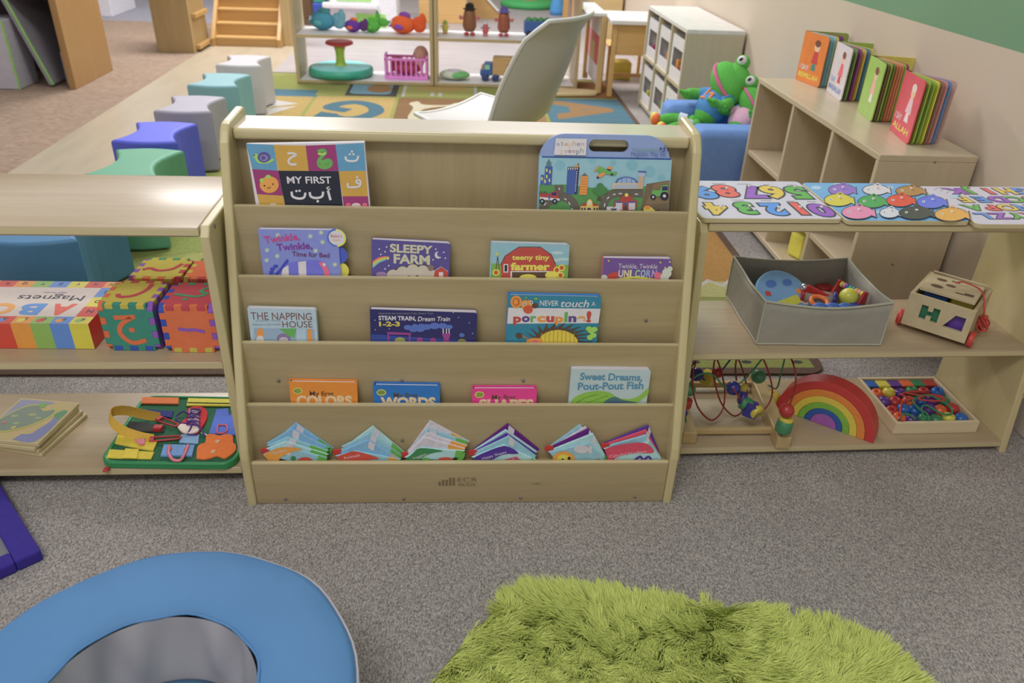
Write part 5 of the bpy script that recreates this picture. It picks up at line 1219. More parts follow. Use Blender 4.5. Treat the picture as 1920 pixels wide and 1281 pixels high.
# ---- bead maze
def bead_maze():
    zs = RB + 0.0004
    wd = wood((178, 152, 102), 'Y', 0.35, gain=1.25); wdx = wood((178, 152, 102), 'X', 0.35, gain=1.25)
    wireR = mat((130, 30, 32), 0.35, gain=1.15); wireG = mat((40, 126, 80), 0.35, gain=1.15); wireB = mat((40, 50, 110), 0.35, gain=1.15)
    t = thing('bead_maze', 'wooden bead maze with red, green and blue wires on the bottom shelf', 'bead maze', (0.62, 1.57, zs))
    F = T(0.763, 1.408, zs) @ R(-0.085)
    b = MB(F); b.box((-0.017, 0, 0), (0.017, 0.285, 0.034), wd, 0.003, 2); b.build('end_rail', t)
    F2 = T(0.543, 1.43, zs) @ R(-0.05)
    b = MB(F2); b.box((-0.017, 0, 0), (0.017, 0.265, 0.034), wd, 0.003, 2); b.build('end_rail', t)
    for y in (1.455, 1.655):
        b = MB(); b.box((0.54, y, zs + 0.008), (0.755 + (0.018 if y > 1.5 else 0), y + 0.013, zs + 0.024), wdx, 0.003, 2); b.build('cross_bar', t)
    YP = 1.53
    def w(u, v, y=YP): return at(u, v, y=y)
    red = spline([V3((0.543, 1.52, zs + 0.034)), V3((0.541, 1.52, 0.16)), w(1304, 678, 1.50), w(1300, 700, 1.49), w(1300, 735, 1.48), w(1311, 768, 1.48), w(1334, 788, 1.49), w(1354, 770, 1.51), w(1359, 735, 1.53), w(1353, 700, 1.55), w(1343, 672, 1.55), w(1338, 690, 1.54), w(1341, 720, 1.52), w(1353, 757, 1.52), w(1376, 780, 1.53), w(1395, 766, 1.55), w(1401, 735, 1.57), w(1394, 700, 1.58), w(1383, 672, 1.57),
                  w(1379, 690, 1.58), w(1381, 714, 1.57)], 8)
    b = MB(); b.tube(red, 0.0021, wireR, 8); b.build('wire', t, 'red coiled wire')
    b = MB(); b.tube(spline([w(1416, 668, 1.53), w(1430, 672, 1.5), w(1443, 705, 1.5), w(1448, 735, 1.5), w(1441, 758, 1.49), w(1424, 772, 1.48), w(1404, 765, 1.48), w(1384, 742, 1.49), w(1372, 726, 1.5)], 8), 0.0021, wireR, 8); b.build('wire', t, 'red wire through the striped beads')
    b = MB(); b.tube(spline([w(1472, 666, 1.50), w(1484, 674, 1.49), w(1492, 705, 1.44), w(1489, 735, 1.43), w(1480, 762, 1.42), at(1474, 790, y=1.418), V3((0.757, 1.418, zs + 0.034))], 8), 0.0021, wireR, 8); b.build('wire', t, 'red wire ending in the end rail')
    b = MB(); b.tube(spline([V3((0.543, 1.47, zs + 0.03)), w(1284, 760, 1.49), w(1291, 725, 1.5), w(1305, 706, 1.5), w(1326, 700, 1.5), w(1343, 708, 1.5), w(1356, 724, 1.51), w(1374, 728, 1.52), w(1395, 712, 1.53), w(1412, 694, 1.54), w(1428, 674, 1.53)], 8), 0.0021, wireG, 8); b.build('wire', t, 'green waving wire')
    b = MB(); b.tube(spline([w(1471, 674, 1.61), w(1464, 702, 1.62), w(1456, 728, 1.62), V3((0.80, 1.63, zs + 0.034))], 8), 0.0021, wireG, 8); b.build('wire', t, 'green straight wire')
    b = MB(); b.tube(spline([V3((0.543, 1.60, zs + 0.034)), V3((0.548, 1.60, 0.13)), w(1290, 674, 1.6), w(1298, 694, 1.6), w(1306, 703, 1.6), w(1330, 714, 1.6), w(1352, 696, 1.6), w(1371, 672, 1.6)], 8), 0.0021, wireB, 8); b.build('wire', t, 'dark blue wire')
    def bead(u, v, y, rpx, c, kind='ball', ax=None):
        p = at(u, v, y=y); k = (p - V3((0, 0, CAM_Z))).length / FOC * 1.02; r = rpx * k
        m = mat(c, 0.2, 0.03, 40, gain=1.15); b = MB(frame(p, ax or V3((1, -0.2, -0.3)), UPW) @ R(PI / 2, 'Y'))
        if kind == 'ball': b.ball((0, 0, 0), r, m, 18)
        elif kind == 'disc': b.lathe([(0.002, -r * .35), (r * .9, -r * .35), (r, -r * .2), (r, r * .2), (r * .9, r * .35), (0.002, r * .35)], m, 20)
        elif kind == 'cyl': b.lathe([(0.002, -r * .8), (r * .9, -r * .8), (r, -r * .65), (r, r * .65), (r * .9, r * .8), (0.002, r * .8)], m, 20)
        else: b.box((-r, -r, -r), (r, r, r), m, r * 0.15, 2)
        b.build('bead', t)
    B_ = (52, 52, 134); G_ = (62, 130, 88); Y_ = (200, 182, 50); R_ = (170, 42, 40)
    up = V3((0.1, 0.1, 1))
    bead(1306, 702, 1.6, 13, B_); bead(1328, 708, 1.61, 11, Y_, 'cube', up); bead(1345, 699, 1.58, 10, R_); bead(1291, 730, 1.495, 13, G_); bead(1287, 756, 1.485, 10, R_, 'cyl', up); bead(1280, 774, 1.475, 9, B_)
    bead(1375, 728, 1.52, 13, B_); bead(1391, 746, 1.50, 12, B_, 'disc'); bead(1398, 757, 1.49, 12, G_, 'cyl'); bead(1407, 767, 1.48, 12, B_, 'cube'); bead(1419, 773, 1.470, 13.5, Y_, 'disc', V3((0.45, -0.85, -0.25)))
    bead(1393, 727, 1.56, 8, Y_, 'cyl', up); bead(1422, 706, 1.6, 13, G_); bead(1448, 746, 1.595, 12, Y_, 'cyl', up)
    bead(1475, 770, 1.42, 13, R_); bead(1474, 787, 1.418, 12, Y_, 'disc', up); bead(1470, 799, 1.416, 14, G_, 'cyl', up)
bead_maze()

# ---- nesting rainbow
def rainbow():
    zs = RB + 0.0005
    O = V3((0.900, 1.501, zs)); X = V3((0.101, -0.080, 0)).normalized(); N = V3((X.y, -X.x, 0))    # N points to the viewer's left
    F = frame(O, X, UPW)                                         # z = X x up = towards the viewer
    cols = [((196, 52, 50), 'red'), ((226, 130, 36), 'orange'), ((218, 196, 50), 'yellow'), ((120, 178, 50), 'green'), ((40, 88, 168), 'blue'), ((160, 88, 176), 'purple')]
    radii = [0.1205, 0.0985, 0.080, 0.0625, 0.046, 0.0315]; lean = 0.0
    for i, (c, nm) in enumerate(cols):
        ro = radii[i]; ri = radii[i + 1] + 0.0006 if i < 5 else 0
        pts = circ(0, 0, ro, n=40, a0=0, a1=PI)
        if ri: pts += circ(0, 0, ri, n=40, a0=PI, a1=0)
        b = MB(F); b.prism(pts, -0.045, 0, mat(c, 0.4, 0.06, 40, gain=1.15, stretch=(1, 1, 4)), 0.0012, 2)
        lab = '%s arch of the nesting wooden rainbow on the bottom shelf' % nm if i < 5 else 'purple half disc at the heart of the nesting wooden rainbow'
        b.build('rainbow_arch', None, lab, 'toy arch', 'arches of the wooden rainbow')
rainbow()

# ---- tray of lacing beads
def lacing():
    zs = RB + 0.0004
    F = T(1.062, 1.462, zs) @ R(0.02); w, d, h, th = 0.216, 0.205, 0.034, 0.008
    wd = wood((200, 184, 150), 'X', 0.5, gain=1.3); wdy = wood((196, 178, 144), 'Y', 0.5, gain=1.3)
    t = thing('bead_tray', 'shallow wooden tray of lacing beads at the right end of the bottom shelf', 'tray', tuple(F @ V3((w / 2, d / 2, 0))))
    b = MB(F); b.box((0, 0, 0), (w, th, h), wd, 0.0015, 2); b.build('side', t)
    b = MB(F); b.box((0, d - th, 0), (w, d, h), wd, 0.0015, 2); b.build('side', t)
    b = MB(F); b.box((0, th, 0), (th, d - th, h), wdy, 0.0015, 2); b.build('side', t)
    b = MB(F); b.box((w - th, th, 0), (w, d - th, h), wdy, 0.0015, 2); b.build('side', t)
    b = MB(F); b.box((th, th, 0), (w - th, d - th, 0.004), wd); b.build('base', t)
    C_ = {'orange': (226, 100, 44), 'yellow': (210, 200, 50), 'purple': (96, 56, 140), 'red': (184, 48, 44), 'blue': (36, 100, 178), 'green': (50, 130, 84)}
    grp = 'wooden lacing beads in the tray'
    for i, nm in enumerate(('blue', 'yellow', 'purple', 'orange', 'green', 'red')):
        b = MB(F); x = th + 0.002 + i * 0.0327; b.box((x, 0.166, 0.0045), (x + 0.0318, 0.195, 0.030), mat(C_[nm], 0.45, 0.05, 40, gain=1.15), 0.002, 2)
        b.build('lacing_block', None, '%s lacing block in the back row of the wooden bead tray' % nm, 'bead', 'lacing blocks in the back row of the tray')
    rows = [['orange', 'yellow', 'purple', 'green', 'red', 'blue'], ['purple', 'red', 'orange', 'blue', 'purple', 'green'], ['red', 'blue', 'blue', 'purple', 'orange', 'red'], ['orange', 'purple', 'green', 'green', 'yellow', 'blue']]
    rown = ['row just before the flat blocks', 'second bead row from the back', 'row behind the front row', 'front row']
    used = set(); place = ['left end', 'second from the left', 'third from the left', 'third from the right', 'second from the right', 'right end']
    for j, rw in enumerate(rows):
        for i, nm in enumerate(rw):
            x = th + 0.018 + i * 0.0325 + random.uniform(-0.002, 0.002); y = 0.146 - j * 0.0385 + random.uniform(-0.003, 0.003)
            b = MB(F @ T(x, y, 0.0192 + 0.0040 * ((i + j) % 2)) @ R(random.uniform(-0.25, 0.25), 'X') @ R(random.uniform(-0.25, 0.25), 'Y'))
            r = 0.0168
            prof = [(0.0042, -0.011), (0.0042, 0.0112), (0.007, 0.0132), (0.013, 0.0106), (0.0162, 0.0036), (r, 0), (0.0162, -0.0045), (0.013, -0.0106), (0.0075, -0.0135), (0.0042, -0.011)]
            b.lathe(prof, mat(C_[nm], 0.25, 0.03, 40, gain=1.15), 20); b.lathe([(0, -0.002), (0.0043, -0.002)], CDK, 10)
            b.build('lacing_bead', None, '%s bead, %s, %s of the lacing tray' % (nm, place[i], rown[j]), 'bead', grp)
    red = mat((190, 56, 50), 0.7, gain=1.15); grn = mat((40, 130, 86), 0.7, gain=1.15)
    def loop(pts, m, nm, lab):
        b = MB(); b.tube(spline([at(u, v, z=zs + hh) for u, v, hh in pts], 6), 0.0024, m, 8); b.build(nm, None, lab, 'string', 'lacing strings on the beads')
    loop([(1692, 790, .036), (1688, 770, .039), (1694, 752, .041), (1712, 748, .044), (1690, 740, .042), (1712, 734, .042), (1740, 734, .044), (1700, 737, .042), (1730, 742, .046), (1755, 744, .046), (1772, 750, .046), (1748, 752, .048), (1722, 748, .048), (1745, 740, .046), (1768, 744, .046)], red, 'lacing_string', 'red lacing string tangled over the beads')
    loop([(1742, 788, .036), (1738, 776, .039), (1722, 766, .042), (1712, 752, .044), (1722, 744, .046), (1744, 742, .048), (1764, 752, .046), (1782, 764, .044), (1784, 776, .040), (1766, 776, .042), (1748, 766, .044), (1734, 760, .044), (1728, 768, .042), (1735, 786, .037)], grn, 'lacing_string', 'green lacing string looped over the beads')
    loop([(1686, 787, .034), (1694, 777, .037), (1706, 778, .038), (1716, 786, .036)], grn, 'lacing_string', 'short green string end at the front left of the tray')
lacing()
# ================================================================ foreground
# ---- blue foam ring seat
def foam_ring():
    c = V3((-0.412, 0.655, 0)); ro, ri, h = 0.274, 0.144, 0.22
    t = thing('foam_ring_seat', 'big blue round foam ring seat with grey sides on the near carpet', 'foam seat', tuple(c))
    bl = mat((78, 132, 184), 0.62, 0.03, 12, gain=1.0, bump=0.08, bscale=40, spec=0.3); gy = mat((176, 172, 178), 0.5, 0.04, 14, gain=1.0, bump=0.12, bscale=60)
    n = 72
    def wob(a, k): return 0.0015 * math.sin(7 * a + k) + 0.0012 * math.sin(12 * a + 2 * k)
    def ring(prof, m, nm, inner=False):
        vs = []; fs = []; k = len(prof)
        for i in range(n):
            a = 2 * PI * i / n
            for (r, z, q) in prof:
                rr = r + q * wob(a, r * 30)
                vs.append((rr * math.cos(a), rr * math.sin(a), z))
        for i in range(n):
            for j in range(k - 1):
                e = ((i + 1) % n) * k; fs.append([i * k + j, e + j, e + j + 1, i * k + j + 1])
        b = MB(T(*c)); b.add(vs, fs, m, True); return b.build(nm, t)
    ring([(ro, h - 0.012, 1), (ro - 0.003, h - 0.005, 1), (ro - 0.010, h, 0), (ro - 0.05, h + 0.001, 0), ((ro + ri) / 2, h + 0.001, 0), (ri + 0.03, h + 0.0005, 0), (ri + 0.006, h - 0.002, 0), (ri + 0.001, h - 0.007, 1)], bl, 'top_cover')
    ring([(ro - 0.002, 0, 0), (ro + 0.002, 0.01, 1), (ro + 0.004, h / 2, 2), (ro + 0.0015, h - 0.014, 1), (ro, h - 0.012, 1)], gy, 'outer_side')
    # loose gathered inner wall
    vs = []; fs = []; m_ = 144; lev = 8
    for i in range(m_):
        a = 2 * PI * i / m_
        for j in range(lev + 1):
            q = j / lev; fold = math.sin(9 * a + 0.6 * math.sin(2 * a)) * 0.5 + math.sin(14 * a + 1.3) * 0.35
            r = ri - 0.002 - 0.020 * q ** 1.2 + 0.010 * fold * math.sin(PI * min(1, q * 1.15)) 
            vs.append((r * math.cos(a), r * math.sin(a), h - 0.006 - (h - 0.095) * q))
    for i in range(m_):
        for j in range(lev): e = ((i + 1) % m_) * (lev + 1); fs.append([i * (lev + 1) + j, i * (lev + 1) + j + 1, e + j + 1, e + j])
    b = MB(T(*c)); b.add(vs, fs, gy, True); b.build('inner_lining', t)
    b = MB(T(*c)); b.lathe([(0, 0.112), (0.06, 0.111), (0.11, 0.107), (0.122, 0.100), (0.122, 0.0)], mat((56, 112, 150), 0.45, 0.03, 12, gain=1.0), 48); b.build('seat_pad', t, 'dark blue seat pad')
    for (r, z, nm) in ((ro + 0.0015, h - 0.012, 'outer_piping'), (ri + 0.001, h - 0.005, 'inner_piping')):
        b = MB(T(*c)); b.tube([((r + wob(2 * PI * i / n, r * 30)) * math.cos(2 * PI * i / n), (r + wob(2 * PI * i / n, r * 30)) * math.sin(2 * PI * i / n), z) for i in range(n)], 0.0022, gy if r > 0.2 else bl, 6, True); b.build(nm, t)
foam_ring()

# ---- lime shag rug
def shag():
    out = [(-0.11, 0.66), (-0.075, 0.80), (-0.018, 0.895), (0.045, 0.972), (0.095, 1.018), (0.135, 1.028), (0.19, 1.02), (0.27, 1.012), (0.40, 0.985), (0.53, 0.970), (0.65, 0.935), (0.735, 0.905), (0.78, 0.845), (0.80, 0.77), (0.80, 0.62), (0.79, 0.46), (0.70, 0.40), (0.4, 0.38), (0.1, 0.39), (-0.07, 0.42), (-0.10, 0.52)]
    poly = [(p.x, p.y) for p in spline([(x, y, 0) for x, y in out], 5, True)]
    inner = [(0.33 + (x - 0.33) * 0.955, 0.70 + (y - 0.70) * 0.95) for x, y in poly]
    m = bpy.data.materials.new('shag_pile'); nt, bs = nodes_of(m)
    g = nt.nodes.new('ShaderNodeNewGeometry'); r = nt.nodes.new('ShaderNodeValToRGB')
    base = [k * 1.5 for k in lin((172, 182, 86))]
    r.color_ramp.elements[0].color = [k * 0.86 for k in base] + [1]; r.color_ramp.elements[1].color = [k * 1.15 for k in base] + [1]
    nt.links.new(g.outputs['Random Per Island'], r.inputs[0]); nt.links.new(r.outputs[0], bs.inputs['Base Color']); bs.inputs['Roughness'].default_value = 0.7; bs.inputs['Specular IOR Level'].default_value = 0.25
    t = thing('shag_rug', 'lime green long-pile shag rug on the carpet in the foreground', 'rug', (0.33, 0.70, 0))
    b = MB(); b.prism(inner, 0.0, 0.012, mat((120, 140, 50), 0.9, gain=1.0)); b.build('backing', t)
    rng = np.random.default_rng(3)
    P = np.array(inner); 
    def inside(x, y):
        c = np.zeros(len(x), bool); j = len(P) - 1
        for i in range(len(P)):
            k = ((P[i, 1] > y) != (P[j, 1] > y)) & (x < (P[j, 0] - P[i, 0]) * (y - P[i, 1]) / (P[j, 1] - P[i, 1] + 1e-12) + P[i, 0]); c ^= k; j = i
        return c
    N = 120000
    x = rng.uniform(-0.15, 0.81, N); y = rng.uniform(0.38, 1.04, N); k = inside(x, y); x, y = x[k], y[k]; n = len(x)
    # locks: neighbouring strands share a lean
    gx = np.floor(x / 0.022 + 0.35 * np.sin(y * 90)); gy = np.floor(y / 0.022 + 0.35 * np.sin(x * 80))
    hsh = np.sin(gx * 127.1 + gy * 311.7) * 43758.5453; hsh = hsh - np.floor(hsh); hs2 = np.sin(gx * 269.5 + gy * 183.3) * 24634.6345; hs2 = hs2 - np.floor(hs2)
    flow = 2.2 * np.sin(x * 9 + 1.3) + 1.7 * np.cos(y * 11 - x * 6) - 1.2
    ang = flow + (hsh - 0.5) * 2.4 + rng.normal(0, 0.35, n)
    # outward drift near the rim
    cx, cy = x - 0.33, y - 0.70; edge = np.maximum(np.abs(cx) / 0.46, np.abs(cy) / 0.30)
    oa = np.arctan2(cy, cx); wgt = np.clip((edge - 0.72) * 3.5, 0, 1)
    dx = np.cos(ang) * (1 - wgt) + np.cos(oa) * wgt; dy = np.sin(ang) * (1 - wgt) + np.sin(oa) * wgt
    L = 0.024 + 0.013 * hs2 + rng.uniform(-0.004, 0.006, n); lean = 0.62 + 0.35 * hsh + rng.uniform(-0.1, 0.1, n)
    wd = rng.uniform(0.0007, 0.0013, n)
    px, py = -dy, dx; nl = np.hypot(px, py) + 1e-9; px /= nl; py /= nl
    tt = np.array([0, 0.4, 0.75, 1.0]); V = np.zeros((n, 7, 3))
    for i, s in enumerate(tt):
        hx = L * lean * (s ** 1.5); hz = 0.010 + L * (s - 0.42 * lean * s * s)
        X = x + dx * hx; Y = y + dy * hx; w_ = wd * (1 - 0.35 * s)
        if i < 3:
            V[:, 2 * i, 0] = X - px * w_; V[:, 2 * i, 1] = Y - py * w_; V[:, 2 * i, 2] = hz; V[:, 2 * i + 1, 0] = X + px * w_; V[:, 2 * i + 1, 1] = Y + py * w_; V[:, 2 * i + 1, 2] = hz
        else: V[:, 6, 0] = X; V[:, 6, 1] = Y; V[:, 6, 2] = hz
    base_i = (np.arange(n) * 7)[:, None]
    q1 = base_i + np.array([0, 1, 3, 2]); q2 = base_i + np.array([2, 3, 5, 4]); q3 = base_i + np.array([4, 5, 6])
    me = bpy.data.meshes.new('pile'); me.vertices.add(n * 7); me.vertices.foreach_set('co', V.reshape(-1))
    loops = np.concatenate([q1.reshape(-1), q2.reshape(-1), q3.reshape(-1)]); me.loops.add(len(loops)); me.loops.foreach_set('vertex_index', loops)
    starts = np.concatenate([np.arange(n) * 4, n * 4 + np.arange(n) * 4, n * 8 + np.arange(n) * 3]); me.polygons.add(n * 3); me.polygons.foreach_set('loop_start', starts)
    me.update(calc_edges=True); me.validate(); me.materials.append(m)
    o = bpy.data.objects.new('pile', me); COL.objects.link(o); o.parent = t; o.matrix_parent_inverse = world_of(t).inverted(); o['kind'] = 'stuff'
shag()

# ---- corner of a fabric-edged panel at the left
def panel():
    c = at(78, 1036, z=0.02)
    d1 = V3((-0.66, 0.75, 0)).normalized(); d2 = V3((-d1.y, d1.x, 0))      # up-left edge, and the edge running towards the camera's left
    if d2.y > 0: d2 = -d2
    F = frame(V3((c.x, c.y, 0.0)), d1, d2) @ Matrix.Diagonal((1, 1, 1, 1))
    t = thing('fabric_edged_panel', 'grey panel with a purple-blue fabric frame lying at the left edge of the carpet', 'panel', tuple(F @ V3((0.25, 0.18, 0))))
    pu = mat((52, 34, 150), 0.8, 0.06, 80, gain=1.05, bump=0.25, bscale=300); gy = mat((128, 128, 140), 0.25, 0.03, 5, gain=1.1)
    L, Wd, fr, h = 0.50, 0.36, 0.045, 0.026
    for (a, e) in (((0, 0), (L, fr)), ((0, Wd - fr), (L, Wd)), ((0, fr), (fr * 0.8, Wd - fr)), ((L - fr, fr), (L, Wd - fr))):
        b = MB(F); b.box((a[0], a[1], 0), (e[0], e[1], h), pu, 0.004, 2); b.build('frame_edge', t)
    b = MB(F); b.box((fr * 0.7, fr * 0.8, 0.001), (L - fr * 0.8, Wd - fr * 0.8, h - 0.006), gy); b.build('panel_face', t)
    b = MB(F); b.box((0.13, fr, h - 0.006), (0.142, Wd - fr, h - 0.003), mat((160, 160, 170), 0.5)); b.build('seam_strip', t)
panel()
# ================================================================ background
# ---- foam stools in a row on the rug edge
def stool(label, x, y, c, rz=0.0, w=0.245, d=0.30, h=0.28, proto=[]):
    m = mat(c, 0.5, 0.03, 12, gain=1.12)
    hw, hd = w / 2, d / 2
    pts = []
    def arc(p, q, bulge, n=8):
        p = V3((*p, 0)); q = V3((*q, 0)); dd = q - p; nn = V3((dd.y, -dd.x, 0))
        return [((p + dd * (i / n) + nn * (bulge * math.sin(PI * i / n))).x, (p + dd * (i / n) + nn * (bulge * math.sin(PI * i / n))).y) for i in range(n)]
    pts += arc((-hw, -hd + 0.02), (hw, -hd + 0.02), 0.10); pts += arc((hw, -hd + 0.02), (hw, hd - 0.02), -0.17); pts += arc((hw, hd - 0.02), (-hw, hd - 0.02), 0.10); pts += arc((-hw, hd - 0.02), (-hw, -hd + 0.02), -0.17)
    b = MB(T(x, y, 0.012) @ R(rz)); b.prism(pts, 0, h - 0.012, m, 0.012, 4, smooth=False)
    return b.build('foam_stool', None, label, 'stool', 'foam stools in a row along the rug')
stool('pale grey-white foam stool at the far end of the row', -1.205, 4.58, (186, 182, 186), 0.02)
stool('pale teal foam stool between the white and the grey one', -1.205, 4.08, (118, 168, 176), 0.0)
stool('mid grey foam stool between the teal and the blue one', -1.20, 3.58, (158, 154, 168), 0.03)
stool('royal blue foam stool between the grey and the green one', -1.20, 3.12, (84, 92, 214), 0.0)
stool('green foam stool just behind the left low shelf', -1.14, 2.73, (88, 158, 124), 0.0, d=0.33)
stool('dark teal-blue foam stool seen under the left shelf top', -1.20, 2.20, (58, 116, 158), 0.05, w=0.28, d=0.38)

# ---- alphabet rug
def abc_rug():
    x0, x1, y0, y1 = -1.34, 1.04, 1.775, 5.62
    fab = lambda *c: mat(tuple(int(0.82 * k + 0.18 * (0.3 * c[0] + 0.55 * c[1] + 0.15 * c[2])) for k in c), 1.0, 0.10, 90, gain=0.84, bump=0.3, bscale=400, spec=0.1)
    cO, cB, cG, cBr, cT, cY = fab(196, 162, 84), fab(84, 132, 152), fab(158, 164, 74), fab(150, 108, 66), fab(170, 126, 76), fab(196, 190, 110)
    cW, cDk, cN, cLb = fab(206, 200, 194), fab(88, 84, 84), fab(78, 120, 140), fab(120, 168, 190)
    b = MB()
    b.prism(rrect(x0, y0, x1, y1, 0.06, 5), 0.0, 0.007, fab(118, 92, 76))
    z = [0.0072]
    def P(poly, m): z[0] += 0.000012; b.add([(p[0], p[1], z[0]) for p in poly], [list(range(len(poly)))], m)
    def rect(a, c, e, d, m): P([(a, c), (e, c), (e, d), (a, d)], m)
    def word(ch, x, y, h, m, rot=0.0, sx=1.0):
        z[0] += 0.000012; b.text(ch, 0, -h / 2, h, m, z=0, align='CENTER', bold=0.05, xf=T(x, y, z[0]) @ R(rot) @ S(sx, 1, 1))
    rect(x0 + 0.03, y0 + 0.03, x1 - 0.03, y1 - 0.03, cG)
    # border scales along the near edge, speckled
    for i in range(46):
        xx = x0 + 0.06 + i * 0.05; yy = y0 + 0.06 + 0.05 * (i % 3)
        P(circ(xx, yy, 0.016, 0.009, 8), cDk)
    for i in range(9): P(circ(-1.2 + i * 0.13, 2.4 + 0.25 * (i % 2), 0.16, 0.12, 18), fab(150, 162, 70)); 
    for i in range(8): P(circ(-1.15 + i * 0.14, 2.1 + 0.2 * (i % 3), 0.10, 0.07, 16), fab(172, 172, 84))
    # near right squares, seen through the right-hand shelf
    rect(0.55, 2.36, 1.01, 3.05, fab(200, 142, 60)); P([(0.55, 2.24), (1.01, 2.24), (1.01, 2.36), (0.55, 2.36)], cY)
    for i in range(6): P([(0.55 + i * 0.077, 2.36), (0.588 + i * 0.077, 2.315), (0.627 + i * 0.077, 2.36), (0.627 + i * 0.077, 2.38), (0.588 + i * 0.077, 2.335), (0.55 + i * 0.077, 2.38)], cW)
    word('A', 0.74, 2.72, 0.36, cBr, PI, 1.2); [P(circ(0.58 + 0.09 * q, 2.17 + 0.03 * (q % 2), 0.02, 0.012, 8), cDk) for q in range(5)]; P(circ(0.80, 1.92, 0.10, 0.05, 16), cLb)
    rect(-0.9, 1.80, -0.66, 1.86, cW); rect(-1.0, 1.80, -0.9, 1.85, cT); rect(-0.92, 1.80, -0.86, 1.86, cB)
    # squares with letters, from the far left
    rect(-1.31, 4.93, -0.42, 5.35, cG); rect(-1.31, 4.98, -0.9, 5.10, cB); P(P2([(-1.2, 4.96), (-1.05, 5.05), (-0.9, 4.97), (-0.9, 4.92), (-1.2, 4.92)], 3), cB)
    rect(-1.31, 4.28, -0.90, 4.92, cO); rect(-0.88, 4.18, -0.40, 4.94, cO)
    P([(-1.14, 4.62), (-0.96, 4.74), (-1.16, 4.84)], cW); P([(-1.14, 4.36), (-0.96, 4.68), (-1.18, 4.58)], cW)
    # the G
    gp = P2([(-0.74, 4.48), (-0.66, 4.42), (-0.56, 4.45), (-0.49, 4.58), (-0.52, 4.72), (-0.62, 4.80), (-0.72, 4.76), (-0.76, 4.66), (-0.66, 4.60)], 6)
    G = [V3((p[0], p[1], 0)) for p in gp]
    for i in range(len(G) - 1):
        d = (G[i + 1] - G[i]).normalized(); n_ = V3((-d.y, d.x, 0)) * 0.045; e = d * 0.012
        P([(G[i] - e + n_)[:2], (G[i + 1] + e + n_)[:2], (G[i + 1] + e - n_)[:2], (G[i] - e - n_)[:2]], cN)
    P([(-0.83, 4.44), (-0.70, 4.42), (-0.70, 4.52), (-0.80, 4.56)], cN)
    rect(-0.86, 3.95, -0.40, 4.16, fab(190, 150, 70)); rect(-1.31, 3.9, -0.9, 4.25, cY); P([(-0.92, 4.26), (-0.88, 4.26), (-0.96, 3.95), (-1.0, 3.95)], cW)
    # bone square
    rect(-0.38, 4.18, 0.12, 4.94, cBr)
    for i in range(5): rect(-0.38, 4.22 + i * 0.15, 0.12, 4.225 + i * 0.15, fab(128, 90, 54))
    cBone = fab(208, 196, 162)
    P(P2([(-0.29, 4.34), (-0.24, 4.30), (-0.20, 4.42), (-0.24, 4.5), (-0.22, 4.66), (-0.10, 4.74), (0.00, 4.70), (0.04, 4.76), (-0.02, 4.84), (-0.08, 4.78), (-0.22, 4.78), (-0.26, 4.86), (-0.31, 4.80), (-0.28, 4.7), (-0.30, 4.5)], 4), cBone)
    P(P2([(0.02, 4.60), (0.08, 4.66), (0.09, 4.78), (0.03, 4.80), (0.02, 4.70)], 4), cBone)
    rect(-0.38, 3.95, 0.12, 4.16, fab(128, 130, 66))
    # far row
    rect(-0.72, 4.97, -0.40, 5.45, cDk); P(rrect(-0.70, 5.02, -0.44, 5.4, 0.05), cLb); P(circ(-0.52, 5.18, 0.08, 0.12, 16), cT)
    rect(-0.36, 4.97, 0.10, 5.5, fab(176, 176, 84)); rect(-0.37, 4.97, -0.35, 5.5, cW); rect(0.09, 4.97, 0.11, 5.5, cW); P(P2([(-0.30, 5.2), (-0.1, 5.12), (0.05, 5.22), (0.0, 5.32), (-0.2, 5.34)], 4), cO)
    rect(-0.19, 5.0, -0.165, 5.1, cW); rect(-0.14, 5.0, -0.115, 5.1, cW)
    rect(0.14, 4.97, 0.5, 5.5, cG); rect(0.14, 4.18, 0.5, 4.94, cT)
    # the A on blue, and the striped square behind it
    rect(0.52, 4.42, 1.01, 5.02, cB)
    for i in range(6): rect(0.52, 4.47 + i * 0.1, 1.01, 4.475 + i * 0.1, fab(70, 116, 138))
    word('A', 0.76, 4.74, 0.33, cT, PI / 2 * -1, 1.3)
    rect(0.52, 5.05, 1.01, 5.55, fab(168, 112, 62))
    for i in range(8): rect(0.52, 5.08 + i * 0.06, 1.01, 5.085 + i * 0.06, fab(140, 92, 50))
    rect(0.52, 3.9, 1.01, 4.38, cY); P([(0.5, 4.40), (0.56, 4.42), (0.60, 4.0), (0.54, 4.0)], cW)
    b.build('alphabet_rug', None, 'patterned rug with alphabet squares behind the book stand', 'rug')
abc_rug()

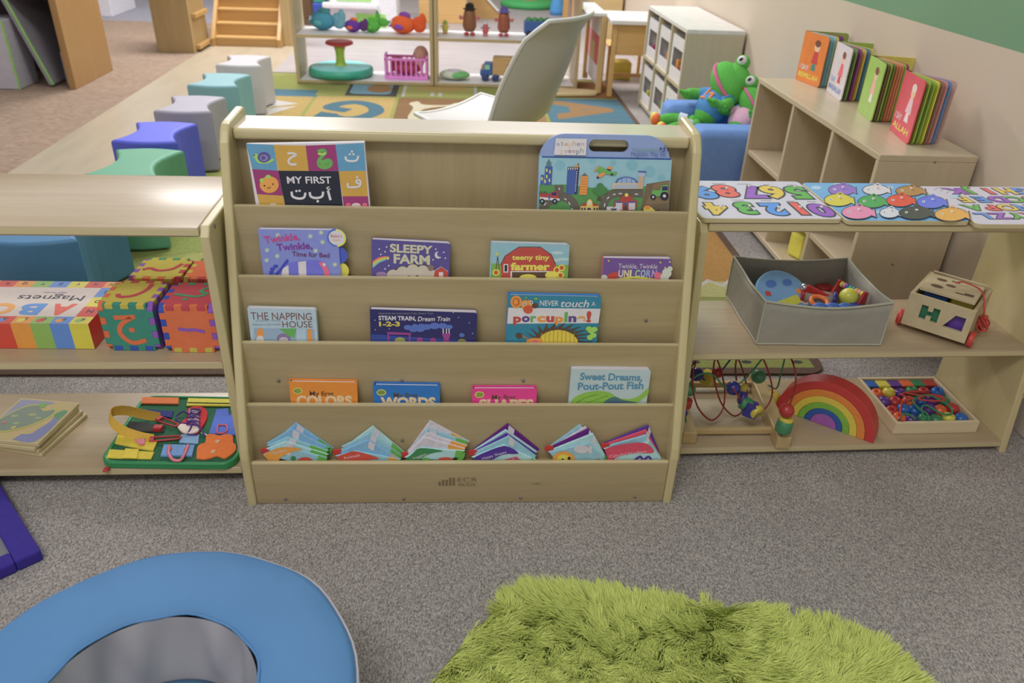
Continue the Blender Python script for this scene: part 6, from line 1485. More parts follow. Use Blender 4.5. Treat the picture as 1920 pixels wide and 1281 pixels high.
# ---- white shell chair behind the stand
def shell_chair():
    wh = mat((190, 186, 180), 0.38, 0.01, 6, gain=1.15)
    c = V3((0.115, 2.79, 0)); ang = math.radians(144)      # sitter faces the left of the room
    F = T(c.x, c.y, 0) @ R(ang)       # local x = forward, y = left of the sitter
    t = thing('shell_chair', 'white moulded shell chair seen from behind the book stand', 'chair', (c.x, c.y, 0))
    n, m = 22, 14; hs = 0.435
    def pt(s, q):
        """s 0..1 along seat front -> back top, q -1..1 across"""
        if s < 0.45:
            k = s / 0.45; x = 0.19 - 0.31 * k; z = hs - 0.012 * math.sin(PI * k) + 0.012 * (1 - k) ; half = 0.20 + 0.03 * math.sin(PI * k * 0.7); cup = 0.018
        else:
            k = (s - 0.45) / 0.55; a = min(1, k / 0.28)
            x = -0.12 - 0.04 * math.sin(a * PI / 2) - 0.145 * max(0, k - 0.06) - 0.035 * math.sin(PI * k) - 0.03 * max(0, k - 0.84) / 0.16; z = hs + 0.05 * (1 - math.cos(a * PI / 2)) + 0.325 * max(0, k - 0.08) / 0.92
            half = 0.215 - 0.05 * k - 0.06 * max(0, k - 0.80) ** 1.3 * 3; cup = 0.02 + 0.06 * math.sin(PI * min(1, k * 0.9 + 0.05))
        y = half * q
        if s < 0.45: return V3((x, y, z + cup * q * q))
        return V3((x + cup * q * q * 1.1, y, z + 0.012 * q * q * 0))
    vs = []; fs = []
    for i in range(n + 1):
        for j in range(m + 1):
            q = -1 + 2 * j / m; vs.append(pt(i / n, q))
    for i in range(n):
        for j in range(m): a = i * (m + 1) + j; fs.append([a, a + 1, a + m + 2, a + m + 1])
    b = MB(F); b.add(vs, fs, wh, True); o = b.build('shell', t)
    md = o.modifiers.new('thickness', 'SOLIDIFY'); md.thickness = 0.009; md.offset = 0; ss = o.modifiers.new('smooth', 'SUBSURF'); ss.levels = 1; ss.render_levels = 2
    rim = [pt(i / n, -1) for i in range(n + 1)] + [pt(1, -1 + 2 * j / m) for j in range(1, m + 1)] + [pt(i / n, 1) for i in range(n - 1, -1, -1)] + [pt(0, 1 - 2 * j / m) for j in range(1, m)]
    b = MB(F); b.tube(rim, 0.0075, mat((206, 204, 202), 0.35, 0.01, 6, gain=1.25), 8, True); b.build('rim', t)  # brightly lit edge of the shell put in as a paler tube
    lw = wood((196, 160, 106), 'Z', 0.4, gain=1.2)
    for (x, y, fx_, fy_) in ((0.10, 0.11, 0.22, 0.20), (0.10, -0.11, 0.22, -0.20), (-0.10, 0.10, -0.20, 0.19), (-0.10, -0.10, -0.20, -0.19)):
        b = MB(F); b.tube([(x, y, hs - 0.03), (fx_, fy_, 0.0165)], [0.016, 0.010], lw, 10); b.build('leg', t)
    b = MB(F); b.box((-0.12, -0.12, hs - 0.045), (0.12, 0.12, hs - 0.02), M_black, 0.006, 2); b.build('seat_bracket', t)
shell_chair()

# ---- shelf against the right wall with four open board books on it
M_maple = wood((182, 166, 138), 'Y', 0.3, gain=1.28, var=0.06); M_mapleZ = wood((182, 166, 138), 'Z', 0.32, gain=1.28, var=0.06)
def wall_shelf():
    x0, x1, y0, y1, H = 1.1404, WX - 0.014, 2.0034, 2.9952, 0.5653
    t = thing('cubby_shelf', 'low maple cubby shelf along the right wall with board books on top', 'shelf', ((x0 + x1) / 2, (y0 + y1) / 2, 0))
    th = 0.018
    def pb(nm, a, c, m=M_maple): b = MB(); b.box(a, c, m, 0.002, 2); b.build(nm, t)
    pb('top', (x0, y0, H - th), (x1, y1, H)); pb('side_panel', (x0, y0, 0), (x1, y0 + th, H - th), M_mapleZ); pb('side_panel', (x0, y1 - th, 0), (x1, y1, H - th), M_mapleZ)
    for y in (2.31, 2.635): pb('divider', (x0 + 0.002, y - th / 2, 0.04), (x1 - 0.01, y + th / 2, H - th), M_mapleZ)
    pb('bottom', (x0, y0 + th, 0.03), (x1, y1 - th, 0.048)); pb('back_panel', (x1 - 0.008, y0 + th, 0.048), (x1, y1 - th, H - th), M_mapleZ)
    pb('shelf_board', (x0 + 0.004, 2.644, 0.275), (x1 - 0.01, y1 - th, 0.293)); pb('shelf_board', (x0 + 0.004, 2.319, 0.20), (x1 - 0.01, 2.626, 0.218)); pb('shelf_board', (x0 + 0.004, y0 + th, 0.20), (x1 - 0.01, 2.301, 0.218))
    b = MB(); b.lathe([(0, 0.001), (0.003, 0.001), (0.004, 0)], mat((120, 110, 96), 0.4), 10, xf=T(1.30, y0, 0.548) @ R(PI / 2, 'X')); b.build('screw', t)
    b = MB(); b.lathe([(0, 0.001), (0.003, 0.001), (0.004, 0)], mat((120, 110, 96), 0.4), 10, xf=T(1.27, y0, 0.24) @ R(PI / 2, 'X')); b.build('screw', t)
    # toys in the cubbies
    def toy(lab, parts, grp='toys in the wall shelf cubbies'):
        b = MB()
        for (c, r, m) in parts: b.ball(c, r, m, 14)
        b.build('plush_toy', None, lab, 'soft toy', grp)
    gr = mat((170, 200, 70), 0.9, gain=1.15); wh = mat((200, 196, 200), 0.9, gain=1.2); pu = mat((120, 80, 130), 0.9); ye = mat((210, 204, 60), 0.6)
    toy('small lime and white soft toy in the far upper cubby of the wall shelf', [((1.25, 2.80, 0.318), 0.022, gr), ((1.24, 2.79, 0.345), 0.018, gr), ((1.245, 2.83, 0.316), 0.018, wh)])
    toy('white soft toy with a lime top in the middle cubby of the wall shelf', [((1.25, 2.45, 0.2515), (0.05, 0.05, 0.032), wh), ((1.25, 2.44, 0.29), 0.022, gr), ((1.24, 2.41, 0.272), 0.015, pu), ((1.33, 2.40, 0.29), (0.03, 0.025, 0.07), wh)])
    b = MB(T(1.25, 2.50, 0.049)); b.prism(circ(0, 0, 0.07, n=8), 0, 0.09, ye, 0.012, 3); b.ball((0, -0.02, 0.095), (0.02, 0.02, 0.012), wh); b.build('toy_house', None, 'yellow plastic toy in the lower middle cubby of the wall shelf', 'toy', 'toys in the wall shelf cubbies')
    b = MB(T(1.22, 2.16, 0.049)); b.prism(rrect(-0.05, -0.005, 0.05, 0.005, 0.002), 0, 0.12, mat((205, 190, 180), 0.6)); b.text('8', 0, 0.07, 0.05, mat((226, 100, 70), .5), xf=frame((0, -0.0056, 0), (1, 0, 0), (0, 0, 1)), align='CENTER'); b.build('number_card', None, 'pale card with an orange mark in the near lower cubby', 'card')
wall_shelf()
def open_books():
    z = 0.5656
    spec = [((1492, 148), (1535, 165), (1510, 57), (222, 124, 44), 'orange', [(120, 170, 190), (150, 190, 200), (206, 190, 70), (90, 60, 110), (150, 60, 110)], (150, 170, 80), 5),
            ((1550, 170), (1583, 196), (1571, 77), (205, 198, 206), 'white', [(110, 140, 80), (140, 70, 130), (212, 176, 80), (70, 130, 170), (206, 190, 70)], (150, 180, 70), 5),
            ((1608, 206), (1629, 229), (1637, 103), (150, 190, 80), 'green', [(120, 90, 70), (150, 170, 70), (110, 130, 50), (200, 120, 70), (206, 130, 90), (214, 140, 100), (150, 180, 70), (160, 60, 110)], (214, 200, 70), 8),
            ((1669, 243), (1702, 272), (1708, 131), (214, 70, 90), 'pink', [(150, 180, 60), (140, 170, 60), (206, 204, 50), (150, 110, 90), (206, 140, 130), (96, 140, 190)], (206, 160, 150), 6)]
    for i, (BL, BR, TL, c, nm, pages, backc, n) in enumerate(spec):
        a = at(*BL, z=z); e = at(*BR, z=z); h = at(*TL, y=a.y).z - z
        h = min(h, 0.185)
        D = (e - a); Ln = max(0.135, min(D.length, 0.17)); base = math.atan2(D.y, D.x)
        if base < -1.75: base = -1.75
        t = thing('board_book', '%s covered board book standing fanned open on the wall shelf' % nm, 'book', (a.x, a.y, z), 'board books fanned open on the wall shelf')
        lean = Matrix.Identity(4)
        def leaf(ang, m, nmx, th=0.003, art=None, ln=Ln):
            F = T(a.x, a.y, z) @ R(ang) 
            b = MB(F @ R(PI / 2, 'X')); b.prism(rrect(0, 0.0003, ln, h, 0.012, 4, (1, 0, 0, 1)), -th / 2, th / 2, m)
            if art: art(b, ln)
            return b.build(nmx, t)
        cm = mat(c, 0.35, gain=1.25)
        skin = mat((230, 180, 150), 0.4); rd = mat((190, 60, 60), 0.4)
        def art(b, ln):
            zz = 0.0019
            b.flat(circ(ln * 0.62, h * 0.76, 0.017, 0.02), skin, zz); b.flat(circ(ln * 0.62, h * 0.82, 0.018, 0.012), mat((120, 70, 50), .4) if i != 3 else mat((240, 200, 190), .4), zz + 0.0002)
            b.flat([(ln * 0.48, h * 0.42), (ln * 0.76, h * 0.42), (ln * 0.70, h * 0.66), (ln * 0.55, h * 0.66)], (rd, mat((226, 90, 110), .4), mat((230, 160, 150), .4), mat((240, 180, 190), .4))[i], zz + 0.0001)
            b.flat([(ln * 0.52, h * 0.28), (ln * 0.72, h * 0.28), (ln * 0.68, h * 0.42), (ln * 0.56, h * 0.42)], (mat((60, 130, 120), .4), rd, mat((240, 210, 200), .4), mat((246, 200, 205), .4))[i], zz + 0.0001)
            if i != 2:
                b.text('I SAY', ln * 0.08, h * 0.25, 0.018, CW if i != 1 else mat((120, 150, 200), .4), z=zz + 0.0003, bold=0.02)
                b.text(('BISMILLAH', 'MAASHALLAH', '', 'ALLAH')[i], ln * 0.08, h * 0.10, 0.018, CYB if i != 1 else mat((90, 130, 190), .4), z=zz + 0.0003, w=ln * 0.8, bold=0.02)
        fan = 0.46 / n
        leaf(base, cm, 'front_cover', 0.0036, art)
        for k, pc in enumerate(pages): leaf(base + fan * (k + 1), mat(pc, 0.4, gain=1.2), 'page', 0.0034)
        leaf(-0.28 if i < 3 else base + fan * (len(pages) + 1.6), mat(backc, 0.4, gain=1.2), 'back_cover', 0.0036)
open_books()

# ---- white cubby unit with toy bins further along the wall
def cubby():
    x0, x1, y0, y1, H = 1.122, WX - 0.014, 4.02, 4.93, 0.585; th = 0.02
    t = thing('storage_cubby', 'pale two-row cubby unit with white toy bins standing against the right wall', 'shelf', ((x0 + x1) / 2, (y0 + y1) / 2, 0))
    pl = wood((176, 166, 138), 'Z', 0.4, gain=1.28, var=0.05); tp = mat((206, 204, 200), 0.35, gain=1.2)
    def pb(nm, a, c, m=pl): b = MB(); b.box(a, c, m, 0.002, 2); return b.build(nm, t)
    pb('top', (x0, y0, H - th), (x1, y1, H), tp); pb('side_panel', (x0, y0, 0), (x1, y0 + th, H - th)); pb('side_panel', (x0, y1 - th, 0), (x1, y1, H - th)); pb('back_panel', (x1 - 0.008, y0 + th, 0.0), (x1, y1 - th, H - th))
    w = (y1 - y0 - th) / 3
    for k in (1, 2): pb('divider', (x0 + 0.001, y0 + w * k, 0.03), (x1 - 0.01, y0 + w * k + th, H - th))
    pb('shelf_board', (x0 + 0.001, y0 + th, 0.29), (x1 - 0.01, y1 - th, 0.31)); pb('bottom', (x0 + 0.001, y0 + th, 0.02), (x1 - 0.01, y1 - th, 0.04))
    wb = mat((204, 202, 206), 0.5, gain=1.25)
    nmz = {0: 'near', 1: 'middle', 2: 'far'}
    cols = [(200, 90, 50), (90, 140, 200), (200, 190, 60), (170, 70, 100), (90, 160, 90), (214, 140, 60)]
    for r, zz in enumerate((0.0405, 0.3105)):
        for k in range(3):
            ya = y0 + th + w * k + 0.012; yb = y0 + w * (k + 1) - 0.012; h = 0.215
            bt = thing('toy_bin', '%s toy bin in the %s row of the white cubby unit' % (nmz[k], ('bottom', 'top')[r]), 'bin', (x0 + 0.12, (ya + yb) / 2, zz), 'white toy bins in the cubby unit')
            b = MB(); b.box((x0 + 0.01, ya, zz), (x0 + 0.014, yb, zz + 0.06), wb); b.box((x0 + 0.01, ya, zz + 0.155), (x0 + 0.014, yb, zz + h), wb); b.box((x0 + 0.01, ya, zz + 0.06), (x0 + 0.014, ya + 0.03, zz + 0.155), wb); b.box((x0 + 0.01, yb - 0.03, zz + 0.06), (x0 + 0.014, yb, zz + 0.155), wb); b.build('front', bt)
            b = MB(); b.box((x0 + 0.014, ya, zz), (x0 + 0.24, ya + 0.004, zz + h), wb); b.build('side', bt); b = MB(); b.box((x0 + 0.014, yb - 0.004, zz), (x0 + 0.24, yb, zz + h), wb); b.build('side', bt)
            b = MB(); b.box((x0 + 0.014, ya + 0.004, zz), (x0 + 0.24, yb - 0.004, zz + 0.004), wb); b.build('base', bt)
            for q in range(5):
                px, py, pz = x0 + 0.045 + 0.03 * (q % 2), ya + 0.045 + q * 0.035, zz + 0.03 + 0.022 * ((q * 2 + k) % 3)
                b = MB(T(px, py, zz + 0.0045) @ R(0.4 * q)); hh = 0.045 + 0.022 * ((q * 2 + k) % 3)
                b.box((-0.018, -0.016, 0), (0.018, 0.016, hh), mat(cols[(q + k * 2 + r) % 6], 0.4, gain=1.15), 0.003, 2)
                b.build('toy_block', None, '%s toy block inside the %s bin of the %s cubby row' % (('brick red', 'blue', 'yellow', 'crimson', 'green', 'amber')[(q + k * 2 + r) % 6], nmz[k], ('bottom', 'top')[r]), 'block', 'toy blocks in the cubby bins')
cubby()

# ---- small blue armchair with two frog plush toys
def armchair():
    bl = mat((98, 134, 196), 0.85, 0.05, 60, gain=1.35, bump=0.25, bscale=300, spec=0.2)
    t = thing('toddler_armchair', 'small blue upholstered armchair between the cubby unit and the wall shelf', 'armchair', (1.16, 3.33, 0))
    F = T(0, 0, 0)
    def pb(nm, a, c, bv=0.03): b = MB(F); b.box(a, c, bl, bv, 4); b.build(nm, t)
    pb('arm', (0.955, 3.045, 0.02), (1.32, 3.19, 0.345), 0.035); pb('arm', (0.93, 3.47, 0.02), (1.32, 3.61, 0.345), 0.035); pb('backrest', (1.30, 3.06, 0.02), (1.412, 3.60, 0.44), 0.04)
    pb('seat_cushion', (0.96, 3.195, 0.02), (1.31, 3.465, 0.24), 0.03)
armchair()
def frog(lab, tilt, s, F, shirt, shoe, shirt2):
    """plush frog sitting; F: x to its left, y towards its back, z up"""
    g = mat((88, 178, 70), 0.95, 0.08, 80, gain=1.15, bump=0.4, bscale=250, spec=0.1); sh = mat(shirt, 0.95, 0.05, 80, gain=1.12, bump=0.3, bscale=250, spec=0.1)
    pk = mat((214, 96, 150), 0.8, gain=1.15); wh = mat((210, 208, 210), 0.4, gain=1.2)
    t = thing('frog_plush', lab, 'soft toy', tuple(F @ V3((0, 0, 0))), 'frog plush toys in the blue armchair')
    FL_ = F @ S(s, s * 0.72, s); FS_ = F @ T(0, 0.02, 0.045) @ R(0.55, 'Z') @ R(tilt, 'X') @ S(s)
    # body, arms and legs grown as one skin
    b = MB(FS_)
    b.ball((0, 0, 0.10), (0.075, 0.065, 0.10), g, 20)
    for sx in (-1, 1):
        b.tube(spline([(sx * 0.05, -0.02, 0.16), (sx * 0.10, -0.03, 0.14), (sx * 0.125, -0.07, 0.10), (sx * 0.10, -0.10, 0.075)], 5), [0.028] * 11 + [0.02] * 5, g, 10); b.ball((sx * 0.098, -0.105, 0.072), (0.03, 0.026, 0.02), g)
        for q in (-1, 0, 1): b.ball((sx * 0.098 + q * 0.018, -0.128, 0.066), (0.010, 0.016, 0.010), g, 10)
    b.xf = FL_
    for sx in (-1, 1):
        b.tube(spline([(sx * 0.04, 0.0, 0.045), (sx * 0.075, -0.09, 0.055), (sx * 0.09, -0.16, 0.05), (sx * 0.095, -0.22, 0.036)], 5), 0.026, g, 10); b.ball((sx * 0.04, 0.0, 0.05), 0.035, g)
    b.build('body', t)
    b = MB(FS_ @ T(0.012, -0.035, 0.235) @ R(0.55, 'Z') @ R(0.55, 'Y') @ R(0.45, 'X') @ S(1.2))
    b.ball((0, 0, 0), (0.098, 0.075, 0.068), g, 24); b.ball((0, 0.012, 0.045), (0.07, 0.06, 0.045), g, 20)
    for sx in (-1, 1): b.ball((sx * 0.048, 0.0, 0.085), 0.030, g, 16)
    h = b.build('head', t)
    for sx in (-1, 1):
        b = MB(FS_ @ T(0.012, -0.035, 0.235) @ R(0.55, 'Z') @ R(0.55, 'Y') @ R(0.45, 'X') @ S(1.2)); b.ball((sx * 0.048, -0.018, 0.089), 0.020, wh, 14); b.ball((sx * 0.048, -0.033, 0.090), (0.009, 0.006, 0.010), M_black, 10); b.build('eye', h)
    b = MB(FS_ @ T(0.012, -0.035, 0.235) @ R(0.55, 'Z') @ R(0.55, 'Y') @ R(0.45, 'X') @ S(1.2))
    b.tube(spline([(-0.092, -0.022, -0.005), (-0.06, -0.06, -0.014), (0, -0.077, -0.016), (0.06, -0.06, -0.014), (0.092, -0.022, -0.005)], 6), 0.0075, pk, 8); b.build('mouth', h, 'pink mouth line')
    b = MB(FS_); b.ball((0, -0.002, 0.112), (0.088, 0.078, 0.092), sh, 20)
    for sx in (-1, 1): b.tube([(sx * 0.05, -0.02, 0.163), (sx * 0.095, -0.03, 0.142)], 0.034, sh, 12)
    b.build('shirt', t)
    if shirt2:
        b = MB(FS_); om = mat(shirt2, 0.9, gain=1.12)
        b.ball((-0.02, -0.075, 0.135), (0.007, 0.006, 0.03), om); b.ball((0.012, -0.076, 0.135), (0.02, 0.006, 0.008), om); b.ball((0.02, -0.076, 0.115), (0.008, 0.006, 0.024), om); b.ball((-0.022, -0.077, 0.10), (0.02, 0.006, 0.007), om); b.build('shirt_print', t, 'orange print on the shirt')
        for sx in (-1, 1):
            b = MB(FL_); b.tube([(sx * 0.05, -0.04, 0.052), (sx * 0.072, -0.09, 0.056)], 0.033, mat((190, 196, 220), 0.9), 12); b.build('shorts_leg', t)
    for sx in (-1, 1):
        b = MB(FL_); b.ball((sx * 0.096, -0.245, 0.040), (0.030, 0.036, 0.034), mat((234, 100, 30), 0.6, gain=1.15) if shoe else g, 16)
        if shoe: b.ball((sx * 0.096 - 0.012, -0.252, 0.044), (0.026, 0.034, 0.0325), mat((214, 210, 50), 0.6, gain=1.15), 16)
        b.build('foot', t)
    return t
def fr(o, fwd, tilt=0.0):
    fwd = V3(fwd).normalized(); y = -fwd; x = y.cross(UPW)
    return frame(o, x, y) @ R(tilt, 'X')
frog('green frog plush in a blue shirt with orange and yellow feet, in the blue armchair', -0.82, 0.88, fr((1.035, 3.385, 0.2405), (-0.97, 0.06, 0)), (78, 142, 206), True, (226, 136, 70))
frog('green frog plush in a pink shirt, nearest the arm of the blue armchair', -1.05, 0.70, fr((1.15, 3.235, 0.2405), (-0.95, -0.25, 0)), (226, 176, 204), False, None)
# ---- long open shelf with toys at the back of the rug
M_frame = wood((176, 156, 116), 'Z', 0.4, gain=1.25, var=0.06); M_lam = mat((208, 204, 206), 0.35, 0.02, 6, gain=1.25)
def back_shelf(lab, x0, x1):
    y0, y1, H = 5.28, 5.60, 0.62; th = 0.022
    t = thing('toy_shelf', lab, 'shelf', ((x0 + x1) / 2, (y0 + y1) / 2, 0))
    for x in (x0, x1 - th):
        b = MB(); b.box((x, y0, 0.0125), (x + th, y1, H), M_frame, 0.003, 2); b.build('side_panel', t)
    for (nm, z) in (('bottom', 0.032), ('shelf_board', 0.312), ('top', 0.62)):
        b = MB(); b.box((x0 + th, y0 + 0.003, z - 0.02), (x1 - th, y1, z), M_lam, 0.002, 2); b.box((x0 + th, y0, z - 0.02), (x1 - th, y0 + 0.004, z - 0.001), M_frame); b.build(nm, t)
back_shelf('open two-tier toy shelf with plush fish and a pink doll crib, behind the rug', -1.065, -0.175)
back_shelf('open toy shelf with a wooden truck, right-hand one of the pair behind the rug', -0.170, 0.78)
Z1, Z2 = 0.0325, 0.3125
def sit_spin():
    t = thing('sit_spin_toy', 'teal spinning seat toy with a red wheel on the back shelf bottom', 'toy', (-0.80, 5.46, Z1))
    b = MB(T(-0.80, 5.46, Z1)); b.lathe([(0, 0), (0.19, 0), (0.21, 0.01), (0.215, 0.03), (0.21, 0.05), (0.198, 0.055)], mat((48, 156, 130), 0.4, gain=1.35), 32); b.build('base', t)
    b = MB(T(-0.80, 5.46, Z1)); b.lathe([(0.20, 0.053), (0.19, 0.058), (0.09, 0.062), (0, 0.063)], mat((110, 190, 192), 0.4, gain=1.35), 32); b.build('seat', t)
    b = MB(T(-0.80, 5.46, Z1)); b.lathe([(0.04, 0.06), (0.032, 0.08), (0.028, 0.11), (0.03, 0.15), (0.042, 0.19), (0, 0.19)], mat((168, 196, 50), 0.4, gain=1.4), 18); b.build('post', t)
    b = MB(T(-0.80, 5.46, Z1)); b.lathe([(0, 0.188), (0.06, 0.187), (0.09, 0.197), (0.092, 0.207), (0.085, 0.215), (0.05, 0.211), (0, 0.213)], mat((206, 52, 50), 0.4, gain=1.4), 24); b.build('wheel', t)
sit_spin()
def crib():
    pk = mat((214, 120, 200), 0.4, gain=1.5); t = thing('doll_crib', 'pink plastic doll crib on the bottom tier of the back shelf', 'doll crib', (-0.36, 5.42, Z1))
    x0, x1, y0, y1 = -0.50, -0.215, 5.35, 5.49; h = 0.135
    b = MB(); b.box((x0, y0, Z1), (x1, y1, Z1 + 0.02), pk, 0.004, 2); b.build('base', t)
    for y in (y0, y1 - 0.012):
        b = MB(); b.box((x0, y, Z1 + h - 0.016), (x1, y + 0.012, Z1 + h), pk, 0.003, 2)
        for i in range(9): b.box((x0 + 0.004 + i * (x1 - x0 - 0.02) / 8, y + 0.002, Z1 + 0.018), (x0 + 0.014 + i * (x1 - x0 - 0.02) / 8, y + 0.01, Z1 + h - 0.012), pk)
        b.build('rail', t)
    for x in (x0, x1 - 0.012):
        b = MB(); b.prism(rrect(0, 0, y1 - y0, h + 0.02, 0.02), 0, 0.012, pk, 0.002, 1, xf=T(x, y0, Z1) @ Matrix(((0, 0, 1, 0), (1, 0, 0, 0), (0, 1, 0, 0), (0, 0, 0, 1)))); b.build('end_board', t)
    sk = mat((224, 172, 158), 0.5, gain=1.3); rd = mat((190, 70, 100), 0.8, gain=1.15)
    d = thing('baby_doll', 'bald baby doll in a rosy blanket lying in the pink crib', 'doll', (-0.33, 5.42, Z1 + 0.02))
    b = MB(T(-0.262, 5.42, Z1 + 0.155)); b.ball((0, 0, 0), (0.048, 0.046, 0.052), sk, 20)
    for sx in (-1, 1): b.ball((-0.01, sx * 0.045, -0.006), (0.008, 0.006, 0.012), sk, 8)
    b.ball((-0.048, 0, -0.004), 0.007, sk, 8); b.tube([(0, 0, -0.03), (-0.02, 0, -0.08)], 0.03, sk, 10); h = b.build('head', d)
    b = MB(T(-0.262, 5.42, Z1 + 0.155))
    for sx in (-1, 1): b.ball((-0.043, sx * 0.017, 0.008), (0.004, 0.005, 0.005), M_black, 8)
    b.build('eyes', h)
    b = MB(); b.ball((-0.36, 5.42, Z1 + 0.07), (0.11, 0.05, 0.048), rd, 18); b.ball((-0.42, 5.42, Z1 + 0.10), (0.04, 0.045, 0.04), rd, 14); b.build('blanket', d)
crib()
def fish(lab, x, y, s, c1, c2, c3, up=False):
    m1, m2, m3 = [mat(c, 0.9, 0.08, 60, gain=1.15, bump=0.3, bscale=200, spec=0.1) for c in (c1, c2, c3)]
    t = thing('plush_fish', lab, 'soft toy', (x, y, Z2), 'plush fish on the back shelf'); F = T(x, y, Z2) @ R(-0.5) @ S(s)
    b = MB(F); b.ball((0, 0, 0.062), (0.10, 0.06, 0.062), m1, 20); b.build('body', t)
    b = MB(F)
    if up: b.tube(spline([(0.05, 0.02, 0.09), (0.06, 0.03, 0.15), (0.05, 0.03, 0.20)], 5), [0.03, 0.03, 0.03, 0.028, 0.026, 0.022, 0.02, 0.016, 0.014, 0.012, 0.008], m1, 10); b.ball((0.12, 0.03, 0.10), (0.07, 0.02, 0.04), m1, 14)
    else: b.ball((0.125, 0.02, 0.07), (0.06, 0.02, 0.055), m3, 14); b.ball((0.155, 0.02, 0.10), (0.03, 0.018, 0.05), m3, 12)
    b.build('tail', t)
    b = MB(F); b.ball((0.0, -0.055, 0.05), (0.04, 0.014, 0.02), m2, 12); b.ball((0.02, 0, 0.125), (0.05, 0.014, 0.025), m2, 12); b.build('fin', t)
    b = MB(F); b.ball((-0.075, -0.035, 0.075), 0.016, M_white, 10); b.ball((-0.085, -0.046, 0.077), 0.008, M_black, 8); b.build('eye', t)
    b = MB(F); b.tube(spline([(-0.088, -0.04, 0.05), (-0.103, 0, 0.045), (-0.088, 0.04, 0.05)], 5), 0.007, m2, 8); b.build('mouth', t)
fish('teal plush fish at the left end of the back shelf middle tier', -0.90, 5.47, 0.92, (70, 150, 178), (90, 170, 180), (110, 170, 190))
fish('purple plush fish with an orange mouth between the teal and green ones', -0.70, 5.42, 0.6, (110, 60, 160), (230, 110, 50), (100, 60, 120))
fish('lime green plush creature with a tail standing up, on the back shelf', -0.58, 5.43, 0.66, (90, 180, 70), (100, 200, 60), (90, 180, 70), True)
fish('orange plush fish with a purple eye patch, rightmost of the plush fish', -0.375, 5.41, 0.9, (232, 98, 36), (140, 80, 180), (226, 90, 36))
def figure(lab, x, y, h, body, hat, limb, shoe):
    """plain toy figure: rounded body, hat, arms, shoes"""
    t = thing('toy_figure', lab, 'toy', (x, y, Z2), 'toy figures on the back shelf'); F = T(x, y, Z2) @ S(h)
    mb_, mh, ml, ms = [mat(c, 0.45, gain=1.15) for c in (body, hat, limb, shoe)]
    b = MB(F); b.lathe([(0, 0.10), (0.16, 0.13), (0.23, 0.28), (0.21, 0.48), (0.20, 0.62), (0.17, 0.76), (0.09, 0.84), (0, 0.86)], mb_, 20); b.build('body', t)
    b = MB(F); b.lathe([(0.22, 0.80), (0.23, 0.815), (0.15, 0.82), (0.14, 0.93), (0.08, 0.985), (0, 1.0)], mh, 18); b.build('hat', t)
    for sx in (-1, 1):
        b = MB(F); b.tube(spline([(sx * 0.19, 0, 0.56), (sx * 0.29, -0.03, 0.52), (sx * 0.31, -0.05, 0.60)], 4), 0.045, ml, 8); b.build('arm', t)
        b = MB(F); b.ball((sx * 0.10, -0.06, 0.055), (0.09, 0.14, 0.055), ms, 12); b.build('shoe', t)
figure('tall brown toy figure with a black cap and red shoes on the back shelf', 0.06, 5.42, 0.20, (140, 88, 52), (40, 38, 40), (214, 120, 130), (190, 50, 48))
figure('brown toy figure with a blue and white cap, right of the taller one', 0.285, 5.42, 0.185, (160, 84, 60), (110, 100, 190), (206, 110, 120), (200, 70, 90))
figure('tiny yellow toy figure, leftmost on the right-hand back shelf', -0.10, 5.45, 0.085, (206, 190, 70), (150, 180, 60), (206, 190, 70), (220, 110, 50))
figure('tiny red toy figure between the two brown ones', 0.165, 5.42, 0.09, (206, 90, 90), (210, 200, 210), (90, 140, 190), (190, 60, 70))
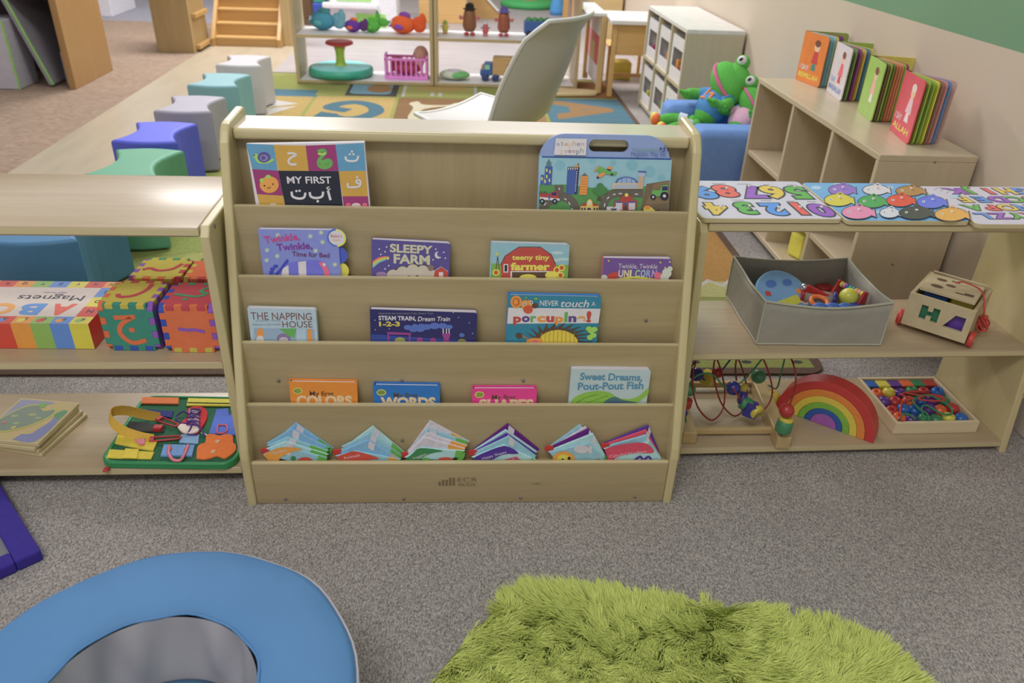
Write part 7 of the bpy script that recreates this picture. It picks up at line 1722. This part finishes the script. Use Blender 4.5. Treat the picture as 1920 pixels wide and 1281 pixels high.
def trucks():
    bl = mat((60, 100, 170), 0.4, gain=1.15); gn = mat((70, 150, 90), 0.5, gain=1.15); wd = wood((196, 158, 104), 'X', 0.45, gain=1.25); rd = mat((190, 60, 50), 0.4)
    t = thing('toy_train', 'blue toy train with green load on the right-hand back shelf', 'toy train', (0.50, 5.44, Z2))
    b = MB(); b.box((0.42, 5.40, Z2 + 0.02), (0.60, 5.48, Z2 + 0.10), bl, 0.006, 2); b.build('body', t)
    b = MB(); 
    for i in range(4): b.ball((0.45 + i * 0.04, 5.44, Z2 + 0.10), (0.022, 0.03, 0.022), gn, 10)
    b.build('load', t)
    for x in (0.45, 0.51, 0.57):
        b = MB(T(x, 5.40, Z2 + 0.02) @ R(PI / 2, 'X')); b.lathe([(0, 0.006), (0.02, 0.006), (0.02, -0.006), (0, -0.006)], M_black, 14); b.build('wheel', t)
    t = thing('toy_truck', 'wooden toy truck with a blue cab on the bottom tier of the back shelf', 'toy truck', (0.27, 5.40, Z1))
    F = T(0.27, 5.40, Z1) @ R(-0.12)
    b = MB(F); b.box((-0.05, -0.045, 0.04), (0.13, 0.045, 0.155), wd, 0.003, 2); b.build('cargo_box', t)
    b = MB(F); b.box((-0.11, -0.04, 0.035), (-0.05, 0.04, 0.115), bl, 0.006, 2); b.box((-0.135, -0.035, 0.03), (-0.10, 0.035, 0.07), bl, 0.006, 2); b.build('cab', t)
    b = MB(F); b.box((-0.104, -0.0405, 0.075), (-0.07, -0.0395, 0.105), mat((130, 190, 170), 0.3)); b.build('side_window', t)
    b = MB(F); b.box((-0.128, -0.02, 0.068), (-0.105, 0.02, 0.10), wd, 0.006, 2); b.build('driver_peg', t)
    b = MB(F); b.box((0.05, -0.046, 0.09), (0.06, -0.044, 0.12), rd); b.build('painted_mark', t)
    for (x, y) in ((-0.10, -0.042), (-0.03, -0.046), (0.09, -0.046), (-0.10, 0.042), (-0.03, 0.046), (0.09, 0.046)):
        b = MB(F @ T(x, y, 0.024) @ R(PI / 2, 'X')); b.lathe([(0, 0.008), (0.02, 0.008), (0.024, 0.004), (0.024, -0.004), (0.02, -0.008), (0, -0.008)], mat((44, 60, 110), 0.4), 16); b.build('wheel', t)
    t = thing('toy_bag', 'pale green and white cloth bag on the bottom tier, left of the truck', 'bag', (-0.04, 5.40, Z1))
    b = MB(T(-0.04, 5.42, Z1)); b.ball((0, 0, 0.03), (0.10, 0.09, 0.03), mat((196, 206, 190), 0.8, gain=1.2), 18); b.build('bag', t)
    b = MB(T(-0.04, 5.42, Z1)); b.ball((0.02, -0.02, 0.032), (0.085, 0.075, 0.024), mat((110, 186, 110), 0.8, gain=1.15), 18); b.ball((0.0, -0.01, 0.05), (0.05, 0.05, 0.014), mat((200, 190, 205), 0.8, gain=1.15), 12); b.build('printed_side', t)
    t = thing('toy_animal', 'small dark blue and white toy on the shelf bottom right of the white chair', 'toy', (0.655, 5.40, Z1))
    b = MB(T(0.655, 5.40, Z1)); b.ball((0, 0, 0.03), (0.04, 0.05, 0.03), mat((206, 200, 206), .6), 14); b.build('body', t)
    b = MB(T(0.655, 5.40, Z1)); b.ball((0.0, -0.01, 0.075), (0.045, 0.035, 0.03), mat((50, 50, 120), .6), 14); b.ball((0.02, -0.01, 0.11), (0.02, 0.02, 0.025), mat((50, 50, 120), .6), 10); b.build('top', t)
trucks()

# ---- easel and low table near the wall
def easel():
    wd = wood((196, 164, 108), 'Z', 0.45, gain=1.25); t = thing('display_easel', 'wooden display easel with a white board and bright pictures, left of the cubby unit', 'easel', (0.88, 5.42, 0))
    for (y, x) in ((5.18, 0.905), (5.66, 0.885)):
        b = MB(); b.box((x - 0.018, y - 0.016, 0.0125), (x + 0.018, y + 0.016, 0.485), wd, 0.004, 2); b.build('post', t)
    b = MB(); b.box((0.79, 5.16, 0.485), (0.92, 5.68, 0.505), M_lam, 0.003, 2); b.build('top_board', t)
    b = MB(); b.box((0.889, 5.196, 0.36), (0.897, 5.644, 0.485), M_lam); b.box((0.889, 5.196, 0.06), (0.897, 5.644, 0.18), M_lam); b.build('white_board', t)
    for (z0, z1, c, y0, y1) in ((0.18, 0.36, (206, 60, 90), 5.196, 5.36), (0.18, 0.30, (214, 200, 60), 5.36, 5.52), (0.30, 0.36, (226, 110, 50), 5.36, 5.52), (0.18, 0.36, (226, 150, 150), 5.52, 5.644)):
        b = MB(); b.box((0.889, y0, z0), (0.897, y1, z1), mat(c, 0.5, gain=1.2)); b.build('picture', t)
    b = MB(); b.prism(P2([(0.60, 5.17), (0.66, 5.24), (0.72, 5.22), (0.88, 5.20), (0.88, 5.10), (0.74, 5.07), (0.62, 5.05)], 4), 0.013, 0.030, wood((206, 182, 134), 'X', 0.5, gain=1.25), 0.003, 2); b.build('foot', t)
easel()
def work_table():
    wd = wood((200, 158, 92), 'X', 0.45, gain=1.2); t = thing('work_table', 'white-topped wooden work table at the end of the right wall', 'table', (1.13, 5.35, 0))
    b = MB(); b.box((0.93, 5.05, 0.455), (1.41, 5.50, 0.48), M_lam, 0.004, 2); b.build('table_top', t)
    b = MB(); b.box((0.95, 5.09, 0.27), (1.40, 5.11, 0.455), wd); b.build('front_panel', t)
    for (x, y) in ((0.95, 5.08), (1.38, 5.08), (0.95, 5.46), (1.38, 5.46)):
        b = MB(); b.box((x, y, 0.0125 if x < 1.1 else 0), (x + 0.03, y + 0.03, 0.455), wd, 0.003, 2); b.build('leg', t)
    t = thing('doll_chair', 'small open-framed wooden chair under the far white-topped table', 'chair', (1.16, 5.75, 0))
    for (x, z1) in ((1.03, 0.22), (1.30, 0.22)):
        for y in (5.62, 5.86):
            b = MB(); b.box((x, y, 0), (x + 0.022, y + 0.022, z1), wd, 0.002, 1); b.build('leg', t)
    b = MB(); b.box((1.03, 5.62, 0.22), (1.322, 5.884, 0.24), wd, 0.002, 1); b.build('seat', t)
    b = MB(); b.box((1.052, 5.624, 0.03), (1.30, 5.64, 0.055), wd, 0.002, 1); b.build('stretcher', t)
    b = MB(T(1.14, 5.75, 0.0)); b.box((-0.06, -0.08, 0.001), (0.08, 0.08, 0.12), mat((206, 196, 70), 0.6), 0.01, 2); b.build('toy_box', None, 'yellow box on the floor under the small wooden chair', 'box')
work_table()

# ---- far furniture along the top of the picture
def far_things():
    wdk = wood((160, 120, 70), 'Z', 0.4, gain=1.15); wt = wood((166, 138, 92), 'Z', 0.45, gain=1.15); wo = wood((188, 146, 84), 'X', 0.4, gain=1.1)
    dk = mat((70, 66, 70), 0.8); gyp = mat((168, 164, 176), 0.5, gain=1.35); lg = mat((130, 186, 90), 0.5); dgr = mat((96, 94, 100), 0.7)
    # left: tall unit with folders
    t = thing('folder_unit', 'tall wood-sided shelving unit with grey folders at the far left', 'shelving', (-2.75, 5.3, 0))
    b = MB(); b.box((-2.385, 5.0, 0), (-2.345, 5.58, 1.0), wdk, 0.003, 2); b.build('side_panel', t)
    b = MB(); b.box((-3.6, 5.5, 0), (-2.385, 5.56, 1.0), dk); b.build('back_panel', t)
    b = MB(); b.box((-3.6, 5.02, 0.96), (-2.385, 5.5, 1.0), wdk); b.build('top', t)
    b = MB(); b.box((-3.6, 5.02, 0.52), (-2.385, 5.5, 0.545), dgr); b.build('shelf_board', t)
    def folder(lab, F, w, d, h, m):
        b = MB(F); b.box((0, 0, 0.002), (w, d, h), m, 0.003, 1); b.box((w - 0.008, -0.003, 0.002), (w + 0.002, 0.004, h), lg); b.build('folder_box', None, lab, 'folder', 'grey folders in the far left unit')
    folder('pale grey folder box standing upright at the far left edge', T(-2.975, 4.96, 0), 0.32, 0.24, 0.39, gyp)
    folder('grey folder leaning to the left, behind the upright pale folder box', T(-2.515, 5.03, 0.010) @ R(-0.30, 'Y'), 0.03, 0.40, 0.52, mat((128, 124, 134), 0.5))
    folder('low cloth-covered folder against the wood side panel', T(-2.44, 5.10, 0), 0.05, 0.34, 0.20, mat((150, 138, 130), 0.8))
    # tan cabinet with a shallow rack on its side
    t = thing('play_cabinet', 'tan play cabinet with a small rack on its right, standing on the far floor', 'cabinet', (-2.12, 6.45, 0))
    b = MB(); b.box((-2.27, 6.25, 0), (-2.0, 6.65, 0.40), wt, 0.003, 2); b.box((-2.24, 6.28, 0.40), (-2.0, 6.65, 0.75), wt, 0.003, 2); b.build('body', t)
    b = MB(); b.box((-2.33, 6.24, 0.385), (-2.0, 6.28, 0.41), wt, 0.003, 2); b.build('counter_lip', t)
    for z in (0.02, 0.24, 0.46):
        b = MB(); b.box((-2.0, 6.30, z), (-1.965, 6.62, z + 0.03), wo, 0.002, 1); b.build('rack_rail', t)
    # wooden steps
    t = thing('wooden_steps', 'orange-toned wooden step unit with high sides at the far left of the rug', 'steps', (-1.70, 6.8, 0))
    for x in (-1.96, -1.45):
        b = MB(); b.prism([(6.56, 0), (6.56, 0.06), (7.1, 0.62), (7.3, 0.62), (7.3, 0)], 0, 0.03, wo, 0.003, 1, xf=T(x, 0, 0) @ Matrix(((0, 0, 1, 0), (1, 0, 0, 0), (0, 1, 0, 0), (0, 0, 0, 1)))); b.build('side_rail', t)
    for i in range(6):
        b = MB(); b.box((-1.93, 6.58 + i * 0.09, 0.0), (-1.45, 6.60 + i * 0.09, 0.055 + i * 0.092), wo); b.box((-1.93, 6.57 + i * 0.09, 0.055 + i * 0.092), (-1.45, 6.69 + i * 0.09, 0.07 + i * 0.092), wood((198, 158, 96), 'X', 0.35, gain=1.12), 0.003, 2); b.build('tread', t)
    b = MB(); b.box((-1.42, 6.66, 0), (-1.30, 6.78, 0.8), wood((186, 158, 108), 'Z', 0.4, gain=1.2), 0.004, 2); b.build('wooden_post', None, 'pale square wooden post to the right of the steps', 'post')
    # playhouse, box, panels
    t = thing('playhouse', 'white playhouse with green panels behind the plush fish', 'playhouse', (-0.85, 7.6, 0)); wh = mat((206, 202, 210), 0.5, gain=1.25); gn = mat((140, 196, 96), 0.5, gain=1.2)
    b = MB(); b.box((-1.14, 7.4, 0.0), (-0.56, 7.8, 0.6), wh, 0.01, 2); b.build('walls', t)
    b = MB(); b.box((-1.20, 7.34, 0.20), (-0.72, 7.42, 0.245), wh, 0.01, 2); b.build('ledge', t)
    for (x0, x1, z0, z1) in ((-1.08, -0.78, 0.26, 0.42), (-0.92, -0.66, 0.03, 0.16)):
        b = MB(); b.box((x0, 7.392, z0), (x1, 7.402, z1), gn); b.build('green_panel', t)
    b = MB(); b.box((-1.31, 7.5, 0), (-1.19, 7.7, 0.22), mat((50, 84, 180), 0.5, gain=1.1), 0.01, 2); b.build('toy_crate', None, 'blue crate left of the white playhouse', 'crate')
    b = MB(); b.box((-1.30, 7.51, 0.2205), (-1.20, 7.69, 0.36), mat((50, 150, 140), 0.5, gain=1.1), 0.01, 2); b.build('toy_crate', None, 'teal crate stacked on the blue one', 'crate')
    b = MB(); b.box((-1.62, 7.75, 0), (-1.36, 7.9, 0.6), wood((120, 92, 60), 'Z', 0.5, gain=1.0), 0.004, 1); b.build('wood_cupboard', None, 'dark wooden cupboard behind the pale post', 'cupboard')
    b = MB(); b.box((-0.40, 8.1, 0), (0.06, 8.35, 0.45), wood((196, 154, 92), 'X', 0.45, gain=1.2), 0.004, 2); b.build('wood_cabinet', None, 'golden wood cabinet behind the middle of the toy shelves', 'cabinet')
    t = thing('toy_ramp', 'sloping wooden toy ramp with a pale track, far behind the brown toy figures', 'toy ramp', (0.22, 8.6, 0))
    b = MB(); b.prism([(0.08, 0.0), (0.42, 0.0), (0.42, 0.03), (0.08, 0.36)], 8.5, 8.62, wo, xf=Matrix(((1, 0, 0, 0), (0, 0, 1, 0), (0, 1, 0, 0), (0, 0, 0, 1)))); b.build('ramp_side', t)
    b = MB(); b.prism([(0.42, 0.032), (0.42, 0.055), (0.08, 0.385), (0.08, 0.362)], 8.48, 8.64, M_lam, xf=Matrix(((1, 0, 0, 0), (0, 0, 1, 0), (0, 1, 0, 0), (0, 0, 0, 1)))); b.build('track', t)
    t = thing('round_floor_cushion', 'green round floor cushion with a red centre at the far end of the room', 'cushion', (0.78, 9.5, 0))
    b = MB(T(0.78, 9.55, 0)); b.lathe([(0, 0), (0.30, 0), (0.33, 0.03), (0.30, 0.07), (0, 0.075)], mat((60, 170, 90), 0.7, gain=1.1), 28); b.build('cushion', t)
    b = MB(T(0.78, 9.55, 0)); b.lathe([(0.07, 0.074), (0.06, 0.082), (0, 0.084)], mat((190, 60, 50), 0.7), 16); b.build('button', t)
    b = MB(T(1.04, 8.95, 0)); b.lathe([(0, 0), (0.07, 0), (0.08, 0.05), (0.05, 0.2), (0.03, 0.4), (0, 0.42)], mat((70, 150, 214), 0.4, gain=1.15), 18); b.build('toy_pin', None, 'sky blue skittle-like toy at the far end of the room', 'toy')
    for (x, y, m, lab, w) in ((1.03, 8.1, wo, 'orange wooden post far behind the white chair', 0.05), (1.11, 8.1, wood((186, 130, 90), 'Z', 0.4), 'reddish wooden post beside the orange one', 0.05)):
        b = MB(); b.box((x - w / 2, y, 0), (x + w / 2, y + 0.06, 0.55), m, 0.003, 1); b.build('wooden_post', None, lab, 'post')
    b = MB(); b.box((1.15, 7.2, 0), (1.41, 7.5, 0.42), wood((186, 160, 110), 'X', 0.45, gain=1.2), 0.003, 1); b.build('wood_cupboard', None, 'pale wooden cupboard against the right wall at the far end', 'cupboard')
    b = MB(); b.box((-3.55, 7.9, 0), (-3.22, 8.5, 0.9), wh, 0.004, 1); b.build('white_cabinet', None, 'white cabinet in the far left corner beyond the folder unit', 'cabinet')
far_things()
